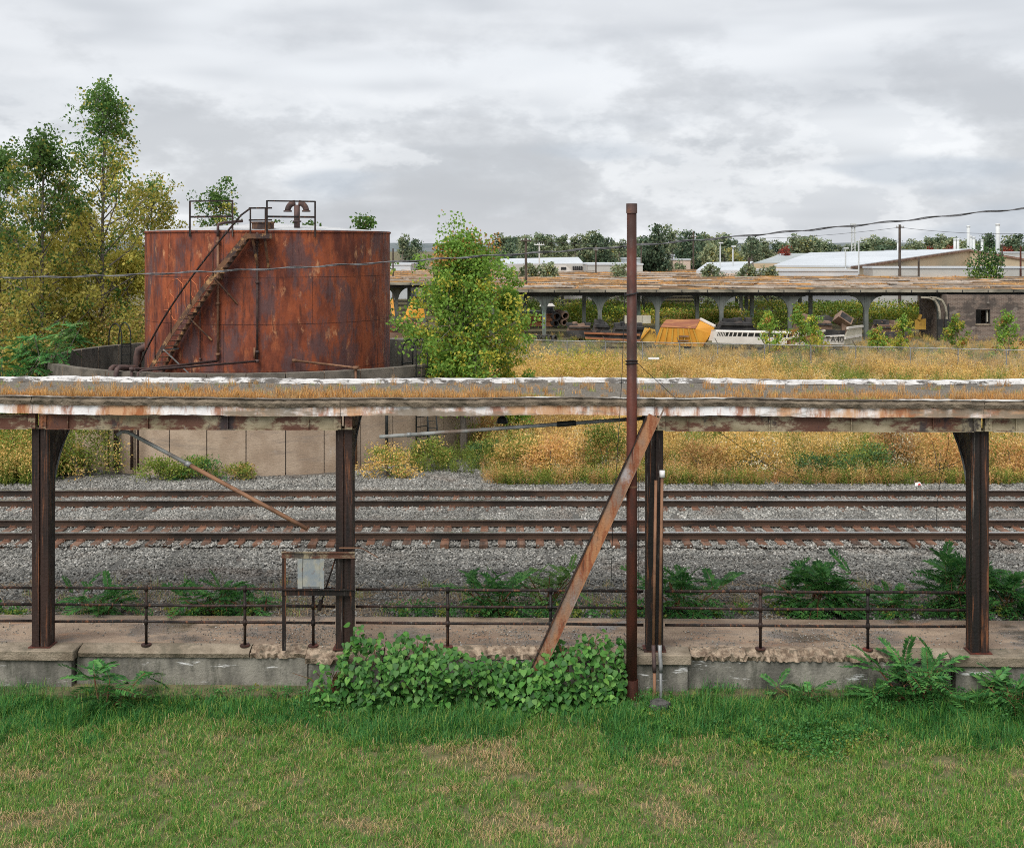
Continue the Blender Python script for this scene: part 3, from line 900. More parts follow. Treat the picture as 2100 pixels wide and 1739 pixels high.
# vent with two downturned horns
vx = A(609, 470, 47.0)
mb = MB().tube([(vx.x, vx.y, 7.9), (vx.x, vx.y, 8.95)], 0.115, 12).tube([(vx.x, vx.y, 8.28), (vx.x, vx.y, 8.34)], 0.17, 12)
v = part(T, 'vent_pipe', mb, 'pipe_dark', True)
for s in (-1, 1):
    pts = [(vx.x + s * 0.40 * (1 - math.cos(t)) , vx.y, 8.76 + 0.30 * math.sin(t)) for t in np.linspace(0.55, math.pi * 0.94, 8)]
    pts = [(vx.x + s * (0.06 + 0.30 * math.sin(t)), vx.y, 8.72 + 0.31 * math.cos(t)) for t in np.linspace(0.05, math.pi / 2, 8)]
    hm = MB().tube(pts, 0.115, 10)
    e = Vector(pts[-1])
    hm.tube([e + Vector((0, 0, 0.02)), e + Vector((0, 0, -0.04))], 0.165, 12)
    part(T, 'vent_horn', hm, 'pipe_dark', True, sub=v)
mb = MB().tube([TC(4.35, 8, 7.9), TC(4.35, 8, 8.22)], 0.42, 20).tube([TC(4.35, 8, 8.22), TC(4.35, 8, 8.27)], 0.46, 20)
part(T, 'hatch', mb, 'rust_stair')
# pipes up the shell
def shell_pipe(a, z0, z1, r, m, extra=()):
    mb = MB().tube([TC(RT + 0.11, a, z0), TC(RT + 0.11, a, z1)], r, 8)
    for z in extra:
        mb.tube([TC(RT + 0.11, a, z - 0.05), TC(RT + 0.11, a, z + 0.05)], r * 1.8, 8)
        mb.bar(TC(RT, a, z), TC(RT + 0.11, a, z), 0.04, 0.04)
    return part(T, 'shell_pipe', mb, m, True)
shell_pipe(-10.6, 3.05, 7.75, 0.05, 'pipe_rust', (3.3, 5.2, 6.4, 7.5))
shell_pipe(6.2, 3.05, 7.85, 0.042, 'pipe_dark', (3.4, 6.0, 7.5))
shell_pipe(-19.0, 3.05, 6.2, 0.022, 'pipe_dark', (3.1,))
mb = MB().tube([TC(RT + 0.11, -10.6, 7.7), TC(RT + 0.11, -10.6, 8.16), TC(RT - 0.1, -9.0, 8.22), TC(RT - 0.6, -2.0, 8.3)], 0.055, 8)
part(T, 'shell_pipe', mb, 'pipe_dark', True)
# ladder plate and sample valve low on the shell
part(T, 'wall_valve', MB().tube([TC(RT + 0.06, 5.0, 3.15), TC(RT + 0.06, 5.0, 3.55)], 0.04, 8), 'pipe_rust', True)
# faint outlined graffiti on the left of the stairs
def graf(pts):
    mb = MB()
    q = []
    for (x, y) in pts:
        a = 0.0
        for _ in range(6):
            Yd = TY - RT * math.cos(a)
            X = (x - 1050) / F * Yd
            a = math.asin(max(-0.999, min(0.999, (X - TX) / RT)))
        Yd = TY - RT * math.cos(a)
        q.append(Vector((TX + (RT + 0.004) * math.sin(a), TY - (RT + 0.004) * math.cos(a), CAMZ - (y - YH) / F * Yd)))
    mb.tube(q, 0.016, 4)
    return mb
for pts in ([(340, 612), (342, 592), (352, 576), (364, 572), (374, 582), (378, 600), (380, 630), (378, 648), (368, 660), (356, 656), (348, 640), (345, 620), (350, 603), (356, 610), (357, 625)],
            [(366, 590), (366, 612)], [(364, 622), (365, 645)], [(376, 574), (392, 574), (402, 584), (406, 600), (404, 618), (394, 608), (390, 590)],
            [(392, 600), (392, 620), (398, 630)], [(420, 596), (420, 574), (426, 566), (434, 570), (436, 586), (428, 596)], [(336, 637), (346, 636)]):
    part(T, 'graffiti', graf(pts), 'graffiti')

# ------------------------------------------------------------------ concrete ring wall in panels
ZR = 2.95
T = thing('ring_wall', 'round concrete containment wall around the rusty tank, grooved rim above plain panels', 'wall', (TX, TY, -0.5))
NPAN = 41
step = 2 * math.pi / NPAN
ow = RW
def ring_prof():
    p = [(ow - 0.34, -0.1), (ow, -0.1), (ow, 2.55)]
    for z in (2.55, 2.78, 3.02):
        p += [(ow, z), (ow - 0.03, z + 0.005), (ow - 0.03, z + 0.03), (ow + 0.012, z + 0.035)]
    p += [(ow + 0.012, 3.45), (ow - 0.34, 3.45)]
    q = []
    for a in p:
        if not q or (abs(a[0] - q[-1][0]) + abs(a[1] - q[-1][1])) > 1e-6:
            q.append(a)
    return q
mb = MB().arcwall(ring_prof(), -step / 2 + 0.0020, step / 2 - 0.0020, 4)
# material by height and side
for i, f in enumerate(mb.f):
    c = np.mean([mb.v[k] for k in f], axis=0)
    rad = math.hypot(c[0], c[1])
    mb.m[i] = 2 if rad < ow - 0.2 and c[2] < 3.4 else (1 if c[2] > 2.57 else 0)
panel_me = mb.mesh('wall_panel', ['concrete_ring', 'concrete_rim', 'concrete_dark'])
for k in range(NPAN):
    put('wall_panel', panel_me, T, (0, 0, 0), (0, 0, step * k + 0.03), (1 + RNG.uniform(-0.0006, 0.0006),) * 2 + (1,))
part(T, 'joint_backing', MB().arcwall([(ow - 0.3, -0.5), (ow - 0.035, -0.5), (ow - 0.035, 2.9), (ow - 0.3, 2.9)], 0, 2 * math.pi, 90, (TX, TY)), 'joint')
# floor slab inside the ring
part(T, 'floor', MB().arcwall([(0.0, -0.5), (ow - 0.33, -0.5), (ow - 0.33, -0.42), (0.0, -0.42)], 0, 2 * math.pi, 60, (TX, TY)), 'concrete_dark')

def hoop_ladder(a, inner, label):
    """ladder hooked over the wall with two hooped grab rails"""
    L = part(T, 'ladder', MB().bar(TC(ow - 0.62, a - 1.9, ZR + 0.05), TC(ow - 0.62, a + 1.9, ZR + 0.05), 0.05, 0.05), 'lamp_black')
    L['label'] = label
    for da in (-1.9, 1.9):
        ro, ri = (ow + 0.14, ow - 0.62)
        pts = [TC(ro, a + da, -0.3 if not inner else ZR - 0.1)] + [TC((ro + ri) / 2 + (ro - ri) / 2 * math.cos(t), a + da, ZR + 0.35 + 0.62 * math.sin(t)) for t in np.linspace(0, math.pi, 11)]
        pts += [TC(ri, a + da, -0.3 if inner else ZR - 0.1)]
        part(T, 'grab_rail', MB().tube(pts, 0.028, 6), 'lamp_black', True, sub=L)
    rr = ow - 0.62 if inner else ow + 0.14
    z = 0.0
    while z < ZR + 0.1:
        part(T, 'rung', MB().tube([TC(rr, a - 1.9, z), TC(rr, a + 1.9, z)], 0.018, 6), 'lamp_black', sub=L)
        z += 0.36
    return L
hoop_ladder(-118.0, True, 'black hooped ladder over the far left of the ring wall')
hoop_ladder(49.5, False, 'grey hooped ladder down the right of the ring wall')

# pipes crossing the rim at the left front
def pipe_thing(name, label, paths, m, flanges=()):
    b = paths[0][0][0]
    P = thing(name, label, 'pipe', (b[0], b[1], -0.5))
    for (pts, r) in paths:
        part(P, 'pipe_run', MB().tube(pts, r, 10), m, True)
    for (p, r) in flanges:
        part(P, 'coupling', MB().tube([Vector(p) - Vector((0, 0, 0.06)), Vector(p) + Vector((0, 0, 0.06))], r, 10), m, True)
    return P
def arch(x0, x1, ytop, d, r=0.2):
    a, b = A(x0, ytop, d), A(x1, ytop, d + 1.3)
    d1 = (b - a).normalized()
    return [(a.x, a.y, -0.45), (a.x, a.y, a.z - r), tuple(a + d1 * r * 0.3 - Vector((0, 0, r * 0.3))), tuple(a + d1 * r), tuple(b - d1 * r), tuple(b - d1 * r * 0.3 - Vector((0, 0, r * 0.3))), (b.x, b.y, a.z - r), (b.x, b.y, 0.2)]
pipe_thing('bent_pipe', 'pair of thick dark pipes bent over the rim at the left of the ring wall',
           [(arch(226, 262, 753, 42.6), 0.09), (arch(238, 285, 754, 42.1), 0.09)], 'pipe_dark')
q0, q1, q2 = A(270, 757, 41.95), A(300, 757, 43.0), TC(RT + 0.2, -10.6, 3.06)
pipe_thing('bent_pipe', 'long thin pipe from the ring rim to the tank with a white elbow', [([(q0.x, q0.y, -0.4), tuple(q0 - Vector((0, 0, 0.1))), tuple(q0 + Vector((0.1, 0.02, 0)))] + [tuple(q1), tuple(q2)], 0.05)], 'pipe_dark',
           [(tuple(q0), 0.085)])
q0, q2 = A(283, 764, 41.7), TC(RT + 0.2, 6.2, 3.06)
pipe_thing('bent_pipe', 'lower thin pipe from the ring rim to the second riser on the tank', [([(q0.x, q0.y, -0.4), tuple(q0), tuple(q0 + Vector((0.14, 0.05, 0.06))), tuple(q2)], 0.042)], 'pipe_dark', [(tuple(q2), 0.08)])
q0, q2 = TC(RT + 0.2, 21.5, 3.05), TC(ow + 0.1, 31.0, 3.05)
pipe_thing('bent_pipe', 'short sagging pipe joining the tank to the right of the ring rim', [([tuple(q0), tuple(q2), (q2.x, q2.y, -0.4)], 0.05)], 'pipe_rust', [(tuple(q2), 0.1), (tuple(q0), 0.09)])
q = TC(ow + 0.12, -30.0, 0)
pipe_thing('bent_pipe', 'capped short pipe hanging on the outside of the ring wall', [([(q.x, q.y, 2.5), (q.x, q.y, 0.95), (q.x + 0.02, q.y - 0.15, 0.75)], 0.06)], 'pipe_grey', [((q.x, q.y, 1.2), 0.1)])
for (x, m, lb) in ((264, 'pipe_rust', 'brown downpipe against the left of the ring wall'), (274, 'lamp_black', 'thin black downpipe beside the brown one on the ring wall'), (793, 'lamp_black', 'black standpipe on the right half of the ring wall')):
    d = TY - math.sqrt(max(0, RW * RW - ((x - 1050) / F * 44.5 - TX) ** 2)) - 0.12
    p = A(x, 900, d)
    pipe_thing('downpipe', lb, [([(p.x, p.y, -0.5), (p.x, p.y, 2.6)], 0.055)], m)
# dark leaning ladder on the outside, right part
mb_p = [A(873, 850, 44.6), A(885, 932, 44.2), A(891, 850, 44.7), A(903, 936, 44.3)]
L = thing('ladder', 'thin dark ladder leaning on the right of the ring wall', 'ladder', (mb_p[1].x, mb_p[1].y, mb_p[1].z))
for a, b in ((0, 1), (2, 3)):
    part(L, 'side_rail', MB().bar(mb_p[a] + Vector((0, 0.2, 0.6)), mb_p[b] - Vector((0, 0.1, 0.5)), 0.05, 0.03), 'lamp_black')
for k in range(7):
    t = k / 6.0
    part(L, 'rung', MB().tube([mb_p[0].lerp(mb_p[1], t), mb_p[2].lerp(mb_p[3], t)], 0.015, 6), 'lamp_black')
# big outlet pipe at the tank's left flank
q = TC(RT - 0.1, -78, 3.25)
pipe_thing('elbow_pipe', 'thick dark elbow pipe beside the left flank of the tank', [([tuple(q + Vector((0.3, 0, 0))), tuple(q + Vector((-0.12, 0, 0))), tuple(q + Vector((-0.36, 0, -0.12))), tuple(q + Vector((-0.42, 0, -0.4))), (q.x - 0.42, q.y, -0.4)], 0.16)], 'pipe_dark')

# ------------------------------------------------------------------ tall rusty pole, wire, guys
pb = A(1295.5, 1430, 21.40)
T = thing('steel_pole', 'tall rusty steel pole with a cap, standing in front of the platform', 'pole', (pb.x, pb.y, -0.8))
ptop = A(1296.5, 418, 21.40).z
p1 = part(T, 'shaft', MB().tube([(pb.x, pb.y, -0.85), (pb.x, pb.y, 2.9), (pb.x, pb.y, ptop - 0.16)], [0.097, 0.094, 0.086], 20), 'rust_pole', True)
part(T, 'cap', MB().tube([(pb.x, pb.y, ptop - 0.17), (pb.x, pb.y, ptop)], 0.098, 20), 'pipe_dark', sub=p1)
part(T, 'sleeve', MB().tube([(pb.x, pb.y, -0.86), (pb.x, pb.y, -0.38)], 0.112, 20), 'rust_pole', sub=p1)
part(T, 'footing', MB().box(pb.x - 0.27, pb.x + 0.27, pb.y - 0.2, pb.y + 0.2, -0.9, -0.755), 'coping')
part(T, 'weld_band', MB().tube([(pb.x, pb.y, 3.02), (pb.x, pb.y, 3.05)], 0.0985, 20), 'pipe_rust', sub=p1)
for z in (5.20, 5.245, 6.44):
    mb = MB()
    pts = [(pb.x + 0.105 * math.cos(t), pb.y + 0.105 * math.sin(t), z + 0.02 * math.sin(t + z * 9)) for t in np.linspace(0, 2 * math.pi, 17)]
    part(T, 'wire_band', mb.tube(pts, 0.012, 5), 'wire_black', sub=p1)

# twisted overhead cable: two strands round each other
key = [(-140, 574), (0, 570), (150, 568), (295, 563), (430, 557), (550, 552), (680, 545), (800, 538), (950, 528), (1085, 520), (1290, 505), (1430, 493), (1560, 481), (1700, 468), (1850, 453), (2000, 437), (2100, 428), (2240, 414)]
kx, ky = [k[0] for k in key], [k[1] for k in key]
pts = [A(x, np.interp(x, kx, ky), 23.0) for x in np.arange(-140, 2241, 5)]
T = thing('overhead_cable', 'twisted black overhead cable sagging across the whole view', 'cable', tuple(pts[0]))
for ph in (0, math.pi):
    q = [p + Vector((0, math.cos(i * 0.22 + ph), math.sin(i * 0.22 + ph))) * 0.011 + Vector((0, 0, 0.010 * math.sin(i * 0.31))) for i, p in enumerate(pts)]
    part(T, 'strand', MB().tube(q, 0.0105, 6), 'cable', True)
def wire(label, pts, r=0.006):
    return one('thin_wire', MB().tube(pts, r, 5), 'wire_black', label, 'wire', tuple(Vector(pts[-1])))
wire('slack wire dropping from the pole band over the right bay to the far track', [A(1302, 740, 21.35), A(1340, 775, 21.5), A(1400, 830, 21.5), A(1480, 890, 22.6), A(1560, 945, 24.0), A(1640, 985, 27.0), A(1690, 1001, 31.2)])
wire('nearly vertical thin wire just left of the tall pole', [A(1281, 600, 21.6), A(1276, 760, 21.5), A(1268, 900, 21.5), A(1257, 1070, 21.6), A(1253, 1200, 21.9)])
wire('thin wire hanging close along the right of the tall pole', [A(1308, 745, 21.55), A(1309, 1000, 21.5), A(1309, 1220, 21.7)], 0.005)
wire('thin curled wire hanging beside the right column', [A(1943, 880, 22.2), A(1946, 905, 22.3), A(1940, 940, 22.4), A(1926, 1000, 22.6), A(1920, 1050, 22.6), A(1921, 1080, 22.6)], 0.005)
wire('thin wire slanting from the right column down to the weeds', [A(1990, 936, 22.2), A(1940, 958, 24.5), A(1890, 972, 30.0), A(1840, 990, 38.8)], 0.006)
wire('short looped wire by the foot of the tall pole', [A(1280, 1300, 21.6), A(1290, 1312, 21.62), A(1305, 1325, 21.75), A(1325, 1336, 21.8)], 0.006)

# leaning steel channel
c0, c1 = A(1093, 1392, 21.25), A(1341, 853, 21.32)
d = (c1 - c0).normalized()
side = Vector((0, -1, 0)).cross(d).normalized()       # across the web, in the picture plane
T = thing('leaning_channel', 'rust streaked steel channel leaning from the thicket up to the canopy', 'beam', tuple(c0))
w = 0.098
back = Vector((0, 1, 0))
def slab(a, b, s0, s1, t0, t1, ext0=0.0, ext1=0.0):
    a, b = a - d * ext0, b + d * ext1
    return [a + side * s0 + back * t0, a + side * s1 + back * t0, b + side * s1 + back * t0, b + side * s0 + back * t0,
            a + side * s0 + back * t1, a + side * s1 + back * t1, b + side * s1 + back * t1, b + side * s0 + back * t1]
part(T, 'web', MB().hexa(slab(c0, c1, -w, w, 0.0, 0.014)), 'channel_paint')
part(T, 'flange', MB().hexa(slab(c0, c1, w, w + 0.014, -0.02, 0.11, 0, -0.08)), 'rust_dark')
part(T, 'flange', MB().hexa(slab(c0, c1, -w - 0.014, -w, -0.075, 0.02, 0, 0.22)), 'channel_paint')
# fallen pipes below the canopy
T = thing('fallen_pipe', 'long rusty pipe hanging askew from the left bay of the canopy', 'pipe', tuple(A(628, 1083, 21.3)))
pa, pb2, pm = A(262, 886, 22.2), A(630, 1084, 21.3), A(386, 952, 21.9)
part(T, 'pipe_run', MB().tube([A(240, 893, 22.1), A(250, 885, 22.15), pa, pm], 0.036, 10), 'pipe_grey', True)
part(T, 'pipe_run', MB().tube([pm, pb2], 0.038, 10), 'pipe_rust', True)
part(T, 'coupling', MB().tube([pm + (pa - pm).normalized() * 0.05, pm + (pb2 - pm).normalized() * 0.05], 0.052, 10), 'galvanised', True)
T = thing('fallen_conduit', 'grey conduit hanging slantwise under the middle bay of the canopy', 'pipe', tuple(A(778, 896, 21.6)))
qa, qb = A(778, 896, 21.6), A(1330, 857, 22.1)
part(T, 'pipe_run', MB().tube([qa, qb], 0.034, 10), 'pipe_grey', True)
m1, m2 = qa.lerp(qb, 0.655), qa.lerp(qb, 0.725)
part(T, 'coupling', MB().tube([m1, m2], 0.050, 10), 'lamp_black', True)
part(T, 'coupling', MB().tube([qa.lerp(qb, 0.10), qa.lerp(qb, 0.115)], 0.043, 10), 'galvanised', True)
# bell lamp
lp = A(1030, 862, 23.2)
T = thing('canopy_lamp', 'small black bell shaped lamp hanging under the middle bay', 'lamp', tuple(lp))
prof = [(0.012, 0.22), (0.03, 0.20), (0.035, 0.13), (0.09, 0.09), (0.115, 0.0), (0.105, 0.0), (0.08, 0.08), (0.0, 0.09)]
part(T, 'shade', MB().arcwall([(r, lp.z - 0.05 + z) for r, z in prof], 0, 2 * math.pi, 20, (lp.x, lp.y)), 'lamp_black')
part(T, 'stem', MB().tube([(lp.x, lp.y, lp.z + 0.15), (lp.x, lp.y, 4.37)], 0.012, 6), 'lamp_black')

# conduits beside the third column
def conduit(x0, ytop, label, m, m2, fitting=True):
    a, b = A(x0 + 4, ytop, 21.55), A(x0 - 1, 1326, 21.45)
    T = thing('conduit', label, 'conduit', (b.x, 21.3, -0.8))
    part(T, 'pipe_run', MB().tube([a, b], 0.027, 10), m, True)
    e = Vector((b.x, 21.30, -0.16))
    part(T, 'elbow', MB().tube([b + Vector((0, 0, 0.03)), b - Vector((0, 0.02, 0.08)), e + Vector((0, 0, 0.05)), e - Vector((0, 0, 0.06))], 0.036, 10), 'pipe_dark' if not fitting else 'galvanised', True)
    part(T, 'pipe_run', MB().tube([e - Vector((0, 0, 0.05)), Vector((e.x, 21.27, -0.95))], 0.028, 10), m2, True)
    if fitting:
        part(T, 'coupling', MB().tube([a - Vector((0, 0, 0.10)), a + Vector((0, 0, 0.02))], 0.05, 10), 'litter_white', True)
conduit(1341, 985, 'rusty conduit against the middle right column, left one of a pair', 'pipe_rust', 'pipe_rust', False)
conduit(1354, 967, 'tall conduit with a white top fitting against the middle right column', 'pipe_rust', 'galvanised')
# angle clips for rails on the third and fourth columns
# ------------------------------------------------------------------ cabinet frame at the second column
T = thing('cabinet_frame', 'black steel frame holding a pale rusty cabinet panel beside a column', 'frame', PF(-4.05, -0.1, 0))
u0, u1 = -4.10, -2.86
vf = -0.22
for u in (u0, u1):
    mb = MB(); pbox(mb, u - 0.035, u + 0.035, vf - 0.012, vf, 0.0 if u == u0 else 0.75, 1.80); pbox(mb, u - 0.035, u - 0.023, vf + 0.0005, vf + 0.06, 0.0 if u == u0 else 0.75, 1.80)
    part(T, 'upright', mb, 'rust_dark')
for z in (1.73, 1.06):
    mb = MB(); pbox(mb, u0 - 0.04, u1 + 0.04, vf - 0.026, vf - 0.0125, z - 0.06, z + 0.06); pbox(mb, u0 - 0.04, u1 + 0.04, vf - 0.062, vf - 0.0265, z + 0.045, z + 0.06)
    part(T, 'crossbar', mb, 'rust_beam' if z > 1.5 else 'rust_dark')
mb = MB(); pbox(mb, -3.83, -3.40, vf - 0.01, vf + 0.10, 1.13, 1.66)
cb = part(T, 'cabinet', mb, 'cabinet_paint')
for (a, b) in ((-3.85, -3.765), (-3.445, -3.375)):
    mb = MB(); pbox(mb, a, b, vf - 0.032, vf - 0.0105, 1.125, 1.665)
    part(T, 'hinge_strip', mb, 'cabinet_paint', sub=cb)
mb = MB(); pbox(mb, -3.76, -3.45, vf - 0.024, vf - 0.0108, 1.16, 1.58)
part(T, 'door_panel', mb, 'cabinet_paint', sub=cb)
mb = MB().bar(PF(-3.16, -0.14, 1.72), PF(-3.46, -0.05, 0.82), 0.03, 0.02)
mb.tube([PF(-3.46, -0.05, 0.86), PF(-3.50, -0.05, 0.68)], 0.04, 8)
part(T, 'hanging_strap', mb, 'rust_dark')
one('bent_strip', MB().bar(PF(-3.10, -0.24, 1.86), PF(-2.70, -0.24, 1.86), 0.05, 0.012).bar(PF(-2.70, -0.24, 1.86), PF(-2.42, -0.18, 1.68), 0.05, 0.012), 'pipe_rust',
    'thin bent metal strip sticking out right of the cabinet column', 'metal strip')

q = A(1352, 1447, 20.95)
rs = np.random.default_rng(4)
bm = bmesh.new()
bmesh.ops.create_icosphere(bm, subdivisions=2, radius=0.17)
for v_ in bm.verts:
    v_.co = Vector((v_.co.x * 1.15, v_.co.y * 0.8, v_.co.z * 0.75)) * rs.uniform(0.8, 1.15)
mb = MB().add([v_.co + Vector((q.x, q.y, -0.68)) for v_ in bm.verts], [tuple(w_.index for w_ in f_.verts) for f_ in bm.faces])
bm.free()
mat('lump_dark', (0.035, 0.033, 0.032), (0.10, 0.095, 0.09), 6.0, bump=0.8, bscale=20.0)
one('broken_footing', mb, 'lump_dark', 'dark broken concrete lump at the foot of the conduits', 'concrete lump')
# ------------------------------------------------------------------ foliage materials
leafmat('grass_green', [(0.05, 0.19, 0.028), (0.075, 0.24, 0.036), (0.11, 0.29, 0.045), (0.17, 0.33, 0.06)], 0.38)
leafmat('grass_long', [(0.022, 0.115, 0.028), (0.04, 0.165, 0.04), (0.07, 0.225, 0.055), (0.12, 0.29, 0.08)], 0.38)
leafmat('grass_yellow', [(0.17, 0.30, 0.05), (0.25, 0.36, 0.065), (0.34, 0.40, 0.09), (0.44, 0.41, 0.14)], 0.38)
leafmat('straw', [(0.36, 0.24, 0.12), (0.48, 0.33, 0.17), (0.28, 0.17, 0.085), (0.54, 0.40, 0.22)], 0.15)
leafmat('grass_orange', [(0.56, 0.24, 0.05), (0.72, 0.36, 0.085), (0.66, 0.40, 0.13), (0.44, 0.15, 0.04)], 0.3, ((0.60, 0.42, 0.18), 0.7, 0.5, 0.65, 0.6))
leafmat('weed_leaf', [(0.36, 0.28, 0.09), (0.52, 0.37, 0.125), (0.60, 0.43, 0.16), (0.50, 0.29, 0.10)], 0.35)
leafmat('weed_green', [(0.10, 0.18, 0.03), (0.17, 0.25, 0.045), (0.25, 0.30, 0.055), (0.33, 0.32, 0.07)], 0.35)
leafmat('weed_gold', [(0.64, 0.42, 0.12), (0.74, 0.50, 0.16), (0.80, 0.60, 0.24), (0.70, 0.41, 0.11)], 0.38)
leafmat('weed_rust', [(0.60, 0.33, 0.12), (0.68, 0.40, 0.15), (0.50, 0.27, 0.12), (0.68, 0.47, 0.21)], 0.35)
leafmat('weed_pale', [(0.62, 0.57, 0.38), (0.72, 0.68, 0.52), (0.55, 0.45, 0.26)], 0.3)
leafmat('cotton_green', [(0.07, 0.155, 0.038), (0.105, 0.205, 0.05), (0.16, 0.26, 0.062)], 0.45)
leafmat('cotton_yellow', [(0.46, 0.43, 0.09), (0.56, 0.47, 0.11), (0.39, 0.41, 0.09), (0.60, 0.46, 0.10)], 0.47)
leafmat('ash_green', [(0.14, 0.27, 0.045), (0.19, 0.33, 0.055), (0.24, 0.37, 0.065)], 0.42)
leafmat('ash_yellow', [(0.44, 0.42, 0.06), (0.52, 0.45, 0.07), (0.38, 0.41, 0.06)], 0.42)
leafmat('ash_rust', [(0.38, 0.17, 0.05), (0.46, 0.24, 0.07), (0.30, 0.18, 0.06)], 0.2)
leafmat('bush_dark_green', [(0.04, 0.10, 0.035), (0.07, 0.145, 0.05), (0.11, 0.19, 0.06)], 0.2)  # deeper green leaves of the dark bushes
leafmat('far_green', [(0.15, 0.20, 0.115), (0.20, 0.255, 0.145), (0.26, 0.30, 0.17), (0.31, 0.31, 0.17)], 0.3)  # greyed, lightened green: distance haze put into the leaf colour
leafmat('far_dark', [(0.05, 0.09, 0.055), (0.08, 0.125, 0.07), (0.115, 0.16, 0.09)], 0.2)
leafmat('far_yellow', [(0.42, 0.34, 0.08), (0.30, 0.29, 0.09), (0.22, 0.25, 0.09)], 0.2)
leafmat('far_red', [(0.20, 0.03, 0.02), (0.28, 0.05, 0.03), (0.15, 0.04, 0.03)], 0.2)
leafmat('knot_leaf', [(0.028, 0.11, 0.02), (0.045, 0.155, 0.028), (0.07, 0.205, 0.038), (0.10, 0.255, 0.048), (0.16, 0.33, 0.065)], 0.33, rough=0.5, spec=0.3)
leafmat('ail_leaf', [(0.03, 0.125, 0.035), (0.055, 0.18, 0.045), (0.085, 0.24, 0.06), (0.13, 0.30, 0.075)], 0.33, rough=0.5)
leafmat('ail_pale', [(0.09, 0.21, 0.055), (0.14, 0.27, 0.075), (0.21, 0.32, 0.09)], 0.33, rough=0.5)

# ------------------------------------------------------------------ grass
def tuft(seed, blades, lmin, lmax, width, spread, lean, mats, mixp, flat=False):
    rg = np.random.default_rng(seed)
    N = blades
    base = np.stack([rg.normal(0, spread, N), rg.normal(0, spread, N), np.zeros(N) - 0.005], 1)
    L = rg.uniform(lmin, lmax, N)[:, None]
    az = rg.uniform(0, 2 * math.pi, N)
    el = rg.uniform(0.2, lean, N) if not flat else rg.uniform(1.15, 1.5, N)
    d0 = np.stack([np.sin(az) * np.sin(el * 0.5), np.cos(az) * np.sin(el * 0.5), np.cos(el * 0.5)], 1)
    d1 = np.stack([np.sin(az) * np.sin(el * 1.5), np.cos(az) * np.sin(el * 1.5), np.cos(el * 1.5)], 1)
    if flat:
        d0[:, 2] = rg.uniform(0.02, 0.18, N)
        d1[:, 2] = rg.uniform(-0.12, 0.1, N)
    s = np.stack([np.cos(az + rg.normal(0, .5, N)), -np.sin(az), np.zeros(N)], 1) * width
    m = base + d0 * L * 0.55
    t = m + d1 * L * 0.45
    V = np.stack([base - s, base + s, m + s * 0.8, m - s * 0.8, m + s * 0.8, t, t, m - s * 0.8], 1)
    V = np.stack([base - s, base + s, m + s * 0.8, m - s * 0.8, t + s * 0.1, t - s * 0.1], 1).reshape(-1, 3)
    b = np.arange(N)[:, None] * 6
    Fc = np.concatenate([b + np.array([[0, 1, 2, 3]]), b + np.array([[3, 2, 4, 5]])])
    mi = rg.choice(len(mats), N, p=mixp)
    return np_mesh('tuft', V, Fc, mats, np.concatenate([mi, mi]))

GM = ['grass_green', 'grass_long', 'grass_yellow', 'straw']
N = 23000
y = 15.1 + (21.74 - 15.1) * RNG.random(N) ** 0.92
x = RNG.uniform(-1, 1, N) * (0.432 * y + 0.5)
nb = vnoise(x, y, 1.5, 21) * 0.55 + vnoise(x, y, 0.5, 22) * 0.45
green = np.clip((y - 18.4) / 2.2, 0, 1) + (vnoise(x, y, 1.9, 23) - 0.5) * 0.9 + (vnoise(x, y, 0.6, 24) - 0.5) * 0.5 + np.where(x > 1.5, np.clip((y - 17.5) / 3, 0, 1) * 0.3, 0)
bare = (nb > 0.70) & (green < 0.6)
keep = ~(bare & (RNG.random(N) < 0.55))
x, y, nb, green, bare = x[keep], y[keep], nb[keep], green[keep], bare[keep]
K = 11
x = np.repeat(x, K); y = np.repeat(y, K); nb = np.repeat(nb, K); green = np.repeat(green, K); bare = np.repeat(bare, K)
ln0 = np.repeat(RNG.uniform(0.7, 1.3, keep.sum()), K)
az0 = np.repeat(RNG.uniform(0, 6.28, keep.sum()), K)
N = len(x)
x = x + RNG.normal(0, 0.055, N); y = np.minimum(y + RNG.normal(0, 0.055, N), 21.76)
r = RNG.random(N)
mi = np.where(green > 0.7, np.where(r < 0.66, 1, np.where(r < 0.88, 0, 2)), np.where(green > 0.3, np.where(r < 0.5, 0, np.where(r < 0.68, 1, np.where(r < 0.93, 2, 3))), np.where(r < 0.66, 0, np.where(r < 0.94, 2, 3))))
mi = np.where(bare & (r < 0.4), 3, mi)
flat = (mi == 3) & (RNG.random(N) < 0.75)
L = RNG.uniform(0.6, 1.2, N) * ln0 * np.where(vnoise(x, y, 0.35, 27) > 0.62, 1.45, 1.0) * np.interp(green, [0, 0.5, 1.0, 1.5], [0.085, 0.115, 0.20, 0.27])
L = np.where(flat, L * 1.5, L)
az = az0 + RNG.normal(0, 1.1, N)
el = np.where(flat, RNG.uniform(1.3, 1.55, N), RNG.uniform(0.15, 1.05, N))
wd = np.where(green > 0.7, 0.0042, 0.0034) * RNG.uniform(0.7, 1.3, N)
base = np.stack([x, y, lawn_z(x, y) - 0.004 + np.where(flat, RNG.uniform(0.01, 0.05, N), 0)], 1)
def dirv(e):
    return np.stack([np.sin(az) * np.sin(e), np.cos(az) * np.sin(e), np.cos(e)], 1)
md_ = base + dirv(el * 0.55) * (L * 0.55)[:, None]
tp = md_ + dirv(np.minimum(el * 1.55, 2.0)) * (L * 0.5)[:, None]
tp[:, 2] = np.maximum(tp[:, 2], base[:, 2] - 0.01)
sd2 = np.stack([np.cos(az), -np.sin(az), np.zeros(N)], 1) * wd[:, None]
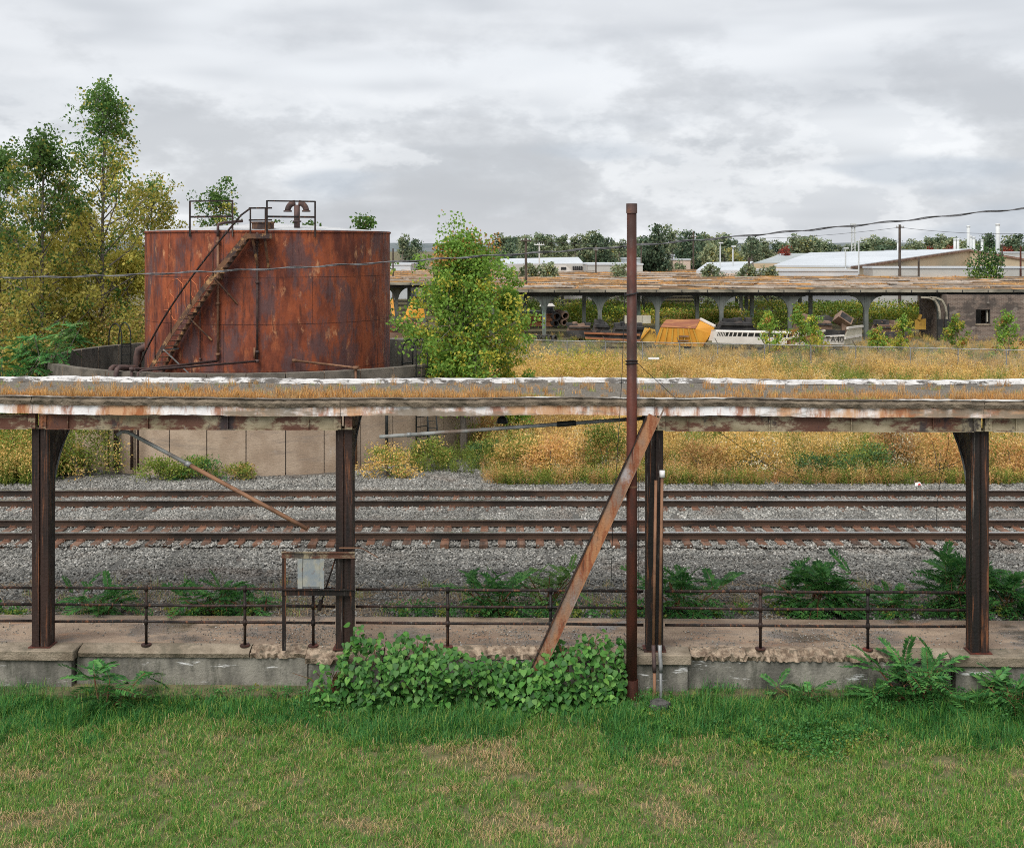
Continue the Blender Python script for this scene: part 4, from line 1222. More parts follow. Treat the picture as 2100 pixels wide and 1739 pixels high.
V = np.stack([base - sd2, base + sd2, md_ + sd2 * 0.85, md_ - sd2 * 0.85, tp + sd2 * 0.12, tp - sd2 * 0.12], 1).reshape(-1, 3)
b6 = np.arange(N)[:, None] * 6
Fc = np.concatenate([b6 + np.array([[0, 1, 2, 3]]), b6 + np.array([[3, 2, 4, 5]])])
o = put('grass', np_mesh('grass', V, Fc, GM, np.concatenate([mi, mi])))
tag(o, 'green lawn grass, longer by the wall, with yellowed straw patches', 'grass', kind='stuff')

# low broad-leaved weeds in the lawn on the right
def herb(seed, leaves, h, size, m):
    rg = np.random.default_rng(seed)
    c = np.stack([rg.normal(0, 0.07, leaves), rg.normal(0, 0.07, leaves), rg.uniform(0.02, h, leaves)], 1)
    v, f = leaf_arrays(c, rg.uniform(size * 0.6, size, leaves), rg, np.array([0, -0.3, 0.2]), 0.0, 0.34)
    return np_mesh('herb', v, f, m)
herbs = [herb(1, 46, 0.16, 0.055, 'knot_leaf'), herb(2, 60, 0.22, 0.05, 'ail_leaf'), herb(3, 40, 0.12, 0.06, 'weed_green')]
pts = []
for (cx, cy, sx, sy, k) in ((1630, 1500, 90, 30, 90), (1690, 1530, 60, 20, 50), (2010, 1440, 80, 22, 110), (1330, 1460, 45, 20, 40), (1880, 1420, 60, 12, 50), (700, 1445, 60, 12, 40), (500, 1430, 120, 8, 50), (1450, 1425, 50, 10, 30), (300, 1440, 60, 10, 30), (2070, 1460, 40, 20, 40)):
    for _ in range(k):
        px, py = cx + RNG.normal() * sx, cy + RNG.normal() * sy
        d = F * (CAMZ + 0.8) / (py - YH)
        if 15.5 < d < 21.6:
            pts.append(((px - 1050) / F * d, d, float(lawn_z((px - 1050) / F * d, d))))
pts = np.array(pts)
scatter('lawn_weeds', pts, np.stack([np.zeros(len(pts))] * 2 + [RNG.uniform(0, 6.28, len(pts))], 1), RNG.uniform(0.7, 1.3, len(pts)), RNG.integers(0, 3, len(pts)), herbs,
        'low broad leaved weeds among the lawn grass, thickest at right', 'weeds')

# dry grass on the canopy roof
dry = [tuft(11, 34, 0.10, 0.26, 0.004, 0.05, 0.7, ['grass_orange', 'straw'], [.85, .15]), tuft(12, 30, 0.08, 0.2, 0.004, 0.06, 0.8, ['grass_orange', 'straw'], [.6, .4]),
       tuft(13, 26, 0.14, 0.36, 0.0045, 0.05, 0.6, ['straw', 'grass_orange'], [.6, .4]), tuft(14, 24, 0.08, 0.2, 0.004, 0.06, 0.8, ['grass_yellow', 'straw'], [.7, .3])]
N = 13000
u = RNG.uniform(-12, 12, N)
v = -0.2 + np.abs(RNG.normal(0, 0.75, N))
dens = vnoise(u, v * 0, 1.6, 31) * 0.6 + vnoise(u, v, 0.5, 32) * 0.4
left = np.clip((1.0 - u) / 6.0, 0, 1)
keep = (RNG.random(N) < np.clip((dens - 0.30) * 2.4, 0, 1) * np.exp(-np.maximum(v, 0) * 0.95)) & (v < 2.9)
P = np.array([PF(a, b, 4.47 - 0.007 * (b + 0.28) + sag(a)) for a, b in zip(u[keep], v[keep])])
k = len(P)
idx = np.where(RNG.random(k) < 0.30 + 0.5 * left[keep], RNG.integers(0, 2, k), np.where(vnoise(u[keep], v[keep], 1.0, 35) > 0.6, 3, RNG.integers(1, 3, k)))
scatter('roof_grass', P, np.stack([np.zeros(k), np.zeros(k), RNG.uniform(0, 6.28, k)], 1), RNG.uniform(0.4, 0.95, k) * (0.8 + 0.25 * left[keep]), idx, dry, 'orange dry grass growing along the canopy roof edge', 'dry grass')

N = 420
u, v = RNG.uniform(-12, 12, N), RNG.uniform(0.2, 3.0, N)
P = np.array([PF(a, b, 4.47 - 0.007 * (b + 0.28) + sag(a)) for a, b in zip(u, v)])
scatter('roof_weeds', P, np.stack([np.zeros(N), np.zeros(N), RNG.uniform(0, 6.28, N)], 1), RNG.uniform(0.25, 0.8, N), RNG.integers(1, 4, N), dry, 'thin dry weeds dotted over the gravel of the canopy roof', 'weeds')

# ------------------------------------------------------------------ tall field weeds
def weed(seed, stems, h, spread, mats, leafn=12, pan=16, psize=0.045, arch_=0.25):
    """goldenrod-like clump: thin stems, narrow leaves, feathery plume at the top"""
    rg = np.random.default_rng(seed)
    V, Fc, M_ = [], [], []
    b = 0
    for s in range(stems):
        x0, y0 = rg.normal(0, spread * 0.35, 2)
        az = math.atan2(y0, x0) + rg.normal(0, 0.5)
        lean = rg.uniform(0.05, 0.45) * (spread + 0.3)
        H = h * rg.uniform(0.6, 1.05)
        ts = np.linspace(0, 1, 4)
        path = np.stack([x0 + math.cos(az) * lean * ts ** 1.6, y0 + math.sin(az) * lean * ts ** 1.6, H * ts], 1)
        w = np.array([-math.sin(az), math.cos(az), 0]) * 0.006
        for k in range(3):
            V.append(np.stack([path[k] - w, path[k] + w, path[k + 1] + w * 0.7, path[k + 1] - w * 0.7]))
            Fc.append(np.arange(4)[None] + b); b += 4; M_.append([0])
        def at(t):
            return np.stack([np.interp(t, ts, path[:, i]) for i in range(3)], -1)
        t = rg.uniform(0.15, 0.85, leafn)
        ang = rg.uniform(0, 6.28, leafn)
        out = np.stack([np.cos(ang), np.sin(ang), rg.uniform(0.1, 0.9, leafn)], 1) * 2.2
        v, f = leaf_arrays(at(t), rg.uniform(0.06, 0.13, leafn), rg, out, 0.0, 0.14)
        V.append(v); Fc.append(f + b); b += len(v); M_.append([0] * len(f))
        t = rg.uniform(0.66, 1.03, pan)
        p = at(np.minimum(t, 1.0)) + np.stack([rg.normal(0, 0.055, pan), rg.normal(0, 0.055, pan), (t - 0.85) * 0.3 + rg.normal(0, 0.02, pan)], 1)
        v, f = leaf_arrays(p, rg.uniform(psize * 0.7, psize * 1.6, pan), rg, np.array([0, 0, 0.9]), 0.0, 0.3)
        V.append(v); Fc.append(f + b); b += len(v); M_.append([1] * len(f))
    return np_mesh('weed_clump', np.concatenate(V), np.concatenate(Fc), mats, np.concatenate(M_))
WEEDS = [weed(1, 12, 1.15, 0.5, ['weed_leaf', 'weed_gold']), weed(2, 12, 1.0, 0.55, ['weed_leaf', 'weed_gold'], 14, 18),
         weed(3, 13, 0.95, 0.5, ['weed_green', 'weed_gold'], 18, 10), weed(4, 12, 0.9, 0.5, ['weed_leaf', 'weed_rust']),
         weed(5, 14, 0.75, 0.55, ['weed_green', 'weed_green'], 18, 10), weed(6, 11, 1.2, 0.45, ['weed_leaf', 'weed_pale'], 12, 9, 0.03),
         weed(7, 10, 0.8, 0.5, ['weed_rust', 'weed_rust'], 8, 10), weed(8, 14, 1.35, 0.6, ['weed_green', 'weed_green'], 20, 12)]
P, I, S = [], [], []
def in_ring(x, y, m=0.35):
    return math.hypot(x - TX, y - TY) < RW + m
N = 15500
y = 39.9 + 66 * RNG.random(N) ** 1.75
x = RNG.uniform(-1, 1, N) * (0.44 * y + 1)
for i in range(N):
    X, Y = x[i], y[i]
    if in_ring(X, Y):
        continue
    ny = vnoise(X, Y, 5.0, 51); nx2 = vnoise(X, Y, 2.0, 52); r = RNG.random()
    if Y < 41.5 and r < 0.55:
        continue
    if -20 < X < -0.9 and Y < 46.5:
        # strip in front of the ring wall: sparse and green
        if -15.5 < X and r > (0.10 if X < -3.2 else 0.35) * (nx2 > 0.5):
            continue
        I.append(4 if r < 0.5 else 2); S.append(RNG.uniform(0.5, 1.0) if X > -15.5 else RNG.uniform(0.9, 1.35)); P.append((X, Y, -0.6)); continue
    if X < -3.2 and r < 0.3:
        I.append(int(RNG.choice([4, 7, 2]))); S.append(RNG.uniform(0.7, 1.2)); P.append((X, Y, -0.6)); continue
    if Y < 42.5:
        k = RNG.choice([4, 3, 6, 2, 5], p=[.38, .2, .2, .12, .1])
        s = RNG.uniform(0.45, 0.8)
    elif ny < 0.43:
        k = RNG.choice([2, 4, 0, 5, 7], p=[.38, .22, .2, .1, .1]); s = RNG.uniform(0.6, 1.2)
    elif nx2 > 0.58:
        k = RNG.choice([3, 6, 0, 5], p=[.45, .25, .2, .1]); s = RNG.uniform(0.75, 1.1)
    else:
        k = RNG.choice([0, 1, 3, 5, 2], p=[.38, .30, .12, .10, .10]); s = RNG.uniform(0.6, 1.0) + 0.5 * vnoise(X, Y, 3.0, 57)
    if Y > 78:
        s *= 0.55
    if Y > 90 and r < 0.4:
        continue
    P.append((X, Y, -0.6)); I.append(int(k)); S.append(s)
k = len(P)
scatter('field_weeds', P, np.stack([RNG.normal(0, .06, k), RNG.normal(0, .06, k), RNG.uniform(0, 6.28, k)], 1), S, I, WEEDS, 'tall golden and rust coloured weeds filling the ground behind the tracks', 'weeds')

# dead stalks and small weeds in the strip between the platform and the ballast
stalk = [tuft(61, 16, 0.3, 0.8, 0.006, 0.18, 1.2, ['straw', 'twig'], [.6, .4], True), tuft(62, 14, 0.2, 0.6, 0.006, 0.15, 1.2, ['straw', 'twig'], [.4, .6], True),
         herb(63, 50, 0.22, 0.07, 'ail_leaf'), herb(64, 40, 0.18, 0.08, 'weed_green'), tuft(65, 20, 0.1, 0.4, 0.004, 0.08, 0.9, ['grass_yellow', 'straw'], [.5, .5])]
N = 1500
x, y = RNG.uniform(-12, 12, N), RNG.uniform(23.95, 27.0, N)
g = vnoise(x, y, 1.4, 71)
near = y < 24.7
idx = np.where(near & (g > 0.42), np.where(RNG.random(N) < 0.6, 2, 3), np.where(RNG.random(N) < 0.8, RNG.integers(0, 2, N), 4))
keep = near | (RNG.random(N) < 0.6)
P = np.stack([x, y, bed_z(x, y)], 1)[keep]
k = len(P)
scatter('strip_weeds', P, np.stack([np.zeros(k)] * 2 + [RNG.uniform(0, 6.28, k)], 1), RNG.uniform(0.6, 1.2, k), idx[keep], stalk, 'small weeds and dead stalks between the platform and the ballast', 'weeds')

# ------------------------------------------------------------------ bushes, knotweed, tree of heaven, trees
def bush(label, base, w, d_, h, mats, mixp, leaf, count, seed, clumps=26, group=None, name='shrub', wr=0.3, stems=5):
    rg = np.random.default_rng(seed)
    T = thing(name, label, 'shrub', tuple(base), group)
    th, ph = rg.uniform(0, 6.28, clumps), rg.uniform(0.05, 1.0, clumps) ** 0.7
    rr = rg.uniform(0.35, 1.0, clumps) ** 0.6
    cc = np.stack([np.cos(th) * w / 2 * rr * np.sqrt(np.maximum(0.05, 1 - (ph * 0.9) ** 2)), np.sin(th) * d_ / 2 * rr * np.sqrt(np.maximum(0.05, 1 - (ph * 0.9) ** 2)), ph * h * 0.9], 1)
    which = rg.integers(0, clumps, count)
    rad = np.array([w, d_, h]) * 0.11
    c = cc[which] + np.clip(rg.normal(size=(count, 3)), -1.7, 1.7) * rad
    c[:, 2] = np.maximum(c[:, 2], 0.03)
    v, f = leaf_arrays(c, rg.uniform(leaf * 0.6, leaf * 1.25, count), rg, unit(c) * 0.7, 0.2, wr)
    cm = rg.choice(len(mats), clumps, p=mixp)
    mi = np.where(rg.random(count) < 0.8, cm[which], rg.choice(len(mats), count, p=mixp))
    put('foliage', np_mesh('foliage', v, f, mats, mi), T)
    mb = MB()
    for k in range(min(stems, clumps)):
        e = cc[k]
        mb.tube([(0, 0, 0.0), (e[0] * 0.4, e[1] * 0.4, e[2] * 0.6), tuple(e)], [0.02 + 0.008 * h, 0.015, 0.006], 5)
    put('stem', mb.mesh('stem', 'bark'), T)
    return T

def heart_leaf(fold=0.25):
    """broad heart-shaped leaf, unit length along +X, base at the origin, slightly folded and arched"""
    o = [(0.0, 0.0), (-0.05, 0.20), (0.12, 0.38), (0.38, 0.41), (0.66, 0.27), (0.86, 0.10), (1.0, 0.0)]
    V = [(x, 0.0, -0.16 * x * x) for x, _ in o]
    Lp = [(x, w, fold * w * 0.5 - 0.16 * x * x) for x, w in o[1:-1]]
    Rp = [(x, -w, fold * w * 0.5 - 0.16 * x * x) for x, w in o[1:-1]]
    n0 = len(V)
    V = V + Lp + Rp
    Fs = []
    for k in range(1, 5):
        Fs.append((k, k + 1, n0 + k, n0 + k - 1))
        Fs.append((k + 1, k, n0 + 5 + k - 1, n0 + 5 + k))
    Fs += [(0, 1, n0), (1, 0, n0 + 5), (5, 6, n0 + 4), (6, 5, n0 + 9)]
    return V, Fs
HV, HF = heart_leaf()
def rotm(dirv, normal):
    d = Vector(dirv).normalized()
    nn = Vector(normal)
    nn = (nn - d * nn.dot(d)).normalized()
    s = nn.cross(d)
    return Matrix((d, s, nn)).transposed()
mb = MB(); mb.add(HV, HF); KLEAF = mb.mesh('leaf', 'knot_leaf', smooth=True)

def knotweed(label, top, y_bot, seed, count):
    rg = np.random.default_rng(seed)
    tx = [t[0] for t in top]; tyv = [t[1] for t in top]
    base = A((tx[0] + tx[-1]) / 2, 1440, 21.2); base.z = -0.8
    T = thing('knotweed_thicket', label, 'shrub', tuple(base))
    recs = []
    for _ in range(count):
        px = rg.uniform(tx[0], tx[-1])
        yt = np.interp(px, tx, tyv)
        s = rg.random() ** 0.8
        yt += rg.normal(0, 9)
        py = yt + (y_bot - yt) * s
        edge = min(1.0, (px - tx[0]) / 60.0, (tx[-1] - px) / 40.0)
        inset = abs(rg.normal(0, 0.16)) if rg.random() < 0.7 else rg.uniform(0, 0.6)
        bulge = math.sqrt(max(0.02, 1 - (1 - 1.15 * min(s, 0.87)) ** 2 * 0.95)) * (0.35 + 0.65 * math.sqrt(max(0, edge)))
        lump = 0.42 * (vnoise(px, py, 60.0, seed) - 0.5)
        d = 21.52 - 0.72 * bulge + lump + inset
        p = A(px, py, d)
        p.z = max(p.z, -0.74)
        recs.append((inset - 0.3 * s * 0, p))
    recs.sort(key=lambda r: r[0])
    V, Fc = [], []
    for i, (ins, p) in enumerate(recs):
        size = rg.uniform(0.07, 0.145) if rg.random() < 0.85 else rg.uniform(0.05, 0.09)
        az = rg.normal(0, 0.9)
        dv = Vector((math.sin(az), -math.cos(az) * 0.8, -0.55 + rg.normal(0, 0.3)))
        nn = Vector((rg.normal(0, 0.3), -0.55 + rg.normal(0, 0.25), 1.0))
        m = rotm(dv, nn)
        if i < 290:
            o = put('leaf', KLEAF, T, p - base, m.to_euler(), size)
        else:
            b = len(V)
            for q in HV:
                V.append(tuple(m @ (Vector(q) * size) + p - base))
            Fc += [tuple(b + j for j in f) for f in HF]
    me = bpy.data.meshes.new('leaf_mass'); me.from_pydata(V, [], Fc); me.materials.append(MATS['knot_leaf'])
    me.polygons.foreach_set('use_smooth', [True] * len(me.polygons))
    o = put('leaf_mass', me, T); o['kind'] = 'stuff'
    mb = MB()
    for k in range(16):
        px = rg.uniform(tx[0] + 30, tx[-1] - 20)
        a = A(px, 1440, 21.3); a.z = -0.78
        e = A(px + rg.normal(0, 25), np.interp(px, tx, tyv) + 8, 21.2)
        mb.tube([a, a.lerp(e, 0.6) + Vector((0, 0.05, 0.1)), e], [0.012, 0.009, 0.004], 5)
    part(T, 'stems', mb, 'red_stem')
    return T
knotweed('broad leaved green thicket between the cabinet column and the leaning channel', [(690, 1372), (715, 1296), (735, 1288), (775, 1306), (830, 1298), (880, 1312), (930, 1326), (980, 1340), (1040, 1356), (1070, 1362)], 1464, 81, 1900)
knotweed('broad leaved green thicket between the leaning channel and the tall pole', [(1030, 1356), (1085, 1356), (1110, 1340), (1150, 1318), (1185, 1298), (1230, 1304), (1270, 1316), (1288, 1340)], 1462, 82, 1350)
knotweed('sparse young broad leaved plant left of the big thicket at the wall foot', [(636, 1395), (650, 1372), (668, 1366), (690, 1372), (712, 1360)], 1448, 83, 90)

def frond_mesh(seed, pairs=12, m='ail_leaf', L=1.0, leaf=0.19, droop=0.35):
    rg = np.random.default_rng(seed)
    V, Fs, M_ = [], [], []
    def rach(t):
        return np.array([L * t * (1 - 0.08 * t), 0, -droop * L * t * t])
    ts = np.linspace(0, 1, 6)
    for k in range(5):
        a, b = rach(ts[k]), rach(ts[k + 1])
        i = len(V)
        V += [a + [0, -0.005, 0], a + [0, 0.005, 0], b + [0, 0.004, 0], b + [0, -0.004, 0]]
        Fs.append((i, i + 1, i + 2, i + 3)); M_.append(1)
    def leaflet(p, ang, ln):
        i = len(V)
        d = np.array([math.cos(ang), math.sin(ang), rg.normal(-0.25, 0.12)])
        d /= np.linalg.norm(d)
        s = np.array([-d[1], d[0], 0.0]); s /= np.linalg.norm(s)
        w = ln * 0.21
        q = p + d * ln * 0.4
        V.extend([p, q + s * w + [0, 0, w * 0.3], p + d * ln, q - s * w + [0, 0, w * 0.3]])
        Fs.append((i, i + 1, i + 2)); Fs.append((i, i + 2, i + 3)); M_.extend([0, 0])
    for k in range(pairs):
        t = 0.22 + 0.76 * k / (pairs - 1)
        p = rach(t)
        ln = leaf * (0.75 + 0.5 * math.sin(math.pi * (k + 1) / (pairs + 1))) * rg.uniform(0.85, 1.1)
        for s in (-1, 1):
            leaflet(p, s * (1.15 - 0.35 * t + rg.normal(0, 0.08)), ln)
    leaflet(rach(1.0), 0.0, leaf * 0.8)
    me = bpy.data.meshes.new('frond')
    me.from_pydata([tuple(v) for v in V], [], Fs)
    me.materials.append(MATS[m]); me.materials.append(MATS['red_stem'])
    me.polygons.foreach_set('material_index', M_)
    return me
FRONDS = [frond_mesh(s, 11 + s % 3) for s in range(4)]
FRONDS_PALE = [frond_mesh(20 + s, 11, 'ail_pale') for s in range(3)]

def ailanthus(label, base, h, nf, fl, seed, spread=1.0, meshes=FRONDS, lean=(0, 0), group=None, up=0.6, name='tree_of_heaven_sapling', stems=1):
    rg = np.random.default_rng(seed)
    T = thing(name, label, 'sapling', tuple(base), group)
    mb = MB()
    tops = []
    for s in range(stems):
        q = Vector((lean[0] + rg.normal(0, 0.26) * (stems > 1) * spread * 1.5, lean[1] + rg.normal(0, 0.12) * (stems > 1), h * rg.uniform(0.75, 1.0) if stems > 1 else h))
        tops.append(q)
        mb.tube([(0, 0, -0.05), tuple(q * 0.5 + Vector((rg.normal(0, .03), rg.normal(0, .03), 0))), tuple(q)], [0.022, 0.016, 0.008], 6)
    put('stem', mb.mesh('stem', 'red_stem'), T)
    for k in range(nf):
        t = 1.0 - 0.85 * (k / nf) ** 1.2
        q = tops[k % stems] * t
        az = k * 2.4 + rg.normal(0, 0.3)
        el = up * (1.1 * t - 0.25) + rg.normal(0, 0.3)
        put('frond', meshes[rg.integers(len(meshes))], T, q, (rg.normal(0, 0.25), -el, az), fl * rg.uniform(0.75, 1.15) * (0.75 + 0.25 * math.sin(math.pi * min(1, t))))
    return T
def onbed(x, y, d):
    p = A(x, y, d)
    p.z = float(bed_z(p.x, d))
    return p
for (lb, x, d, h, nf, fl, sd, st) in (
        ('dense low feathery leaved sapling behind the rails right of the pole', 1668, 24.4, 1.05, 34, 0.62, 1, 4),
        ('feathery leaved sapling behind the railing just left of the right column', 1945, 24.5, 1.15, 30, 0.66, 2, 3),
        ('feathery leaved sapling at the right edge behind the right column', 2070, 24.4, 0.75, 22, 0.6, 3, 3),
        ('feathery leaved sapling behind the railing right of the tall pole', 1397, 24.3, 0.95, 20, 0.55, 4, 2),
        ('dark feathery leaved sapling behind the railing left of the leaning channel', 1020, 24.4, 0.75, 22, 0.55, 5, 3),
        ('light green sapling half behind the leaning channel, beyond the railing', 1120, 24.9, 0.95, 14, 0.5, 6, 2),
        ('small feathery sapling behind the railing right of the leftmost column', 222, 24.3, 0.5, 14, 0.5, 7, 2),
        ('small feathery sapling behind the railing left of the cabinet frame', 440, 24.4, 0.6, 18, 0.52, 8, 3),
        ('low feathery sapling behind the right bay railing, left of the tallest one', 1840, 24.3, 0.4, 12, 0.45, 9, 2),
        ('small feathery sapling behind the railing near the cabinet frame', 540, 24.4, 0.35, 10, 0.4, 10, 2)):
    b = onbed(x, 1270, d)
    ailanthus(lb, b, h * 0.62 + 0.12, int(nf * 3.4), fl * 1.3, sd, stems=st + 4, up=1.0, meshes=FRONDS_PALE if 'light green' in lb else FRONDS)
def onlawn(x, d):
    X = (x - 1050) / F * d
    return Vector((X, d, float(lawn_z(X, d))))
ailanthus('feathery leaved sapling in the lawn beside the left pedestal', onlawn(210, 20.95), 0.72, 32, 0.72, 31, up=0.85, stems=3)
ailanthus('large feathery leaved sapling at the wall near the right column', onlawn(1885, 21.1), 0.80, 62, 0.78, 32, up=0.85, stems=4)
ailanthus('feathery leaved sapling left of the large one at the right of the wall', onlawn(1835, 21.2), 0.45, 34, 0.62, 33, stems=3)
ailanthus('feathery leaved sapling at the right edge of the lawn by the wall', onlawn(2075, 20.9), 0.45, 50, 0.74, 34, up=0.8, stems=4)
ailanthus('small feathery sapling at the foot of the right bay wall', onlawn(1645, 21.2), 0.32, 24, 0.5, 35, stems=3)
ailanthus('tiny weed sprig at the wall foot left of the thicket', onlawn(570, 21.3), 0.22, 6, 0.2, 36)

def tree(label, base, H, prof, seed, leaf, count, mats, mat_fn, r0=0.14, limbs=16, clumps=90, crad=0.45, bark='bark', group=None, name='tree', tmin=0.2, rise=0.18, lean=0.0, cat='tree', sx=1.0, droop=0.25):
    """tapered trunk, limbs that reach to the crown envelope prof [(t, radius)], leaves in clumps on side twigs"""
    rg = np.random.default_rng(seed)
    T = thing(name, label, cat, tuple(base), group)
    pt, pr = [p[0] for p in prof], [p[1] for p in prof]
    mb = MB()
    wob = np.cumsum(rg.normal(0, 0.025 * H / 8, (7, 2)), axis=0)
    tk = np.linspace(0, 1, 7)
    def trunk(t):
        return np.array([np.interp(t, tk, wob[:, 0]) - wob[0, 0] + lean * t * H, np.interp(t, tk, wob[:, 1]) - wob[0, 1], H * t * 0.97])
    mb.tube([tuple(trunk(t)) for t in tk], [r0 * (1 - 0.9 * t) + 0.008 for t in tk], 8)
    segs = []
    for k in range(limbs):
        t0 = tmin + (0.93 - tmin) * (k + rg.random()) / limbs
        az = k * 2.39996 + rg.normal(0, 0.35)
        t1 = min(0.995, t0 + rise * rg.uniform(0.5, 1.2))
        R_ = np.interp(t1, pt, pr) * rg.uniform(0.65, 1.05)
        a = trunk(t0)
        e = trunk(t1) + np.array([math.cos(az) * R_ * sx, math.sin(az) * R_, rg.normal(0, 0.1)])
        m = (a + e) / 2 + np.array([0, 0, -0.08 * R_]) + rg.normal(0, 0.05 * R_ + 0.01, 3)
        rb = r0 * (1 - 0.85 * t0) * 0.5 + 0.006
        mb.tube([tuple(a), tuple(m), tuple(e)], [rb, rb * 0.6, 0.005], 5)
        segs.append((a, m, e))
    cc = []
    for k in range(clumps):
        if k < 3:
            c = trunk(1.0 - 0.03 * k) + rg.normal(0, 0.1, 3)
        else:
            a, m, e = segs[rg.integers(limbs)]
            q = rg.uniform(0.35, 1.08)
            p = (1 - q) ** 2 * a + 2 * q * (1 - q) * m + q * q * e
            c = p + rg.normal(0, crad * 0.75, 3)
            if q < 1.0:
                mb.tube([tuple(p), tuple(c)], [0.010, 0.003], 4, caps=False)
        cc.append(c)
    cc = np.array(cc)
    which = rg.integers(0, clumps, count)
    rad = crad * rg.uniform(0.5, 1.2, clumps)
    c = cc[which] + np.clip(rg.normal(size=(count, 3)), -1.55, 1.55) * (rad[which][:, None] * np.array([0.6, 0.6, 0.5]))
    c[:, 2] = np.maximum(c[:, 2], 0.1)
    v, f = leaf_arrays(c, rg.uniform(leaf * 0.6, leaf * 1.2, count), rg, None, droop + 0.3)
    ck = mat_fn(cc[:, 2] / H, rg, clumps)
    mi = np.where(rg.random(count) < 0.78, ck[which], mat_fn(c[:, 2] / H, rg, count))
    put('trunk', mb.mesh('trunk', bark), T)
    put('crown', np_mesh('crown', v, f, mats, mi), T)
    return T

# cottonwoods behind the tank on the left: green tops, ochre lower crowns
CW = ['cotton_green', 'cotton_yellow']
def cw_fn(t, rg, n_):
    return (rg.random(n_) > np.clip((t - 0.42) * 1.9, 0.20, 0.94)).astype(int)
def ywl_fn(t, rg, n_):
    return (rg.random(n_) > 0.12 + 0.25 * np.clip(t - 0.6, 0, 1)).astype(int)
def grn_fn(t, rg, n_):
    return (rg.random(n_) > 0.9).astype(int)
pf_tall = [(0, 1.6), (0.15, 2.5), (0.4, 2.6), (0.6, 2.3), (0.8, 1.9), (0.93, 1.2), (1.0, 0.35)]
def gtree(label, x, ytop, d, prof, seed, leaf, count, fn=cw_fn, mats=CW, k=1.0, **kw):
    X = (x - 1050) / F * d
    H = CAMZ - (ytop - YH) / F * d + 0.6
    return tree(label, Vector((X, d, -0.6)), H, [(t, r * k) for t, r in prof], seed, leaf, count, mats, fn, **kw)
gtree('tallest poplar like tree left of the tank, thin leafy top against the sky', 205, 165, 61, pf_tall, 1, 0.18, 10500, k=1.15, clumps=300, limbs=44, lean=0.01, crad=0.5)
gtree('second tall dark leaved tree left of the tallest one', 85, 272, 58, pf_tall, 2, 0.18, 12500, k=1.2, clumps=300, limbs=40, crad=0.5)
gtree('tree cut by the left edge of the view', 2, 300, 62, pf_tall, 3, 0.17, 11000, k=1.1, clumps=260, limbs=34, crad=0.5)
gtree('ochre leaved round tree between the tall trees and the tank', 312, 372, 66, [(0, 1.5), (0.3, 2.2), (0.6, 2.4), (0.85, 1.9), (1, 0.6)], 4, 0.16, 11000, ywl_fn, k=1.25, clumps=280, limbs=34, crad=0.5)
gtree('green sapling rising behind the left railing on the tank', 450, 372, 64, [(0, 1), (0.4, 1.8), (0.75, 2.2), (0.9, 1.5), (1, 0.4)], 5, 0.17, 5200, grn_fn, clumps=120, limbs=26, crad=0.4)
gtree('ochre and green tree filling the gap right of the second tall tree', 160, 420, 66, pf_tall, 6, 0.17, 13000, ywl_fn, k=1.25, clumps=300, limbs=34, crad=0.55)
gtree('low ochre tree behind the ring wall at the tank side', 262, 520, 63, [(0, 1.8), (0.4, 2.3), (0.8, 1.7), (1, 0.4)], 7, 0.15, 15000, ywl_fn, clumps=100, limbs=18, tmin=0.05)
gtree('low ochre tree at the left edge beyond the feathery bush', 30, 470, 68, pf_tall, 8, 0.17, 13000, ywl_fn, k=1.25, clumps=300, limbs=34, crad=0.55, tmin=0.05)
gtree('green twig top showing over the right shoulder of the tank', 748, 440, 62, [(0, 0.8), (0.6, 1.3), (0.85, 1.1), (1, 0.3)], 9, 0.20, 1900, grn_fn, clumps=36, limbs=14)
gtree('small green twig top behind the vent on the tank', 640, 448, 63, [(0, 0.6), (0.6, 0.9), (0.85, 0.7), (1, 0.2)], 10, 0.17, 1100, grn_fn, clumps=26, limbs=12)
gtree('thin twig top between the landing and the second tank railing', 568, 450, 63, [(0, 0.4), (0.7, 0.55), (1, 0.2)], 12, 0.17, 600, grn_fn, clumps=18, limbs=10)
# undergrowth wall below those trees
for i, (x, yt, d, w, lb) in enumerate(((20, 640, 56, 5.0, 'brownish undergrowth shrub at the left edge below the trees'), (120, 610, 60, 5.0, 'ochre undergrowth shrub under the second tall tree'),
                                 (215, 620, 60, 4.5, 'ochre undergrowth shrub behind the hooped ladder'), (275, 640, 58, 3.6, 'olive undergrowth shrub right beside the tank'), (60, 700, 53, 4.0, 'olive shrub in front of the left undergrowth'))):
    X = (x - 1050) / F * d
    h = CAMZ - (yt - YH) / F * d + 0.6
    bush(lb, Vector((X, d, -0.6)), w, 3.0, h, ['cotton_yellow', 'cotton_green', 'weed_leaf'], [.55, .2, .25], 0.16, 4800, 100 + i, 60, stems=12)

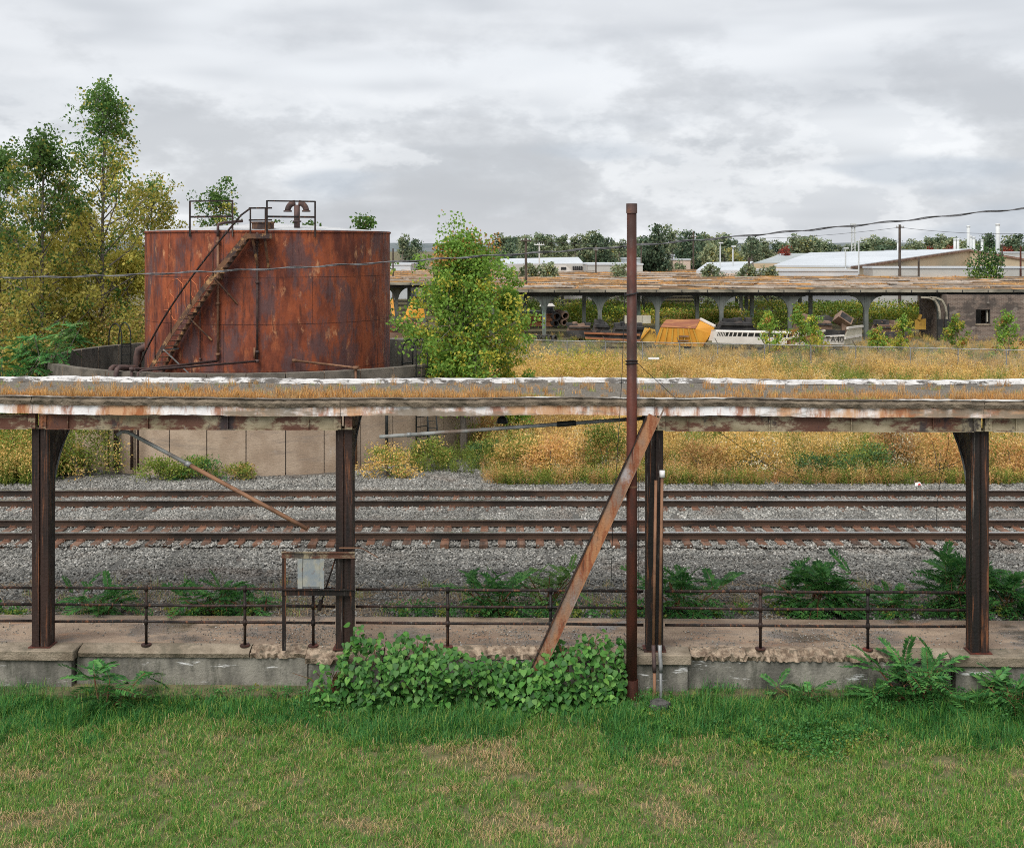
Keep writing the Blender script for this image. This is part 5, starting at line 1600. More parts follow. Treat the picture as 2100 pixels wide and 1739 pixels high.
# feathery tree of heaven bush at the far left, in front of the ring wall
def frond_tree(label, base, h, w, nf, fl, seed, meshes):
    rg = np.random.default_rng(seed)
    T = thing('tree_of_heaven', label, 'tree', tuple(base))
    mb = MB()
    tips = []
    mb.tube([(0, 0, -0.05), (0.05, 0.0, h * 0.35), (0.0, 0.05, h * 0.7)], [0.09, 0.07, 0.04], 8)
    for k in range(16):
        az = k * 2.4
        e = Vector((math.cos(az) * w * rg.uniform(0.3, 1.0), math.sin(az) * w * 0.6 * rg.uniform(0.3, 1.0), h * rg.uniform(0.38, 0.97)))
        s = Vector((0, 0, e.z * rg.uniform(0.45, 0.7)))
        mb.tube([s, s.lerp(e, 0.5) + Vector((0, 0, -0.08)), e], [0.035, 0.025, 0.01], 5)
        tips.append((s, e))
    put('trunk', mb.mesh('trunk', 'bark'), T)
    for k in range(nf):
        s, e = tips[k % 16]
        q = s.lerp(e, rg.uniform(0.55, 1.03))
        put('frond', meshes[rg.integers(len(meshes))], T, q, (rg.normal(0, 0.3), -rg.uniform(-0.3, 0.7), rg.uniform(0, 6.28)), fl * rg.uniform(0.7, 1.2))
    return T
p = A(95, 800, 46.5); p.z = -0.6
frond_tree('feathery green tree in front of the left end of the ring wall', p, 5.6, 1.9, 150, 0.95, 3, FRONDS + FRONDS_PALE)
p = A(10, 800, 45.5); p.z = -0.6
frond_tree('feathery green tree cut by the left edge of the view', p, 4.2, 1.5, 90, 0.9, 4, FRONDS)

# the green and yellow ash like tree right of the tank
AM = ['ash_green', 'ash_yellow', 'ash_rust']
def ash_fn(t, rg, n_):
    r = rg.random(n_)
    y_ = np.clip(0.28 - 0.12 * t, 0.08, 1)
    return np.where((t > 0.9) & (r < 0.12), 2, np.where(r < y_, 1, 0))
p = A(952, 912, 45.6); p.z = -0.55
tree('dense green and yellow tree standing right of the tank at the ring wall', p, 8.15, [(0, 0.4), (0.14, 0.6), (0.3, 1.25), (0.5, 2.1), (0.65, 2.2), (0.8, 1.7), (0.92, 1.1), (1, 0.5)], 21, 0.135, 30000, AM, ash_fn, r0=0.13, limbs=52, clumps=380, crad=0.46, tmin=0.18, droop=0.3)
p = A(1040, 870, 47.5); p.z = -0.55
tree('slender pale green sapling at the right flank of the yellow green tree', p, 6.2, [(0, 0.7), (0.3, 0.95), (0.6, 0.85), (0.85, 0.5), (1, 0.2)], 22, 0.135, 6500, AM, lambda t, rg, n_: (rg.random(n_) < 0.3).astype(int), r0=0.06, limbs=18, clumps=80, crad=0.3, tmin=0.1, cat='sapling', name='sapling')
p = A(968, 800, 57.0); p.z = -0.6
bush('yellow leaved bush at the right foot of the yellow green tree', p, 2.6, 1.8, 2.7, ['ash_yellow', 'ash_green'], [.72, .28], 0.12, 6500, 130, 40)
for i, (x, yb, d, w, h, mm, mp, lb) in enumerate((
        (165, 985, 41.3, 2.6, 2.3, ['weed_green', 'weed_gold'], [.8, .2], 'green goldenrod bush left of the ring wall, right of the leftmost column'),
        (40, 985, 41.6, 3.4, 2.4, ['weed_green', 'weed_gold'], [.75, .25], 'yellowish green bush at the left edge behind the tracks'),
        (330, 985, 40.9, 1.6, 0.8, ['weed_green', 'weed_green'], [.5, .5], 'low green bush at the ring wall foot left of the fallen pipe'),
        (410, 985, 40.9, 1.7, 0.8, ['weed_green', 'ail_leaf'], [.6, .4], 'low green bush at the ring wall foot behind the fallen pipe'),
        (490, 985, 41.0, 1.0, 0.6, ['weed_green', 'weed_leaf'], [.6, .4], 'small dry bush at the ring wall foot right of the fallen pipe'),
        (795, 975, 41.6, 1.9, 1.05, ['weed_gold', 'weed_green'], [.5, .5], 'yellow flowering bush at the ring wall right of the cabinet column'),
        (880, 950, 42.9, 1.5, 1.15, ['weed_green', 'weed_gold'], [.8, .2], 'green bush at the foot of the leaning ladder'),
        (1000, 950, 43.4, 1.7, 0.9, ['bush_dark_green', 'weed_green'], [.5, .5], 'dark green bush at the right end of the ring wall'),
        (1925, 985, 40.6, 1.7, 1.9, ['weed_leaf', 'weed_rust'], [.5, .5], 'upright brownish bush behind the far rails left of the right column'),
        (1130, 985, 41.2, 2.0, 1.5, ['weed_rust', 'weed_gold'], [.6, .4], 'rust coloured bush behind the far track left of the leaning channel'),
        (1240, 985, 41.6, 1.6, 1.9, ['weed_green', 'weed_gold'], [.7, .3], 'tall green bush behind the far track just left of the tall pole'),
        (1440, 985, 41.0, 1.8, 1.3, ['weed_rust', 'weed_leaf'], [.6, .4], 'rusty brown bush behind the far track right of the conduits'),
        (1540, 985, 41.4, 2.4, 1.8, ['weed_gold', 'weed_pale'], [.8, .2], 'pale golden bush behind the far track in the right bay'),
        (1665, 985, 40.8, 1.6, 0.9, ['bush_dark_green', 'weed_green'], [.6, .4], 'low dark green bush at the far rails in the middle of the right bay'),
        (1770, 985, 40.9, 2.2, 1.2, ['weed_green', 'bush_dark_green'], [.6, .4], 'green bush at the far rails left of the brownish bush'),
        (1840, 985, 41.8, 2.2, 1.9, ['weed_rust', 'weed_pale'], [.7, .3], 'tall tawny bush behind the green one in the right bay'),
        (2075, 985, 41.0, 1.8, 1.4, ['weed_rust', 'weed_gold'], [.7, .3], 'rust coloured bush at the right edge behind the far track'),
        (1065, 970, 42.0, 2.0, 1.2, ['weed_gold', 'weed_green'], [.6, .4], 'golden bush behind the far track near the ring wall end'),
        (1150, 760, 66, 5.5, 2.4, ['ash_yellow', 'weed_gold'], [.5, .5], 'wide yellow bush before the wire fence, right of the yellow green tree'),
        (1215, 755, 68, 4.0, 2.0, ['weed_gold', 'ash_yellow'], [.6, .4], 'golden bush before the wire fence, left of the tall pole'),
        )):
    p = A(x, yb, d); p.z = -0.6
    bush(lb, p, w, w * 0.7, h, mm, mp, 0.10 if d < 50 else 0.14, int(1500 * w * h ** 0.5) if d < 50 else 4200, 140 + i, 34, wr=0.2)
# ------------------------------------------------------------------ yard materials
mat('shed_roof', (0.12, 0.09, 0.065), (0.26, 0.205, 0.155), 0.5, (0.25, 1.6, 1), [
    ((0.58, 0.30, 0.09), 0.30, (0.35, 1.0, 1), 0.42, 0.56, 0.9),
    ((0.46, 0.41, 0.36), 0.8, (0.25, 2.4, 1), 0.60, 0.66, 0.85),
    ((0.05, 0.045, 0.04), 0.7, (0.3, 2.6, 1), 0.58, 0.66, 0.8)], bump=0.5, bscale=3.0)
mat('shed_edge', (0.14, 0.13, 0.10), (0.32, 0.29, 0.23), 0.9, (0.5, 1, 2), [((0.045, 0.045, 0.04), 0.8, (0.5, 1, 2), 0.52, 0.64, 0.8), ((0.40, 0.36, 0.31), 2.0, (0.3, 1, 3), 0.62, 0.7, 0.7)], fine=0.1)
mat('shed_curb', (0.14, 0.095, 0.06), (0.28, 0.205, 0.14), 0.8, (0.4, 1, 2), [((0.60, 0.32, 0.10), 0.5, (0.4, 1, 1), 0.48, 0.6, 0.85), ((0.06, 0.05, 0.04), 1.0, (0.3, 1, 2), 0.56, 0.64, 0.8), ((0.62, 0.57, 0.5), 1.3, (0.3, 1, 2), 0.60, 0.66, 0.8)])
mat('shed_steel', (0.06, 0.072, 0.066), (0.15, 0.16, 0.145), 0.8, (1, 1, 0.5), [((0.17, 0.27, 0.22), 0.6, (1, 1, 0.5), 0.55, 0.66, 0.6), ((0.035, 0.035, 0.035), 1.2, (1, 1, 0.3), 0.54, 0.66, 0.7)])
mat('shed_dark', (0.022, 0.022, 0.022), (0.05, 0.05, 0.047), 1.0)
mat('plank_pale', (0.26, 0.22, 0.18), (0.45, 0.40, 0.35), 2.0, (1, 1, 1), objrand=0.35)
mat('junk_black', (0.022, 0.022, 0.023), (0.06, 0.057, 0.055), 1.2, (1, 1, 1), [((0.16, 0.12, 0.10), 1.0, (1, 1, 1), 0.56, 0.66, 0.7)])
mat('junk_brown', (0.14, 0.085, 0.06), (0.25, 0.17, 0.125), 0.9, (1, 1, 1), [((0.05, 0.035, 0.03), 1.5, (1, 1, 1), 0.55, 0.66, 0.8)])
mat('junk_rust', (0.25, 0.095, 0.045), (0.38, 0.18, 0.09), 0.9, (0.5, 1, 1), [((0.09, 0.04, 0.03), 1.0, (0.4, 1, 2), 0.52, 0.62, 0.8)])
mat('yellow_paint', (0.50, 0.22, 0.025), (0.58, 0.28, 0.035), 0.8, (1, 1, 1), [((0.24, 0.10, 0.04), 1.6, (1, 1, 0.7), 0.60, 0.68, 0.75)], rough=(0.55, 0.75))
mat('yellow_dull', (0.40, 0.23, 0.04), (0.48, 0.29, 0.06), 0.8, (1, 1, 1), [((0.20, 0.09, 0.04), 1.6, (1, 1, 0.7), 0.58, 0.68, 0.7)])
mat('yellow_rust', (0.22, 0.08, 0.045), (0.34, 0.15, 0.06), 1.2, (0.6, 1, 1), [((0.55, 0.27, 0.05), 2.0, (0.6, 1, 1), 0.58, 0.66, 0.7)])
mat('white_paint', (0.54, 0.51, 0.47), (0.64, 0.61, 0.57), 0.8, (1, 1, 1), [((0.42, 0.16, 0.08), 1.3, (1, 1, 1), 0.63, 0.7, 0.7)], rough=(0.5, 0.7))
mat('cream_paint', (0.48, 0.45, 0.36), (0.58, 0.55, 0.46), 0.8, (1, 1, 1), [((0.26, 0.22, 0.16), 1.6, (1, 1, 1), 0.58, 0.68, 0.6)])
mat('spotted_rust', (0.50, 0.26, 0.13), (0.60, 0.36, 0.2), 1.0, (1, 1, 1), [((0.12, 0.05, 0.03), 2.6, (1, 1, 1), 0.52, 0.57, 0.9)])
mat('tyre', (0.03, 0.03, 0.03), (0.06, 0.055, 0.05), 2.0)
mat('dark_glass', (0.02, 0.022, 0.024), (0.035, 0.037, 0.04), 1.0, rough=(0.15, 0.3), spec=0.5)
mat('roof_white', (0.44, 0.47, 0.50), (0.52, 0.55, 0.58), 0.1, rough=(0.5, 0.7))
mat('roof_grey', (0.29, 0.32, 0.32), (0.36, 0.39, 0.39), 0.1, rough=(0.5, 0.7))
mat('siding_tan', (0.40, 0.34, 0.24), (0.45, 0.39, 0.28), 0.2)
mat('siding_pale', (0.38, 0.38, 0.36), (0.46, 0.46, 0.44), 0.2)
mat('siding_pink', (0.55, 0.42, 0.33), (0.62, 0.50, 0.42), 0.2)
mat('stack_metal', (0.46, 0.48, 0.48), (0.56, 0.58, 0.58), 0.5, rough=(0.4, 0.6))
mat('pole_wood', (0.05, 0.038, 0.032), (0.10, 0.08, 0.065), 1.0)
mat('hazy_hill', (0.10, 0.125, 0.13), (0.15, 0.17, 0.175), 0.02)  # blue-grey tone puts distance haze into the forest colour
# dark brick
m = bpy.data.materials.new('brick')
m.use_nodes = True
t = m.node_tree; t.nodes.clear(); n = NT(t)
pos = n('NewGeometry').outputs['Position']
sep = n('SeparateXYZ', {0: pos})
uv = n('CombineXYZ', {0: n.math('ADD', sep.outputs[0], sep.outputs[1]), 1: sep.outputs[2]}).outputs[0]
bk = n('TexBrick', {'Vector': uv, 'Color1': (0.10, 0.072, 0.058), 'Color2': (0.17, 0.125, 0.10), 'Mortar': (0.24, 0.20, 0.17), 'Scale': 1.0, 'Mortar Size': 0.012, 'Brick Width': 0.3, 'Row Height': 0.11})
c = n.mix(n.math('MULTIPLY', n.rng(n.noise(pos, 0.7, 4.0), 0.5, 0.62), 0.8), bk.outputs[0], (0.05, 0.042, 0.038))
c = n.mix(n.math('MULTIPLY', n.rng(n.noise(n.stretch(pos, (1, 1, 1.5)), 0.9, 4.0), 0.60, 0.68), 0.4), c, (0.32, 0.28, 0.24))
p = n('BsdfPrincipled', {'Base Color': c, 'Roughness': 0.9})
n('OutputMaterial', {'Surface': p.outputs[0]})
MATS['brick'] = m

def hull(pts):
    bm = bmesh.new()
    for p in pts:
        bm.verts.new(p)
    bmesh.ops.convex_hull(bm, input=bm.verts)
    bm.verts.index_update()
    used = [v for v in bm.verts if v.link_faces]
    ix = {v: i for i, v in enumerate(used)}
    mb = MB()
    mb.add([tuple(v.co) for v in used], [tuple(ix[v] for v in f.verts) for f in bm.faces])
    bm.free()
    return mb

def lettering(T, text, p, size, m, rotz=0.0, thick=0.004, parent=None):
    cu = bpy.data.curves.new('lettering', 'FONT')
    cu.body = text
    cu.size = size
    cu.extrude = thick
    cu.materials.append(MATS[m])
    o = bpy.data.objects.new('lettering', cu)
    COL.objects.link(o)
    o.parent = parent or T
    o.location = Vector(p) - T.location
    o.rotation_euler = (math.radians(90), 0, rotz)
    bpy.context.view_layer.update()
    me = bpy.data.meshes.new_from_object(o.evaluated_get(bpy.context.evaluated_depsgraph_get()))
    q = put('lettering', me, o.parent, o.location, o.rotation_euler)
    bpy.data.objects.remove(o, do_unlink=True)
    return q

# ------------------------------------------------------------------ the long derelict train shed
GZ = -0.55
ZRF = 3.80
T = thing('train_shed', 'long derelict train shed with littered flat roof on rows of arched columns', 'train shed', (20, 105, GZ))
front_x = [(x - 1050) / F * 105 for x in (1008, 1116, 1230, 1348, 1479, 1620, 1776, 1926)]
rowY = [105, 117.5, 129, 141, 153]
shed_col_front = None
def shed_column(x, y, front):
    mb = MB()
    mb.box(x - 0.17, x + 0.17, y - 0.16, y - 0.10, GZ, 3.2).box(x - 0.17, x + 0.17, y + 0.10, y + 0.16, GZ, 3.2).box(x - 0.03, x + 0.03, y - 0.0995, y + 0.0995, GZ, 3.2)
    c = part(T, 'column', mb, 'shed_steel')
    if front:
        for s in (-1, 1):
            prof = [(0.171, 3.2), (0.171, 1.7)] + [(0.171 + 1.15 * (1 - math.cos(a)), 1.7 + 1.45 * math.sin(a)) for a in np.linspace(0.1, math.pi / 2, 8)] + [(1.33, 3.2)]
            part(T, 'arch_bracket', MB().prism([(x + s * a, y - 0.12, z) for a, z in prof], (0, 0.24, 0)), 'shed_steel', sub=c)
for x in front_x:
    shed_column(x, 105, True)
for r, yy in enumerate(rowY[1:]):
    k = 0
    x = -4.0 + 1.7 * r
    while x < 36.0 if r < 4 else x < 60:
        shed_column(x, yy, False)
        x += 5.3 + 0.4 * (k % 2)
        k += 1
# roof bays with light gaps between them; each bay has raised timber curbs and a hanging valance at the front
bays = [(104.3, 110.5), (115.0, 121.5), (126.2, 132.8), (137.6, 144.4), (149.4, 156.5), (161.5, 170), (174.5, 184), (188.5, 200)]
for i, (y0, y1) in enumerate(bays):
    xl = -3.0 if i < 2 else -26.0
    xr = 72 + i * 6
    b = part(T, 'roof_bay', MB().box(xl, xr, y0, y1, ZRF - 0.12, ZRF), 'shed_roof')
    for (a, c_, h) in ((y0 - 0.05, y0 + 0.35, 0.10), (y0 + 2.0, y0 + 2.4, 0.10), (y0 + 4.1, y0 + 4.5, 0.08), (y1 - 0.5, y1 + 0.05, 0.14)):
        mb = MB()
        x = xl
        while x < xr:
            w = RNG.uniform(3, 9)
            if RNG.random() < 0.82:
                dz = RNG.uniform(-0.03, 0.05)
                mb.box(x, min(x + w, xr) - 0.05, a, c_, ZRF + 0.004, ZRF + h + dz)
            x += w
        part(T, 'roof_curb', mb, 'shed_curb', sub=b)
    if i in (0, 1, 2):
        part(T, 'edge_girder', MB().box(xl, xr, y0 + 0.4, y0 + 0.9, 3.21, ZRF - 0.125), 'shed_dark', sub=b)
        part(T, 'fascia', MB().box(xl, xr, y0 - 0.06, y0 + 0.06, 3.52, ZRF - 0.002), 'shed_edge', sub=b)
        fx = xl
        mb = MB()
        while fx < xr:
            mb.box(fx, fx + 0.07, y0 - 0.10, y0 - 0.065, 3.50, ZRF - 0.06)
            fx += 2.2
        part(T, 'fascia_ribs', mb, 'shed_dark', sub=b)
rg = np.random.default_rng(77)
plank_me = MB().box(-0.5, 0.5, -0.5, 0.5, 0, 1).mesh('plank', 'plank_pale')
for k in range(190):
    i = rg.integers(0, 7)
    y0, y1 = bays[i]
    yy = rg.uniform(y0 + 0.6, y1 - 0.8)
    xx = rg.uniform(-2 if i < 2 else -18, 0.43 * yy)
    put('plank', plank_me, T, (xx - 20, yy - 105, ZRF + 0.02 - GZ + (0.12 if rg.random() < 0.5 else 0)), (0, rg.normal(0, 0.02), rg.normal(0, 0.10)), (rg.uniform(2, 8), rg.uniform(0.4, 1.2), 0.08))
# dry grass growing on that roof
N = 4200
y = rg.uniform(104.8, 186, N); x = rg.uniform(-0.1, 0.45, N) * y
g = vnoise(x, y * 2.0, 6.0, 91)
okk = (g > 0.45) & np.array([any(a + 0.4 < yy < b - 0.6 for a, b in bays) for yy in y]) & ~((x < -2.5) & (y < 127))
P = np.stack([x, y, np.full(N, ZRF)], 1)[okk]
k = len(P)
scatter('shed_roof_grass', P, np.stack([np.zeros(k)] * 2 + [rg.uniform(0, 6.28, k)], 1), np.stack([rg.uniform(3, 6, k), rg.uniform(3, 5, k), rg.uniform(0.8, 1.5, k)], 1), rg.integers(0, 2, k), dry[:2], 'orange dry grass growing over the roof of the train shed', 'dry grass')
# left wing column and girder, seen between the tank and the tree
for x in (812, 838, 870, 905):
    xx = (x - 1050) / F * 128
    shed_column(xx, 128.5, x == 812)

# brick station building under the right end of the shed
bx0, bx1, by = (1940 - 1050) / F * 103.4, 62.0, 103.2
wx0, wx1 = (2001 - 1050) / F * by, (2031 - 1050) / F * by
wz1, wz0 = CAMZ - (635 - YH) / F * by, CAMZ - (664 - YH) / F * by
T = thing('brick_building', 'dark brick station building with one empty window under the shed roof', 'building', (bx0, by, GZ))
mb = MB().box(bx0, wx0, by, by + 0.35, GZ, 3.35).box(wx1, bx1, by, by + 0.35, GZ, 3.35).box(wx0, wx1, by, by + 0.35, GZ, wz0).box(wx0, wx1, by, by + 0.35, wz1, 3.35)
w_ = part(T, 'wall', mb, 'brick')
part(T, 'wall', MB().box(bx0, bx0 + 0.35, by + 0.3505, by + 7, GZ, 3.35).box(bx0 + 0.36, bx1, by + 7, by + 7.3, GZ, 3.35), 'brick')
win = part(T, 'window', MB().box(wx0, wx0 + 0.05, by + 0.05, by + 0.15, wz0, wz1).box(wx1 - 0.05, wx1, by + 0.05, by + 0.15, wz0, wz1).box(wx0 + 0.051, wx1 - 0.051, by + 0.05, by + 0.15, wz1 - 0.06, wz1), 'shed_dark')
part(T, 'sill', MB().box(wx0 - 0.06, wx1 + 0.06, by - 0.06, by + 0.1, wz0 - 0.12, wz0 - 0.002), 'coping', sub=win)
part(T, 'mullion', MB().box(wx1 - 0.36, wx1 - 0.30, by + 0.06, by + 0.13, wz0, wz1 - 0.062), 'shed_dark', sub=win)
part(T, 'inner_board', MB().box(wx1 - 0.27, wx1 - 0.08, by + 0.3, by + 0.33, wz0 + 0.15, wz1 - 0.08), 'cream_paint', sub=win)
part(T, 'interior_shade_sheet', MB().box(wx0 - 0.6, wx1 - 0.32, by + 1.2, by + 1.25, GZ, 3.3), 'shed_dark')  # dark sheet close behind the window imitates the shaded room
for k, xa in enumerate((1926, 1940)):
    X = (xa - 1050) / F * by
    pts = [(X - 1.6 + 0.2 * k, by - 0.16, 3.15), (X - 0.9, by - 0.16, 3.12), (X - 0.4, by - 0.16, 2.9), (X - 0.12, by - 0.16, 2.4), (X, by - 0.16, 1.75), (X, by - 0.16, 1.3)]
    mb = MB()
    for q in range(len(pts) - 1):
        mb.bar(pts[q], pts[q + 1], 0.16, 0.16, up=(0, 1, 0))
    part(T, 'arch_rib', mb, 'shed_edge')
    part(T, 'pier', MB().box(X - 0.2, X + 0.2, by - 0.3, by - 0.003, GZ, 1.3), 'shed_dark')
part(T, 'downpipe', MB().tube([(bx0 + 0.1, by - 0.08, GZ), (bx0 + 0.1, by - 0.08, 2.6)], 0.06, 8), 'shed_dark')
part(T, 'hanging_lamp', MB().tube([((2024 - 1050) / F * by, by - 0.25, 3.2), ((2024 - 1050) / F * by, by - 0.25, 2.75)], 0.02, 6).tube([((2024 - 1050) / F * by, by - 0.25, 2.74), ((2024 - 1050) / F * by, by - 0.25, 2.68)], 0.12, 10), 'plank_pale')
lettering(T, 'TO STATION', (wx0 + 0.02, by - 0.012, CAMZ - (693 - YH) / F * by), 0.27, 'letter_pale', parent=w_)

# ------------------------------------------------------------------ wire fence
T = thing('wire_fence', 'chain link fence with thin galvanised posts across the weed field', 'fence', A(1600, 760, 75))
fy = lambda x: np.interp(x, [780, 1080, 1600, 2100, 2300], [81.0, 79.5, 75.5, 71.5, 70.0])
def fp(xpx, z):
    d = float(fy(xpx))
    return Vector(((xpx - 1050) / F * d, d, z))
posts = [800, 876, 1000, 1080, 1163, 1242, 1318, 1394, 1472, 1568, 1663, 1755, 1867, 1965, 2064, 2165]
for x in posts:
    c = part(T, 'post', MB().tube([fp(x, GZ), fp(x, 1.28)], 0.036, 6), 'galvanised')
    part(T, 'barb_arm', MB().bar(fp(x, 1.27), fp(x, 1.62) + Vector((-0.18, 0.1, 0)), 0.035, 0.035), 'pole_wood', sub=c)
part(T, 'top_rail', MB().tube([fp(x, 1.27) for x in posts], 0.026, 6), 'galvanised')
mb = MB()
xs_ = np.arange(800, 2165, 3.2)
for x in xs_:
    a, b = fp(x, -0.3), fp(min(2165, x + 45), 1.25)
    mb.bar(a, b, 0.006, 0.006)
    a, b = fp(x, 1.25), fp(min(2165, x + 45), -0.3)
    mb.bar(a, b, 0.006, 0.006)
o = part(T, 'wire_mesh', mb, 'pipe_grey'); o['kind'] = 'stuff'

# ------------------------------------------------------------------ scrap in the yard
def junk(name, label, cat, p):
    return thing(name, label, cat, (p.x, p.y, GZ))
# yellow dump body lying over
T = junk('dump_body', 'big orange yellow ribbed dump body lying tipped in the yard', 'dump body', A(1400, 700, 95))
c = [A(1342, 706, 95), A(1440, 712, 95), A(1354, 672, 95), A(1426, 675, 95.0), A(1366, 657, 97.2), A(1436, 656, 97.2), A(1466, 671, 96.2), A(1458, 684, 95.6), A(1440, 706, 97), A(1370, 700, 98), A(1462, 690, 97.4)]
body = part(T, 'body', hull(c), 'yellow_paint')
for t_ in np.linspace(0.06, 0.94, 7):
    a, b = c[0].lerp(c[1], t_), c[2].lerp(c[3], t_)
    part(T, 'rib', MB().bar(a + Vector((0, -0.06, 0)), b + Vector((0, -0.05, 0)), 0.10, 0.12, up=(0, 1, 0)), 'yellow_dull', sub=body)
part(T, 'rusty_top', hull([c[2] + Vector((0, -.05, 0.05)), c[3] + Vector((0, -.05, 0.05)), c[4] + Vector((0, 0, 0.06)), c[5] + Vector((0, 0, 0.06)), c[2] + Vector((0, 0, 0.01)), c[5] + Vector((0, 0, 0.01))]), 'yellow_rust', sub=body)
part(T, 'edge_plate', MB().bar(c[5] + Vector((0, -0.1, 0.08)), c[6] + Vector((0, -0.1, 0.08)), 0.2, 0.16), 'white_paint', sub=body)
part(T, 'hinge_bar', MB().bar(A(1392, 690, 94.85), A(1412, 690, 94.85), 0.1, 0.1), 'junk_brown', sub=body)
part(T, 'hinge_bar', MB().bar(A(1390, 699, 94.85), A(1412, 699, 94.85), 0.1, 0.1), 'junk_brown', sub=body)
# smaller yellow scoop
T = junk('loader_bucket', 'smaller dull yellow bucket beside the big dump body', 'bucket', A(1328, 700, 95.5))
c = [A(1312, 702, 95), A(1345, 702, 95), A(1314, 692, 95), A(1332, 674, 95), A(1343, 676, 95), A(1346, 690, 95), A(1322, 672, 97), A(1344, 676, 97), A(1318, 700, 97)]
b_ = part(T, 'bucket', hull(c), 'yellow_dull')
part(T, 'lip', MB().bar(A(1312, 697, 94.9), A(1333, 673, 94.9), 0.14, 0.12), 'yellow_paint', sub=b_)
lettering(T, '1A', A(1332, 686, 94.8), 0.42, 'ink')
# long rusty box beam
T = junk('box_beam', 'long rusty orange edged beam lying left of the yellow bucket', 'beam', A(1260, 695, 95))
part(T, 'web', hull([A(1200, 692, 95), A(1198, 684, 95), A(1312, 688, 94.6), A(1312, 699, 94.6), A(1204, 683, 96.4), A(1312, 686, 96.2), A(1205, 690, 96.4)]), 'junk_black')
part(T, 'flange', MB().bar(A(1198, 683, 94.9), A(1313, 687, 94.5), 0.12, 0.14), 'junk_rust')
part(T, 'flange', MB().bar(A(1200, 693, 94.9), A(1313, 699, 94.5), 0.12, 0.14), 'junk_rust')
# stacked girders and pipes
for k, (x0, x1, yy, lb) in enumerate(((1076, 1138, 651, 'upper rusty girder of the stack beside the leafy tree'), (1078, 1136, 664, 'lower rusty girder of the stack beside the leafy tree'))):
    T = junk('girder', lb, 'girder', A(1100, yy, 108))
    a, b = A(x0, yy, 109), A(x1, yy, 106.5)
    part(T, 'web', MB().bar(a, b, 0.2, 0.52), 'junk_rust')
    part(T, 'flange', MB().bar(a + Vector((0, -0.1, 0.28)), b + Vector((0, -0.1, 0.28)), 0.5, 0.06), 'junk_rust')
    part(T, 'flange', MB().bar(a + Vector((0, -0.1, -0.28)), b + Vector((0, -0.1, -0.28)), 0.5, 0.06), 'junk_black')
def ring(p, r, th, ln, m):
    return MB().arcwall([(r - th, 0), (r, 0), (r, ln), (r - th, ln)], 0, 2 * math.pi, 16)
for k, (x, yy, r, lb) in enumerate(((1142, 650, 0.36, 'open pipe end at the right of the upper girder'), (1160, 648, 0.32, 'second pipe end right of the upper girder'), (1140, 664, 0.30, 'pipe end at the right of the lower girder'), (1158, 662, 0.28, 'darker pipe end right of the lower girder'), (1244, 673, 0.3, 'pipe end lying right of the black scrap heap'))):
    p = A(x, yy, 106)
    o = one('scrap_pipe', MB().arcwall([(r - 0.07, 0), (r, 0), (r, 2.4), (r - 0.07, 2.4)], 0, 2 * math.pi, 16), 'junk_brown' if k % 2 else 'junk_black', lb, 'pipe', (0, 0, 0))
    o.location = p
    o.rotation_euler = (math.radians(-86), 0, 0.25)
# old truck
T = junk('old_truck', 'white roofed old truck cab behind the girders', 'truck', A(1122, 650, 113))
q = A(1122, 640, 113)
part(T, 'bed', MB().box(q.x - 3.4, q.x - 0.7, q.y - 0.9, q.y + 0.9, q.z - 0.3, q.z + 0.12), 'shed_steel')
cabm = MB().hexa([(q.x - 0.65, q.y - 0.9, q.z - 0.4), (q.x + 0.8, q.y - 0.9, q.z - 0.4), (q.x + 0.8, q.y + 0.9, q.z - 0.4), (q.x - 0.65, q.y + 0.9, q.z - 0.4),
                   (q.x - 0.55, q.y - 0.8, q.z + 0.55), (q.x + 0.6, q.y - 0.8, q.z + 0.55), (q.x + 0.6, q.y + 0.8, q.z + 0.55), (q.x - 0.55, q.y + 0.8, q.z + 0.55)])
cb = part(T, 'cab', cabm, 'shed_steel')
part(T, 'cab_roof', hull([(q.x + a, q.y + b, q.z + z) for a, b, z in ((-.7, -.85, .555), (.75, -.85, .555), (.75, .85, .555), (-.7, .85, .555), (-.5, -.7, .78), (.5, -.7, .78), (.5, .7, .78), (-.5, .7, .78))]), 'white_paint', sub=cb)
part(T, 'window', MB().box(q.x - 0.42, q.x + 0.5, q.y - 0.93, q.y - 0.87, q.z + 0.02, q.z + 0.45), 'dark_glass', sub=cb)
part(T, 'hood', MB().box(q.x + 0.81, q.x + 1.9, q.y - 0.75, q.y + 0.75, q.z - 0.4, q.z + 0.05), 'shed_steel')
for s in (-2.6, 1.4):
    part(T, 'wheel', MB().tube([(q.x + s, q.y - 0.95, q.z - 0.62), (q.x + s, q.y - 0.7, q.z - 0.62)], 0.42, 14), 'tyre')
# row of tyres
for k in range(6):
    p = A(1096 + k * 8.2, 692 - (k % 2), 101)
    r = 0.36 - 0.02 * (k % 3)
    o = one('tyre', MB().arcwall([(r * 0.55, -0.1), (r * 0.9, -0.12), (r, -0.06), (r, 0.06), (r * 0.9, 0.12), (r * 0.55, 0.1)], 0, 2 * math.pi, 16), 'tyre',
            'old tyre in the row below the stacked girders, %s from the left' % ['first', 'second', 'third', 'fourth', 'fifth', 'sixth'][k], 'tyre', (0, 0, 0), 'tyres in a row below the girders')
    o.location = (p.x, p.y, GZ + 0.32)
    o.rotation_euler = (math.radians(84 + 6 * (k % 2)), 0, 0.2 * k)
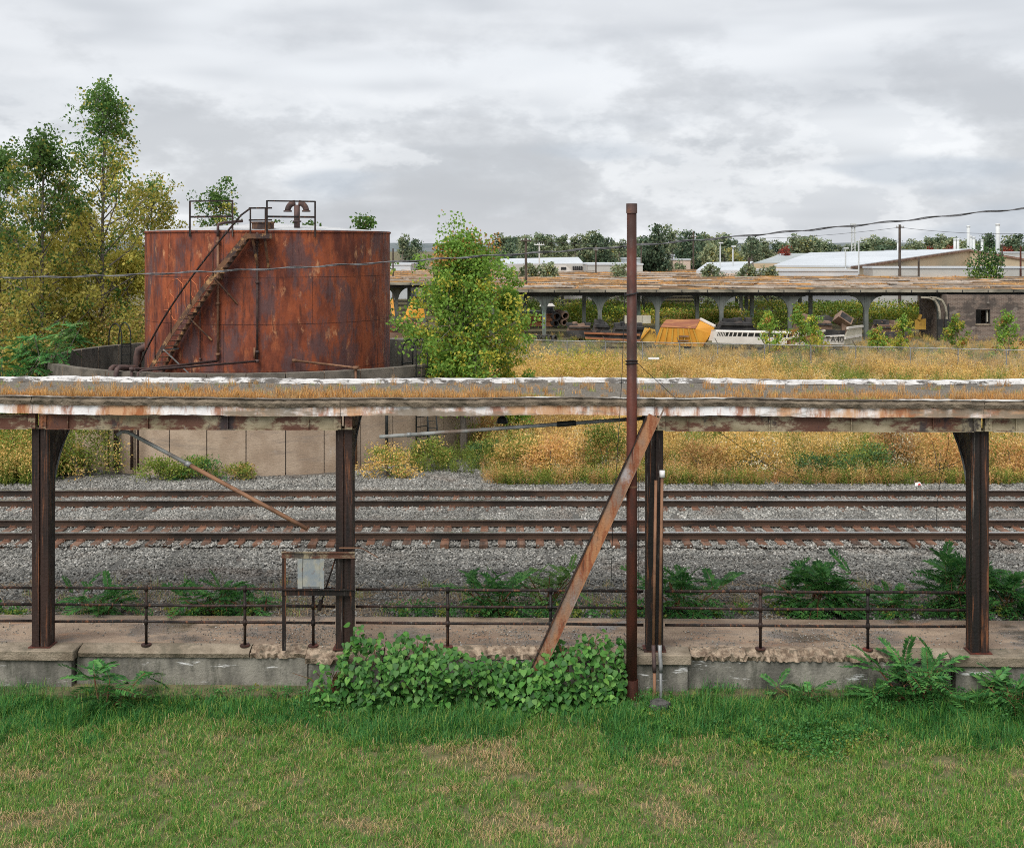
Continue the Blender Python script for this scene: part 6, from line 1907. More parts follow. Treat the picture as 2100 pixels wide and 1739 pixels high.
# heaps: stripped chassis hulks built from frames, drums, plates and axles
def hulk(label, x0, x1, yt, yb, d, seed, m='junk_black', m2='junk_brown', name='scrap_chassis', cat='scrap vehicle'):
    rg = np.random.default_rng(seed)
    a, b = A(x0, yb, d), A(x1, yt, d)
    L, H = b.x - a.x, b.z - a.z
    T = thing(name, label, cat, (a.x + L / 2, d, GZ))
    z0 = a.z
    hb = part(T, 'hull', hull([(a.x, d - 1.1, z0 + H * 0.15), (a.x + L * 0.1, d - 1.2, z0 + H * 0.72), (b.x - L * 0.08, d - 1.2, z0 + H * 0.68), (b.x, d - 1.1, z0 + H * 0.2), (a.x + L * .02, d + 1.1, z0 + H * 0.2), (a.x + L * 0.14, d + 1.0, z0 + H * 0.8), (b.x - L * 0.1, d + 1.0, z0 + H * 0.78), (b.x, d + 1.1, z0 + H * .2)]), m2)
    part(T, 'frame_rail', MB().bar((a.x - 0.1, d - 1.25, z0 + H * 0.22), (b.x + 0.1, d - 1.25, z0 + H * 0.26), 0.12, H * 0.16), m)
    part(T, 'frame_rail', MB().bar((a.x, d - 1.27, z0 + H * 0.60), (b.x - L * .05, d - 1.27, z0 + H * 0.56), 0.1, H * 0.08), m)
    for k in range(4):
        x = a.x + L * (0.12 + 0.25 * k) + rg.normal(0, 0.05)
        part(T, 'wheel_hub', MB().tube([(x, d - 1.5, z0 + H * 0.05), (x, d - 1.15, z0 + H * 0.05)], 0.26, 12), m)
    for k in range(7):
        x = a.x + L * rg.uniform(0.08, 0.9)
        w = L * rg.uniform(0.05, 0.14)
        hh = H * rg.uniform(0.1, 0.28)
        z = z0 + H * 0.74
        part(T, 'hatch' if k % 2 else 'engine_block', MB().box(x - w, x + w, d - 0.9 + rg.uniform(0, .5), d + 0.4, z - H * 0.05, z + hh, 0, Matrix.Translation((x, d, z)) @ Matrix.Rotation(rg.normal(0, .12), 4, 'Y') @ Matrix.Translation((-x, -d, -z))), m if k % 3 else m2)
    return T
hulk('black scrap chassis right of the pipe ends', 1162, 1212, 660, 684, 104, 1)
hulk('dark scrap heap behind the long rusty beam', 1215, 1248, 655, 686, 102, 2, 'junk_black', 'junk_black')
hulk('black scrap heap just left of the yellow bucket', 1255, 1322, 660, 690, 101, 3, 'junk_black', 'junk_black')
hulk('dark stripped chassis behind the white bus roof', 1470, 1542, 652, 682, 103, 4, 'junk_black', 'junk_black')
hulk('dusty brown armoured hull right of the white bus', 1628, 1702, 643, 690, 101, 5, 'junk_black', 'junk_brown')
hulk('dark hull with a small turret like lid beside the brick building', 1790, 1856, 656, 690, 103, 6, 'junk_black', 'junk_brown')
hulk('rusty hull seen between the tank and the leafy tree', 800, 872, 658, 690, 90, 7, 'junk_brown', 'junk_rust')
T = junk('concrete_block', 'row of pale block pieces behind the yellow bucket', 'blocks', A(1312, 655, 116))
for k in range(3):
    q = A(1290 + k * 18, 653, 116)
    part(T, 'block', MB().box(q.x - 0.4, q.x + 0.4, q.y, q.y + 0.8, q.z - 0.5, q.z + 0.25), 'cream_paint')
# white bus body half sunk in weeds
T = junk('bus_body', 'white bus body with a row of empty windows sunk in the weeds', 'bus', A(1540, 700, 94))
def bp(x, y, d=93.5):
    return A(x, y, d)
lo0, lo1, hi0, hi1 = bp(1461, 699), bp(1652, 704), bp(1468, 679.5), bp(1652, 683)
off = Vector((0, 2.2, -0.15))
def quadbar(t0, t1, s0, s1, th=0.06):
    def q(t, s):
        return lo0.lerp(lo1, t).lerp(hi0.lerp(hi1, t), s)
    o = Vector((0, th, 0))
    return [q(t0, s0), q(t1, s0), q(t1, s0) + o, q(t0, s0) + o, q(t0, s1), q(t1, s1), q(t1, s1) + o, q(t0, s1) + o]
mb = MB().hexa(quadbar(0, 1, -0.2, 0.50)).hexa(quadbar(0, 1, 0.90, 1.0))
wins = []
t_ = 0.03
ws = [0.010] * 5 + [0.03, 0.032, 0.036, 0.042, 0.05, 0.06, 0.06, 0.06, 0.06, 0.06, 0.06, 0.06]
edges = [0.0]
for w_ in ws:
    if t_ + w_ > 0.97:
        break
    mb.hexa(quadbar(edges[-1], t_, 0.501, 0.899))
    wins.append((t_, t_ + w_))
    edges.append(t_ + w_)
    t_ += w_ + (0.008 if w_ < 0.02 else 0.012)
mb.hexa(quadbar(edges[-1], 1.0, 0.501, 0.899))
sw = part(T, 'side_wall', mb, 'white_paint')
for (a, b) in wins:
    part(T, 'window', MB().hexa([p_ + Vector((0, 0.10, 0)) for p_ in quadbar(a, b, 0.50, 0.90, 0.02)]), 'dark_glass', sub=sw)
part(T, 'roof', MB().hexa([hi0, hi1, hi1 + off, hi0 + off, hi0 + Vector((0, 0.1, 0.09)), hi1 + Vector((0, 0.1, 0.09)), hi1 + off + Vector((0, 0, 0.12)), hi0 + off + Vector((0, 0, 0.12))]), 'white_paint')
part(T, 'end_wall', MB().hexa([lo0 + Vector((0, 0.07, 0)), hi0 + Vector((0, 0.07, 0)), hi0 + off, lo0 + off, lo0 + Vector((0.06, 0.07, 0)), hi0 + Vector((0.06, 0.07, 0)), hi0 + off + Vector((0.06, 0, 0)), lo0 + off + Vector((0.06, 0, 0))]), 'white_paint')
# slanted rusty perforated beam
T = junk('slanted_beam', 'spotted rusty beam with a pale edge lying aslant right of the bus', 'beam', A(1650, 700, 92))
part(T, 'web', hull([A(1614, 708, 91), A(1614, 696, 91), A(1690, 680, 92.5), A(1690, 690, 92.5), A(1616, 696, 92), A(1690, 680, 93.5), A(1616, 706, 92)]), 'spotted_rust')
part(T, 'edge', MB().bar(A(1612, 696, 90.9), A(1692, 678, 92.4), 0.12, 0.14), 'cream_paint')
T = junk('red_white_panel', 'faded red and white panel lying behind the slanted beam', 'panel', A(1620, 690, 96))
part(T, 'panel', hull([A(1590, 696, 96), A(1650, 694, 96), A(1600, 682, 98), A(1662, 681, 98), A(1600, 684, 98), A(1590, 699, 96)]), 'white_paint')
part(T, 'stripe', hull([A(1606, 690, 95.9), A(1652, 688, 95.9), A(1612, 684, 97), A(1654, 683, 97), A(1606, 692, 95.9)]), 'litter_red')
# white tipper body with marking
T = junk('tipper_body', 'cream white tipper body with black lettering and a raised end', 'tipper body', A(1725, 700, 93))
sd_ = part(T, 'side_panel', hull([A(1688, 706, 93), A(1731, 707, 93), A(1685, 692, 93), A(1731, 690, 93), A(1685, 692, 93.3), A(1731, 690, 93.3), A(1690, 706, 93.3)]), 'white_paint')
part(T, 'rim', MB().bar(A(1684, 690.5, 93), A(1731, 688.5, 93), 0.25, 0.12), 'white_paint', sub=sd_)
part(T, 'inner_wall', hull([A(1690, 688, 95.6), A(1731, 688, 95.6), A(1690, 676, 95.6), A(1734, 678, 95.6), A(1690, 680, 95.9), A(1731, 700, 95.6)]), 'junk_black')
en = part(T, 'end_panel', hull([A(1731, 707, 92.9), A(1731, 690, 92.9), A(1740, 673, 93.4), A(1768, 670, 96.5), A(1767, 700, 96.5), A(1742, 673, 93.8), A(1735, 706, 93.4)]), 'cream_paint')
part(T, 'cap_rail', MB().bar(A(1738, 673, 93.2), A(1769, 669, 96.4), 0.16, 0.16), 'white_paint', sub=en)
part(T, 'keel', hull([A(1705, 707, 93.2), A(1730, 708, 93.0), A(1762, 700, 96), A(1712, 722, 93.8), A(1728, 724, 93.6), A(1755, 722, 95.5)]), 'cream_paint')
for (xa, xb) in ((1740, 1768),):
    part(T, 'end_rib', MB().bar(A(1733, 694, 92.8), A(1767, 688, 96.2), 0.1, 0.14), 'white_paint', sub=en)
lettering(T, 'TA40', A(1693, 701.5, 92.85), 0.62, 'ink', parent=sd_)
# tilted brown box on a post
T = junk('tilted_box', 'tilted brown steel box above the tipper body', 'steel box', A(1730, 660, 100))
q = A(1729, 656, 100)
xf = Matrix.Translation(q) @ Matrix.Rotation(math.radians(33), 4, 'Y') @ Matrix.Rotation(math.radians(-32), 4, 'X')
part(T, 'box_shell', MB().box(-0.62, 0.62, -0.5, 0.5, -0.35, 0.35, 0, xf), 'junk_brown')
part(T, 'opening_shade_panel', MB().box(-0.5, 0.5, -0.515, -0.502, -0.25, 0.25, 0, xf), 'junk_black')  # black panel on the closed box paints the shade of an opening
part(T, 'support', MB().box(q.x - 0.15, q.x + 0.25, q.y - 0.2, q.y + 0.2, GZ, q.z - 0.3), 'junk_brown')
# yellow machine parts
T = junk('machine_block', 'yellow brown machine housing beside the brick building', 'machine', A(1890, 660, 106))
part(T, 'housing', hull([A(1876, 676, 106), A(1899, 676, 106), A(1876, 657, 106), A(1899, 654, 106), A(1878, 655, 107.5), A(1898, 653, 107.5), A(1898, 674, 107.5)]), 'yellow_dull')
part(T, 'lifting_eye', MB().bar(A(1884, 656, 106), A(1888, 645, 106), 0.3, 0.2), 'yellow_dull')
T = junk('excavator', 'yellow excavator parts between the tank and the leafy tree', 'excavator', A(840, 660, 96))
part(T, 'boom', hull([A(822, 664, 96), A(828, 668, 96), A(845, 612, 97), A(852, 616, 97), A(846, 612, 97.5), A(826, 668, 96.5), A(843, 640, 95.9)]), 'yellow_paint')
part(T, 'arm', hull([A(800, 614, 97), A(806, 612, 97), A(804, 648, 96.5), A(810, 648, 96.5), A(808, 648, 97), A(803, 612, 97.6)]), 'yellow_paint')
part(T, 'body', hull([A(838, 652, 95), A(872, 652, 95), A(838, 640, 95), A(868, 632, 95), A(842, 636, 97), A(870, 634, 97), A(870, 654, 97)]), 'yellow_paint')
wq = A(835, 664, 94.5)
part(T, 'wheel', MB().tube([wq, wq + Vector((0, 0.4, 0))], 0.42, 16), 'yellow_dull')
T = junk('long_beam', 'long dark rusty beam with a white bent end left of the leafy tree', 'beam', A(840, 680, 89))
part(T, 'web', MB().bar(A(800, 672, 89), A(858, 677, 88.5), 0.2, 0.55), 'pipe_dark')
part(T, 'bent_end', MB().bar(A(849, 688, 88.4), A(866, 674, 88.4), 0.18, 0.18), 'cream_paint')
one('pale_plank', MB().box(A(1330, 735, 69).x, A(1352, 735, 69).x, 69, 69.2, 0.95, 1.05), 'litter_white', 'pale board lying on the weeds right of the tall pole', 'board')
q = A(1884, 993, 39.2)
T = thing('litter_bag', 'crumpled red and white litter on the far rail bank', 'litter', (q.x, q.y, q.z - 0.08))
part(T, 'wrapper', hull([(q.x + a, q.y + b, q.z + z) for a, b, z in ((-.11, 0, -.06), (.12, 0.02, -.05), (-.07, .12, .02), (.02, .05, .06), (.08, .1, .05), (0, -.08, -.02))]), 'litter_white')
part(T, 'red_print', hull([(q.x + a, q.y - 0.06 + b, q.z + z) for a, b, z in ((-.04, 0, -.03), (.05, 0, -.03), (-.02, .03, .035), (.04, .03, .035), (0, -.02, 0))]), 'litter_red')

# ------------------------------------------------------------------ shrubs among the shed columns and saplings at the fence
BM = ['ash_green', 'ash_yellow', 'weed_green', 'weed_gold']
for i, (x, yt, d, w, mp, lb) in enumerate((
        (1085, 612, 122, 6, [.3, .1, .6, 0], 'dark shrub behind the first shed column by the leafy tree'),
        (1165, 615, 124, 7, [.4, .2, .4, 0], 'green shrub behind the second shed column'),
        (1215, 618, 121, 5.5, [.5, .3, .2, 0], 'green shrub under the shed left of the tall pole'),
        (1275, 620, 128, 6, [.4, .4, .2, 0], 'yellow green shrub behind the tall pole'),
        (1330, 616, 130, 6, [.45, .4, .15, 0], 'yellow green shrub behind the big dump body, left'),
        (1392, 622, 126, 6, [.3, .4, .1, .2], 'golden shrub behind the big dump body'),
        (1450, 625, 124, 6, [.4, .4, .1, .1], 'yellow green shrub right of the big dump body'),
        (1520, 628, 124, 6.5, [.4, .4, .1, .1], 'yellow green shrub behind the dark chassis'),
        (1585, 634, 118, 5, [.1, .05, .85, 0], 'dark green shrub behind the dark stripped chassis'),
        (1650, 612, 128, 7, [.5, .35, .15, 0], 'tall yellow green shrub behind the brown hull'),
        (1715, 618, 126, 7, [.35, .15, .5, 0], 'green shrub behind the tilted box'),
        (1800, 614, 126, 8, [.3, .35, .35, 0], 'green and gold shrub left of the brick building'),
        (1855, 622, 124, 6, [.45, .35, .2, 0], 'olive shrub behind the yellow brown housing'),
        (1905, 615, 130, 5, [.3, .5, .2, 0], 'yellow shrub just left of the brick building corner'),
        (1700, 612, 140, 9, [.4, .3, .3, 0], 'farther green shrub deep under the shed at right'),
        (1400, 612, 142, 9, [.4, .3, .3, 0], 'farther green shrub deep under the shed at the pole'),
        (1560, 612, 146, 9, [.4, .3, .3, 0], 'farther green shrub deep under the shed, middle'),
        (1240, 612, 145, 9, [.3, .3, .4, 0], 'farther dark green shrub deep under the shed at left'))):
    X = (x - 1050) / F * d
    h = max(1.6, CAMZ - (yt - YH) / F * d - GZ)
    bush(lb, Vector((X, d, GZ)), w * 1.25, 4.0, min(h, 3.6) * RNG.uniform(0.68, 1.0), BM, mp, 0.24, 2300, 200 + i, 34)
SM = ['ash_green', 'ash_yellow', 'ash_rust']
for i, (x, yt, d, k, yy, lb) in enumerate((
        (1578, 646, 88, 1.3, 0.55, 'yellow green sapling in front of the white bus'),
        (1640, 644, 86, 0.9, 0.4, 'slim green topped sapling before the slanted beam'),
        (1668, 650, 88, 0.95, 0.5, 'yellow green sapling left of the tipper body'),
        (1800, 674, 86, 1.2, 0.7, 'low yellow orange sapling right of the tipper body'),
        (1850, 655, 87, 1.4, 0.65, 'yellow sapling before the dark hull'),
        (1960, 650, 86, 1.5, 0.55, 'yellow green sapling before the left part of the brick wall'),
        (2068, 642, 82, 1.7, 0.5, 'tall yellow green sapling before the brick wall at the right edge'),
        (845, 668, 84, 1.2, 0.5, 'yellow green sapling just right of the tank beyond the ring wall'))):
    X = (x - 1050) / F * d
    H = CAMZ - (yt - YH) / F * d - GZ
    tree(lb, Vector((X, d, GZ)), H, [(0, 0.9 * k), (0.3, 1.0 * k), (0.6, 0.7 * k), (0.85, 0.35 * k), (1, 0.12 * k)], 300 + i, 0.17, 1500, SM,
         (lambda yv: (lambda t, rg, n_: np.where(rg.random(n_) < yv * np.clip(1.4 - t, 0.2, 1.2), np.where(rg.random(n_) < 0.12, 2, 1), 0)))(yy), r0=0.04, limbs=14, clumps=44, crad=0.28, tmin=0.08, name='sapling', cat='sapling')

# ------------------------------------------------------------------ far side: buildings, poles, stacks, trees, hills
def hall(label, corners, ridge, m_roof, m_wall, name='warehouse'):
    """corners: eave points left-front, right-front, right-back, left-back; ridge: two points"""
    lf, rf, rb, lb_ = [Vector(c) for c in corners]
    r0, r1 = [Vector(c) for c in ridge]
    g = lambda p: Vector((p.x, p.y, GZ))
    T = thing(name, label, 'building', (lf.x, lf.y, GZ))
    for (a, b) in ((lf, rf), (rf, rb), (rb, lb_), (lb_, lf)):
        part(T, 'wall', MB().add([g(a), g(b), b, a], [(0, 1, 2, 3)]), m_wall)
    part(T, 'gable', MB().add([rf, rb, r1], [(0, 1, 2)]), m_wall)
    part(T, 'gable', MB().add([lb_, lf, r0], [(0, 1, 2)]), m_wall)
    th = Vector((0, 0, 0.12))
    part(T, 'roof_slope', MB().hexa([lf, rf, r1, r0, lf + th, rf + th, r1 + th, r0 + th]), m_roof)
    part(T, 'roof_slope', MB().hexa([r0, r1, rb, lb_, r0 + th * 1.02, r1 + th * 1.02, rb + th, lb_ + th]), m_roof)
    return T
def flat(label, x0, x1, ytop, d, depth, m_wall, m_roof=None, name='low_building', wins=0, par=0.25):
    a, b = A(x0, ytop, d), A(x1, ytop, d)
    T = thing(name, label, 'building', (a.x, d, GZ))
    w_ = part(T, 'wall', MB().box(a.x, b.x, d, d + depth, GZ, a.z - par), m_wall)
    part(T, 'parapet', MB().box(a.x - 0.1, b.x + 0.1, d - 0.1, d + depth + 0.1, a.z - par + 0.002, a.z), m_roof or m_wall)
    for k in range(wins):
        x = a.x + (b.x - a.x) * (k + 0.5) / wins
        ww = (b.x - a.x) / wins * 0.3
        part(T, 'window', MB().box(x - ww, x + ww, d - 0.05, d + 0.05, a.z - par - 2.4, a.z - par - 1.2), 'dark_glass', sub=w_)
    return T
T = hall('long open sided shed with a pale blue white metal roof', [A(1030, 543, 190), A(1197, 541.5, 190), A(1190, 538, 212), A(1034, 538, 212)], [A(1023, 532.5, 201), A(1186, 529, 201)], 'roof_white', 'siding_pale')
for k in range(10):
    q = A(1176 + (k % 5) * 4.2, 546 + (k // 5) * 5, 189.8)
    part(T, 'glazing_panel', MB().box(q.x - 0.13, q.x + 0.13, 189.8, 189.9, q.z - 0.36, q.z), 'dark_glass')
q = A(1142, 552, 188)
T = thing('parked_van', 'white van parked under the pale blue roofed shed', 'van', (q.x, 186, GZ))
q = A(1145, 548.5, 186)
bd = part(T, 'body', hull([(q.x + a, 186 + b, q.z + z) for a, b, z in ((-2, 0, -1.2), (2, 0, -1.2), (-2, 0, .2), (1.2, 0, .2), (2, 0, -.4), (-2, 1.8, .2), (1.2, 1.8, .2), (2, 1.8, -.4), (-2, 1.8, -1.2))]), 'white_paint')
part(T, 'windscreen', MB().box(q.x + 0.4, q.x + 1.2, 185.9, 185.98, q.z - 0.35, q.z + 0.05), 'dark_glass', sub=bd)
flat('pale low building left of the tall pole', 1206, 1318, 540.5, 178, 14, 'siding_pale', 'roof_white', wins=5)
flat('grey rooftop unit on the pale low building', 1281, 1314, 528.5, 186, 6, 'roof_grey', name='rooftop_unit')
flat('pinkish white building right of the big dark trees', 1376, 1416, 531, 205, 16, 'siding_pink', 'roof_white')
flat('small white block behind the pinkish building', 1370, 1392, 522, 215, 10, 'roof_white')
flat('white shed visible between the tank and the leafy tree', 800, 842, 541, 190, 14, 'roof_white', 'roof_white')
hall('white low roofed shed left of the big factory roof', [A(1428, 556, 165), A(1520, 556, 165), A(1546, 551, 190), A(1440, 550, 190)], [A(1450, 540, 180), A(1545, 538, 180)], 'roof_white', 'roof_white')
# big factory: wide white roof with tan gable
T = thing('factory_hall', 'wide factory hall with a broad white roof and tan gable wall', 'factory', A(1743, 560, 160))
T.location.z = GZ
e0, e1, r0, r1 = A(1586, 548, 168), A(1745, 549.5, 160), A(1660, 521, 236), A(1988, 513.5, 196)
e2, r2 = A(2105, 533, 190), A(1760, 518, 250)
th = Vector((0, 0, 0.25))
g = lambda p: Vector((p.x, p.y, GZ))
part(T, 'roof_slope', MB().hexa([e0, e1, r1, r0, e0 + th, e1 + th, r1 + th, r0 + th]), 'roof_white')
part(T, 'roof_slope', MB().hexa([r0, r1, e2, A(1850, 520, 260), r0 + th * 1.01, r1 + th * 1.01, e2 + th, A(1850, 520, 260) + th]), 'roof_white')
part(T, 'gable', MB().add([g(e1), g(r1), r1 - th * 0.1, e1 - th * 0.1], [(0, 1, 2, 3)]).add([g(r1), g(e2), e2, r1 - th * 0.1], [(0, 1, 2, 3)]), 'siding_tan')
part(T, 'wall', MB().add([g(e0), g(e1), e1 - th * 0.1, e0 - th * 0.1], [(0, 1, 2, 3)]), 'siding_tan')
part(T, 'rake_trim', MB().bar(e1 + Vector((0, -0.2, 0)), r1 + Vector((0, -0.2, 0)), 0.2, 0.3).bar(r1 + Vector((0, -0.2, 0)), e2 + Vector((0, -0.2, 0)), 0.2, 0.3), 'junk_brown')
for k in range(5):
    q = A(1830 + k * 34, 515.0 - k * 0.5, 215 - k * 4)
    part(T, 'skylight', MB().box(q.x - 1.1, q.x + 1.1, q.y, q.y + 1.0, q.z - 0.5, q.z + 0.15), 'roof_white')
T = hall('grey roofed factory hall behind the white one', [A(1545, 541, 200), A(1690, 540, 200), A(1760, 520, 290), A(1600, 521, 290)], [A(1586, 528, 240), A(1735, 519, 240)], 'roof_grey', 'siding_tan')
flat('white low annex below the big factory roof', 1560, 1760, 553, 152, 6, 'roof_white', 'roof_white')
flat('long pale low wall behind the shed roof at the right', 1790, 2110, 547, 150, 4, 'siding_pale', 'roof_white')
flat('white flat roofed hall at the far right edge', 2040, 2130, 516.5, 225, 20, 'siding_pale', 'roof_white')
for (x, yt, yb, d, r, lb) in ((1958, 490, 516, 205, 0.32, 'left one of the short twin stacks on the factory'), (1964.5, 490, 516, 205, 0.32, 'right one of the short twin stacks on the factory'), (1986, 463, 518, 200, 0.38, 'tall pale stack by the factory gable'),
                              (1991, 484, 518, 203, 0.3, 'short stack touching the tall stack'), (1997, 486, 518, 206, 0.35, 'short stack right of the tall stack'), (2014, 492, 520, 208, 0.32, 'single short stack with a cone foot'), (2046, 459, 535, 196, 0.46, 'tallest pale stack at the right'), (1842, 494, 520, 200, 0.3, 'short pale stack beside the wooden utility pole')):
    a, b = A(x, yb, d), A(x, yt, d)
    T = thing('smokestack', lb, 'smokestack', tuple(a))
    r *= 0.72
    part(T, 'stack', MB().tube([a - Vector((0, 0, 2.5)), b], r, 10), 'stack_metal', True)
    part(T, 'rim', MB().tube([b - Vector((0, 0, 0.3)), b + Vector((0, 0, 0.02))], r * 1.12, 10), 'stack_metal', True)
def upole(label, x, yt, yb, d, arms, r=0.16, m='pole_wood'):
    a, b = A(x, yb, d), A(x, yt, d)
    a.z = min(a.z, GZ)
    T = thing('utility_pole', label, 'utility pole', tuple(a))
    part(T, 'shaft', MB().tube([a, b], [r, r * 0.75], 8), m)
    for (z, w) in arms:
        c_ = part(T, 'crossarm', MB().box(b.x - w, b.x + w, b.y - 0.2, b.y - 0.08, b.z - z - 0.07, b.z - z + 0.07), m)
        mb = MB()
        for s in (-0.9, -0.4, 0.4, 0.9):
            mb.tube([(b.x + s * w, b.y - 0.14, b.z - z + 0.07), (b.x + s * w, b.y - 0.14, b.z - z + 0.25)], 0.05, 6)
        part(T, 'insulator', mb, 'stack_metal', sub=c_)
    return b
b1 = upole('black utility pole rising from the shed roof near the leafy tree', 1078.5, 489, 592, 118, [(0.25, 0.5)], 0.15)
b2 = upole('wooden utility pole with one crossarm above the factory roof', 1845, 461, 552, 150, [(0.35, 0.5)], 0.2)
b3 = upole('thin dark utility pole right of the big dark trees', 1422, 474, 545, 200, [(1.0, 0.5)], 0.17)
upole('pale utility pole behind the blue roofed shed', 1106, 498, 545, 170, [(0.3, 0.7)], 0.13, 'stack_metal')
upole('dark pole between the blue roofed shed and the pale building', 1222, 505, 550, 170, [(0.6, 0.3)], 0.13)
upole('short dark pole before the white low roofed shed', 1536, 528, 553, 150, [], 0.16)
upole('short dark pole before the tan gable', 2046 - 162, 528, 553, 148, [], 0.16)
upole('dark pole just right of the tall rusty pole', 1315, 505, 545, 180, [], 0.13)
upole('dark lamp post before the right end of the factory', 2055, 500, 540, 160, [(0.2, 0.25)], 0.13)
upole('rust brown pole at the right edge of the factory', 2093, 505, 551, 150, [], 0.15, 'rust_pole')
upole('slim pole between the tank and the leafy tree', 806, 510, 560, 150, [], 0.12)
def lamp(label, x, yt, yb, d, arm):
    a, b = A(x, yb, d), A(x, yt, d)
    a.z = GZ
    T = thing('lamp_post', label, 'lamp post', tuple(a))
    part(T, 'shaft', MB().tube([a, b], 0.1, 6), 'stack_metal')
    e = b + Vector((arm, 0, 0.5))
    part(T, 'arm', MB().tube([b, b.lerp(e, 0.6) + Vector((0, 0, 0.15)), e], 0.06, 6), 'stack_metal')
    part(T, 'lantern', MB().box(e.x - 0.3, e.x + 0.3, e.y - 0.15, e.y + 0.15, e.z - 0.15, e.z + 0.05), 'stack_metal')
lamp('pale lamp post with a hooked arm on the factory roof slope', 1761, 495, 549, 158, 0.55)
lamp('pale lamp post before the green trees left of the yellow tree', 1477, 505, 545, 170, 0.1)
lamp('pale lamp post beside the yellow tree', 1503, 512, 545, 172, 0.1)
lamp('pale thin lamp post at the left of the factory roof', 1734, 516, 549, 160, 0.1)
T = thing('lattice_tower', 'slim pale lattice tower on the horizon behind the factory', 'tower', A(1750, 512, 420))
T.location.z = GZ
q, q1 = A(1750, 512, 420), A(1750, 466, 420)
for sx in (-0.7, 0.7):
    part(T, 'leg', MB().bar((q.x + sx, 420, GZ), (q1.x + sx * 0.7, 420, q1.z), 0.35, 0.35, up=(0, 1, 0)), 'stack_metal')
mb = MB()
for k in range(14):
    z0 = q.z - 6 + k * (q1.z - q.z + 6) / 14
    mb.bar((q.x - 0.7, 420, z0), (q.x + 0.7, 420, z0 + 1.0), 0.15, 0.15, up=(0, 1, 0))
part(T, 'bracing', mb, 'stack_metal')
part(T, 'head', MB().box(q1.x - 0.9, q1.x + 0.9, 419.5, 420.5, q1.z - 0.1, q1.z + 1.2), 'stack_metal')
for (k, (a, b, lb)) in enumerate(((b3 + Vector((0, 0, -1.0)), b2 + Vector((0, 0, -0.35)), 'thin far power line from the pole by the dark trees to the wooden pole'), (b2 + Vector((0, 0, -0.35)), A(2240, 470, 150), 'thin far power line running right from the wooden pole'),
                            (b1 + Vector((0, 0, -0.25)), b3 + Vector((0, 0, -1.0)), 'thin far power line behind the tall rusty pole'))):
    pts = [Vector(a).lerp(Vector(b), t_) - Vector((0, 0, 0.7 * 4 * t_ * (1 - t_))) for t_ in np.linspace(0, 1, 13)]
    one('power_line', MB().tube(pts, 0.022, 4), 'wire_black', lb, 'wire', tuple(pts[0]))

# far trees: five crowns built once, then copied thing by thing
def proto_meshes(seed, H, prof, leaf, count, mats, fn, clumps=40, crad=0.9):
    T = tree('prototype', Vector((0, 0, 0)), H, prof, seed, leaf, count, mats, fn, r0=0.22, limbs=18, clumps=clumps, crad=crad, tmin=0.12)
    ms = [c_.data for c_ in T.children]
    for c_ in list(T.children):
        bpy.data.objects.remove(c_)
    bpy.data.objects.remove(T)
    return ms
one_fn = lambda t, rg, n_: (rg.random(n_) > 0.75).astype(int)
rnd = [(0, 1.5), (0.25, 3.2), (0.55, 3.6), (0.8, 2.6), (1, 0.6)]
tallp = [(0, 1.5), (0.25, 2.4), (0.55, 2.4), (0.8, 1.6), (1, 0.3)]
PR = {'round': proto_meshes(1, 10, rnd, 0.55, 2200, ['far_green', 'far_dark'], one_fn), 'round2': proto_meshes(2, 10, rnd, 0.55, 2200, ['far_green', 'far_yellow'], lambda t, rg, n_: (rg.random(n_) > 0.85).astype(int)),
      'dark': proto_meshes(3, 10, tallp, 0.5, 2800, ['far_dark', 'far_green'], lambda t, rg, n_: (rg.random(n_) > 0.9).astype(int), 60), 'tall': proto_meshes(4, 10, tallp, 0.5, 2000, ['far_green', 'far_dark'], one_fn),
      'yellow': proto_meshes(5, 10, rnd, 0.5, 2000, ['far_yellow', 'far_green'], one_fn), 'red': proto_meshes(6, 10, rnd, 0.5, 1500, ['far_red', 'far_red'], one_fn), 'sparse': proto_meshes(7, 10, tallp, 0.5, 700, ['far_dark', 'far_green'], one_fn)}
def ftree(kind, x, yt, d, k, label, group=None, base=GZ):
    X = (x - 1050) / F * d
    H = CAMZ - (yt - YH) / F * d - base
    T = thing('far_tree', label, 'tree', (X, d, base), group)
    a = RNG.uniform(0, 6.28)
    s = H / 10.0
    for nm, me in zip(('trunk', 'crown'), PR[kind]):
        put(nm, me, T, (0, 0, 0), (0, 0, a), (s * k, s * k, s))
    return T
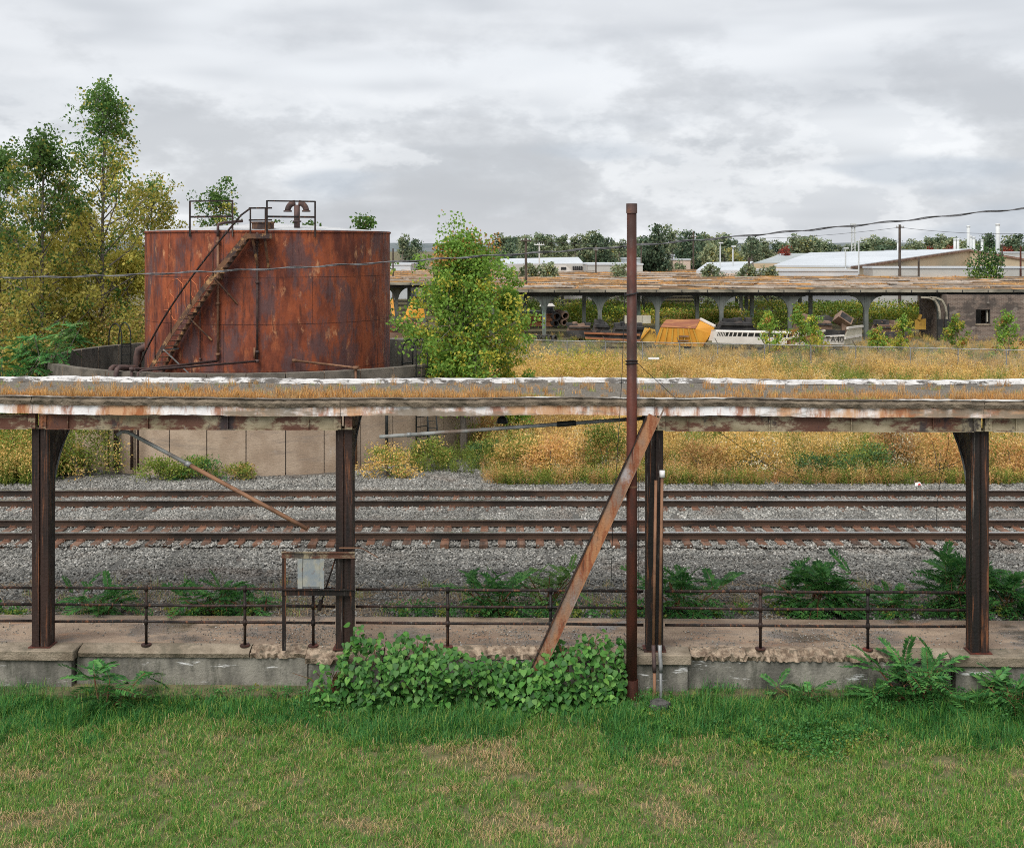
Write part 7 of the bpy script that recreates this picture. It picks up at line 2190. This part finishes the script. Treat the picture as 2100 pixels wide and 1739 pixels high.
for (kd, x, yt, d, k, lb) in (
        ('dark', 1347, 463, 188, 0.75, 'tall pointed dark tree just right of the tall rusty pole'), ('dark', 1322, 487, 192, 0.9, 'dark tree directly behind the tall rusty pole'), ('round', 1378, 478, 205, 0.8, 'olive tree between the pointed dark tree and the thin utility pole'),
        ('dark', 1408, 475, 210, 0.9, 'broad dark tree behind the thin utility pole'), ('dark', 1435, 487, 215, 0.7, 'smaller dark tree right of the thin utility pole'), ('round2', 1462, 504, 200, 0.8, 'bright green tree left of the yellow tree'),
        ('yellow', 1506, 518, 190, 0.9, 'yellow tree before the far treeline'), ('sparse', 1541, 494, 230, 1.1, 'grey green round topped tree left of the factory roofs'), ('red', 1612, 512, 250, 0.8, 'dark red tree above the grey factory roof'),
        ('round2', 1652, 489, 330, 1.0, 'taller yellow green tree at the middle of the far treeline'), ('round', 1693, 501, 300, 1.0, 'green tree at the right end of the treeline gap'), ('dark', 1818, 505, 260, 1.7, 'low spreading dark green tree behind the white roof'),
        ('red', 1905, 512, 270, 0.9, 'left red bush above the factory ridge'), ('red', 1952, 510, 275, 0.9, 'red bush by the twin stacks'), ('red', 2063, 512, 280, 0.9, 'red bush near the right edge'), ('dark', 2030, 480, 330, 1.0, 'dark tree left of the tallest stack'),
        ('dark', 2085, 482, 320, 1.0, 'dark tree at the right edge beyond the stacks'), ('dark', 1240, 489, 235, 0.9, 'dark tree left of the tall rusty pole in the treeline'), ('dark', 1048, 488, 210, 0.8, 'dark tree right of the leafy yellow green tree'), ('dark', 1094, 500, 230, 0.8, 'dark rounded tree behind the pale utility pole'),
        ('round', 826, 493, 240, 0.9, 'far tree right of the tank, left one'), ('dark', 850, 492, 260, 0.9, 'far dark tree between the tank and the leafy tree')):
    ftree(kd, x, yt, d, k, lb)
G = 'trees of the far treeline'
far_list = []
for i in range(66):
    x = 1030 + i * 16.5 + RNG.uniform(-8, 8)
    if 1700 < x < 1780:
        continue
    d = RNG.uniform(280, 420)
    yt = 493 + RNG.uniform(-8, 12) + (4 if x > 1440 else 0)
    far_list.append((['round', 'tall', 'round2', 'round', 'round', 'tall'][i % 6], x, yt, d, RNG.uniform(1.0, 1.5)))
ORD = ['first', 'second', 'third', 'fourth', 'fifth', 'sixth', 'seventh', 'eighth', 'ninth', 'tenth', 'eleventh', 'twelfth', 'thirteenth', 'fourteenth', 'fifteenth', 'sixteenth', 'seventeenth', 'eighteenth']
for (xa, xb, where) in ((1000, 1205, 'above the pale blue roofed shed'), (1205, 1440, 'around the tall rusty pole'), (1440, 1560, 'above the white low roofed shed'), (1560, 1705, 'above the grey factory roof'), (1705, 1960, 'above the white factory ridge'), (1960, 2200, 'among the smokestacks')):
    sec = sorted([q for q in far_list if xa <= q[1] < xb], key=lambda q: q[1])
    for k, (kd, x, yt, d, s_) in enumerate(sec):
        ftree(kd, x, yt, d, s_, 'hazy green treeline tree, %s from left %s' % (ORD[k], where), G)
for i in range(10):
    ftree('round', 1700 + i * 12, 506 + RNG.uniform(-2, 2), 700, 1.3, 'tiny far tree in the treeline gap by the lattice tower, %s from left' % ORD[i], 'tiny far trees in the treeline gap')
for i, (x, yt) in enumerate(((1090, 545), (1128, 542), (1265, 545), (1452, 546), (1540, 546), (1580, 550))):
    ftree('round2', x, yt, 150, 1.0, ['small bush at the far rim of the shed roof, leftmost', 'small bush before the open sided shed', 'scrubby bush before the pale low building', 'yellow green bush before the white low roofed shed', 'small bush by the short dark pole', 'small bush left of the big factory roof'][i])
p = A(2018, 552, 140); p.z = GZ
bush('spreading green tree top before the tan factory gable', p, 5.2, 3.5, CAMZ - 0.1 - GZ, ['bush_dark_green', 'ash_green'], [.6, .4], 0.34, 2600, 401, 30)
# low wooded ridge on the horizon
mb = MB()
N = 80
for i in range(N + 1):
    x = -3000 + 6000 * i / N
    h = 22 + 16 * float(vnoise(np.array([x]), np.array([0.0]), 700.0, 5)[0]) + 4 * float(vnoise(np.array([x]), np.array([0.0]), 90.0, 6)[0])
    mb.v += [(x, 4200, -2), (x, 4600, h), (x, 5600, h * 0.8)]
for i in range(N):
    for j in range(2):
        mb.f.append((i * 3 + j, (i + 1) * 3 + j, (i + 1) * 3 + j + 1, i * 3 + j + 1))
mb.m = [0] * len(mb.f)
struct('hills', mb, 'hazy_hill', 'low wooded ridge far on the horizon')
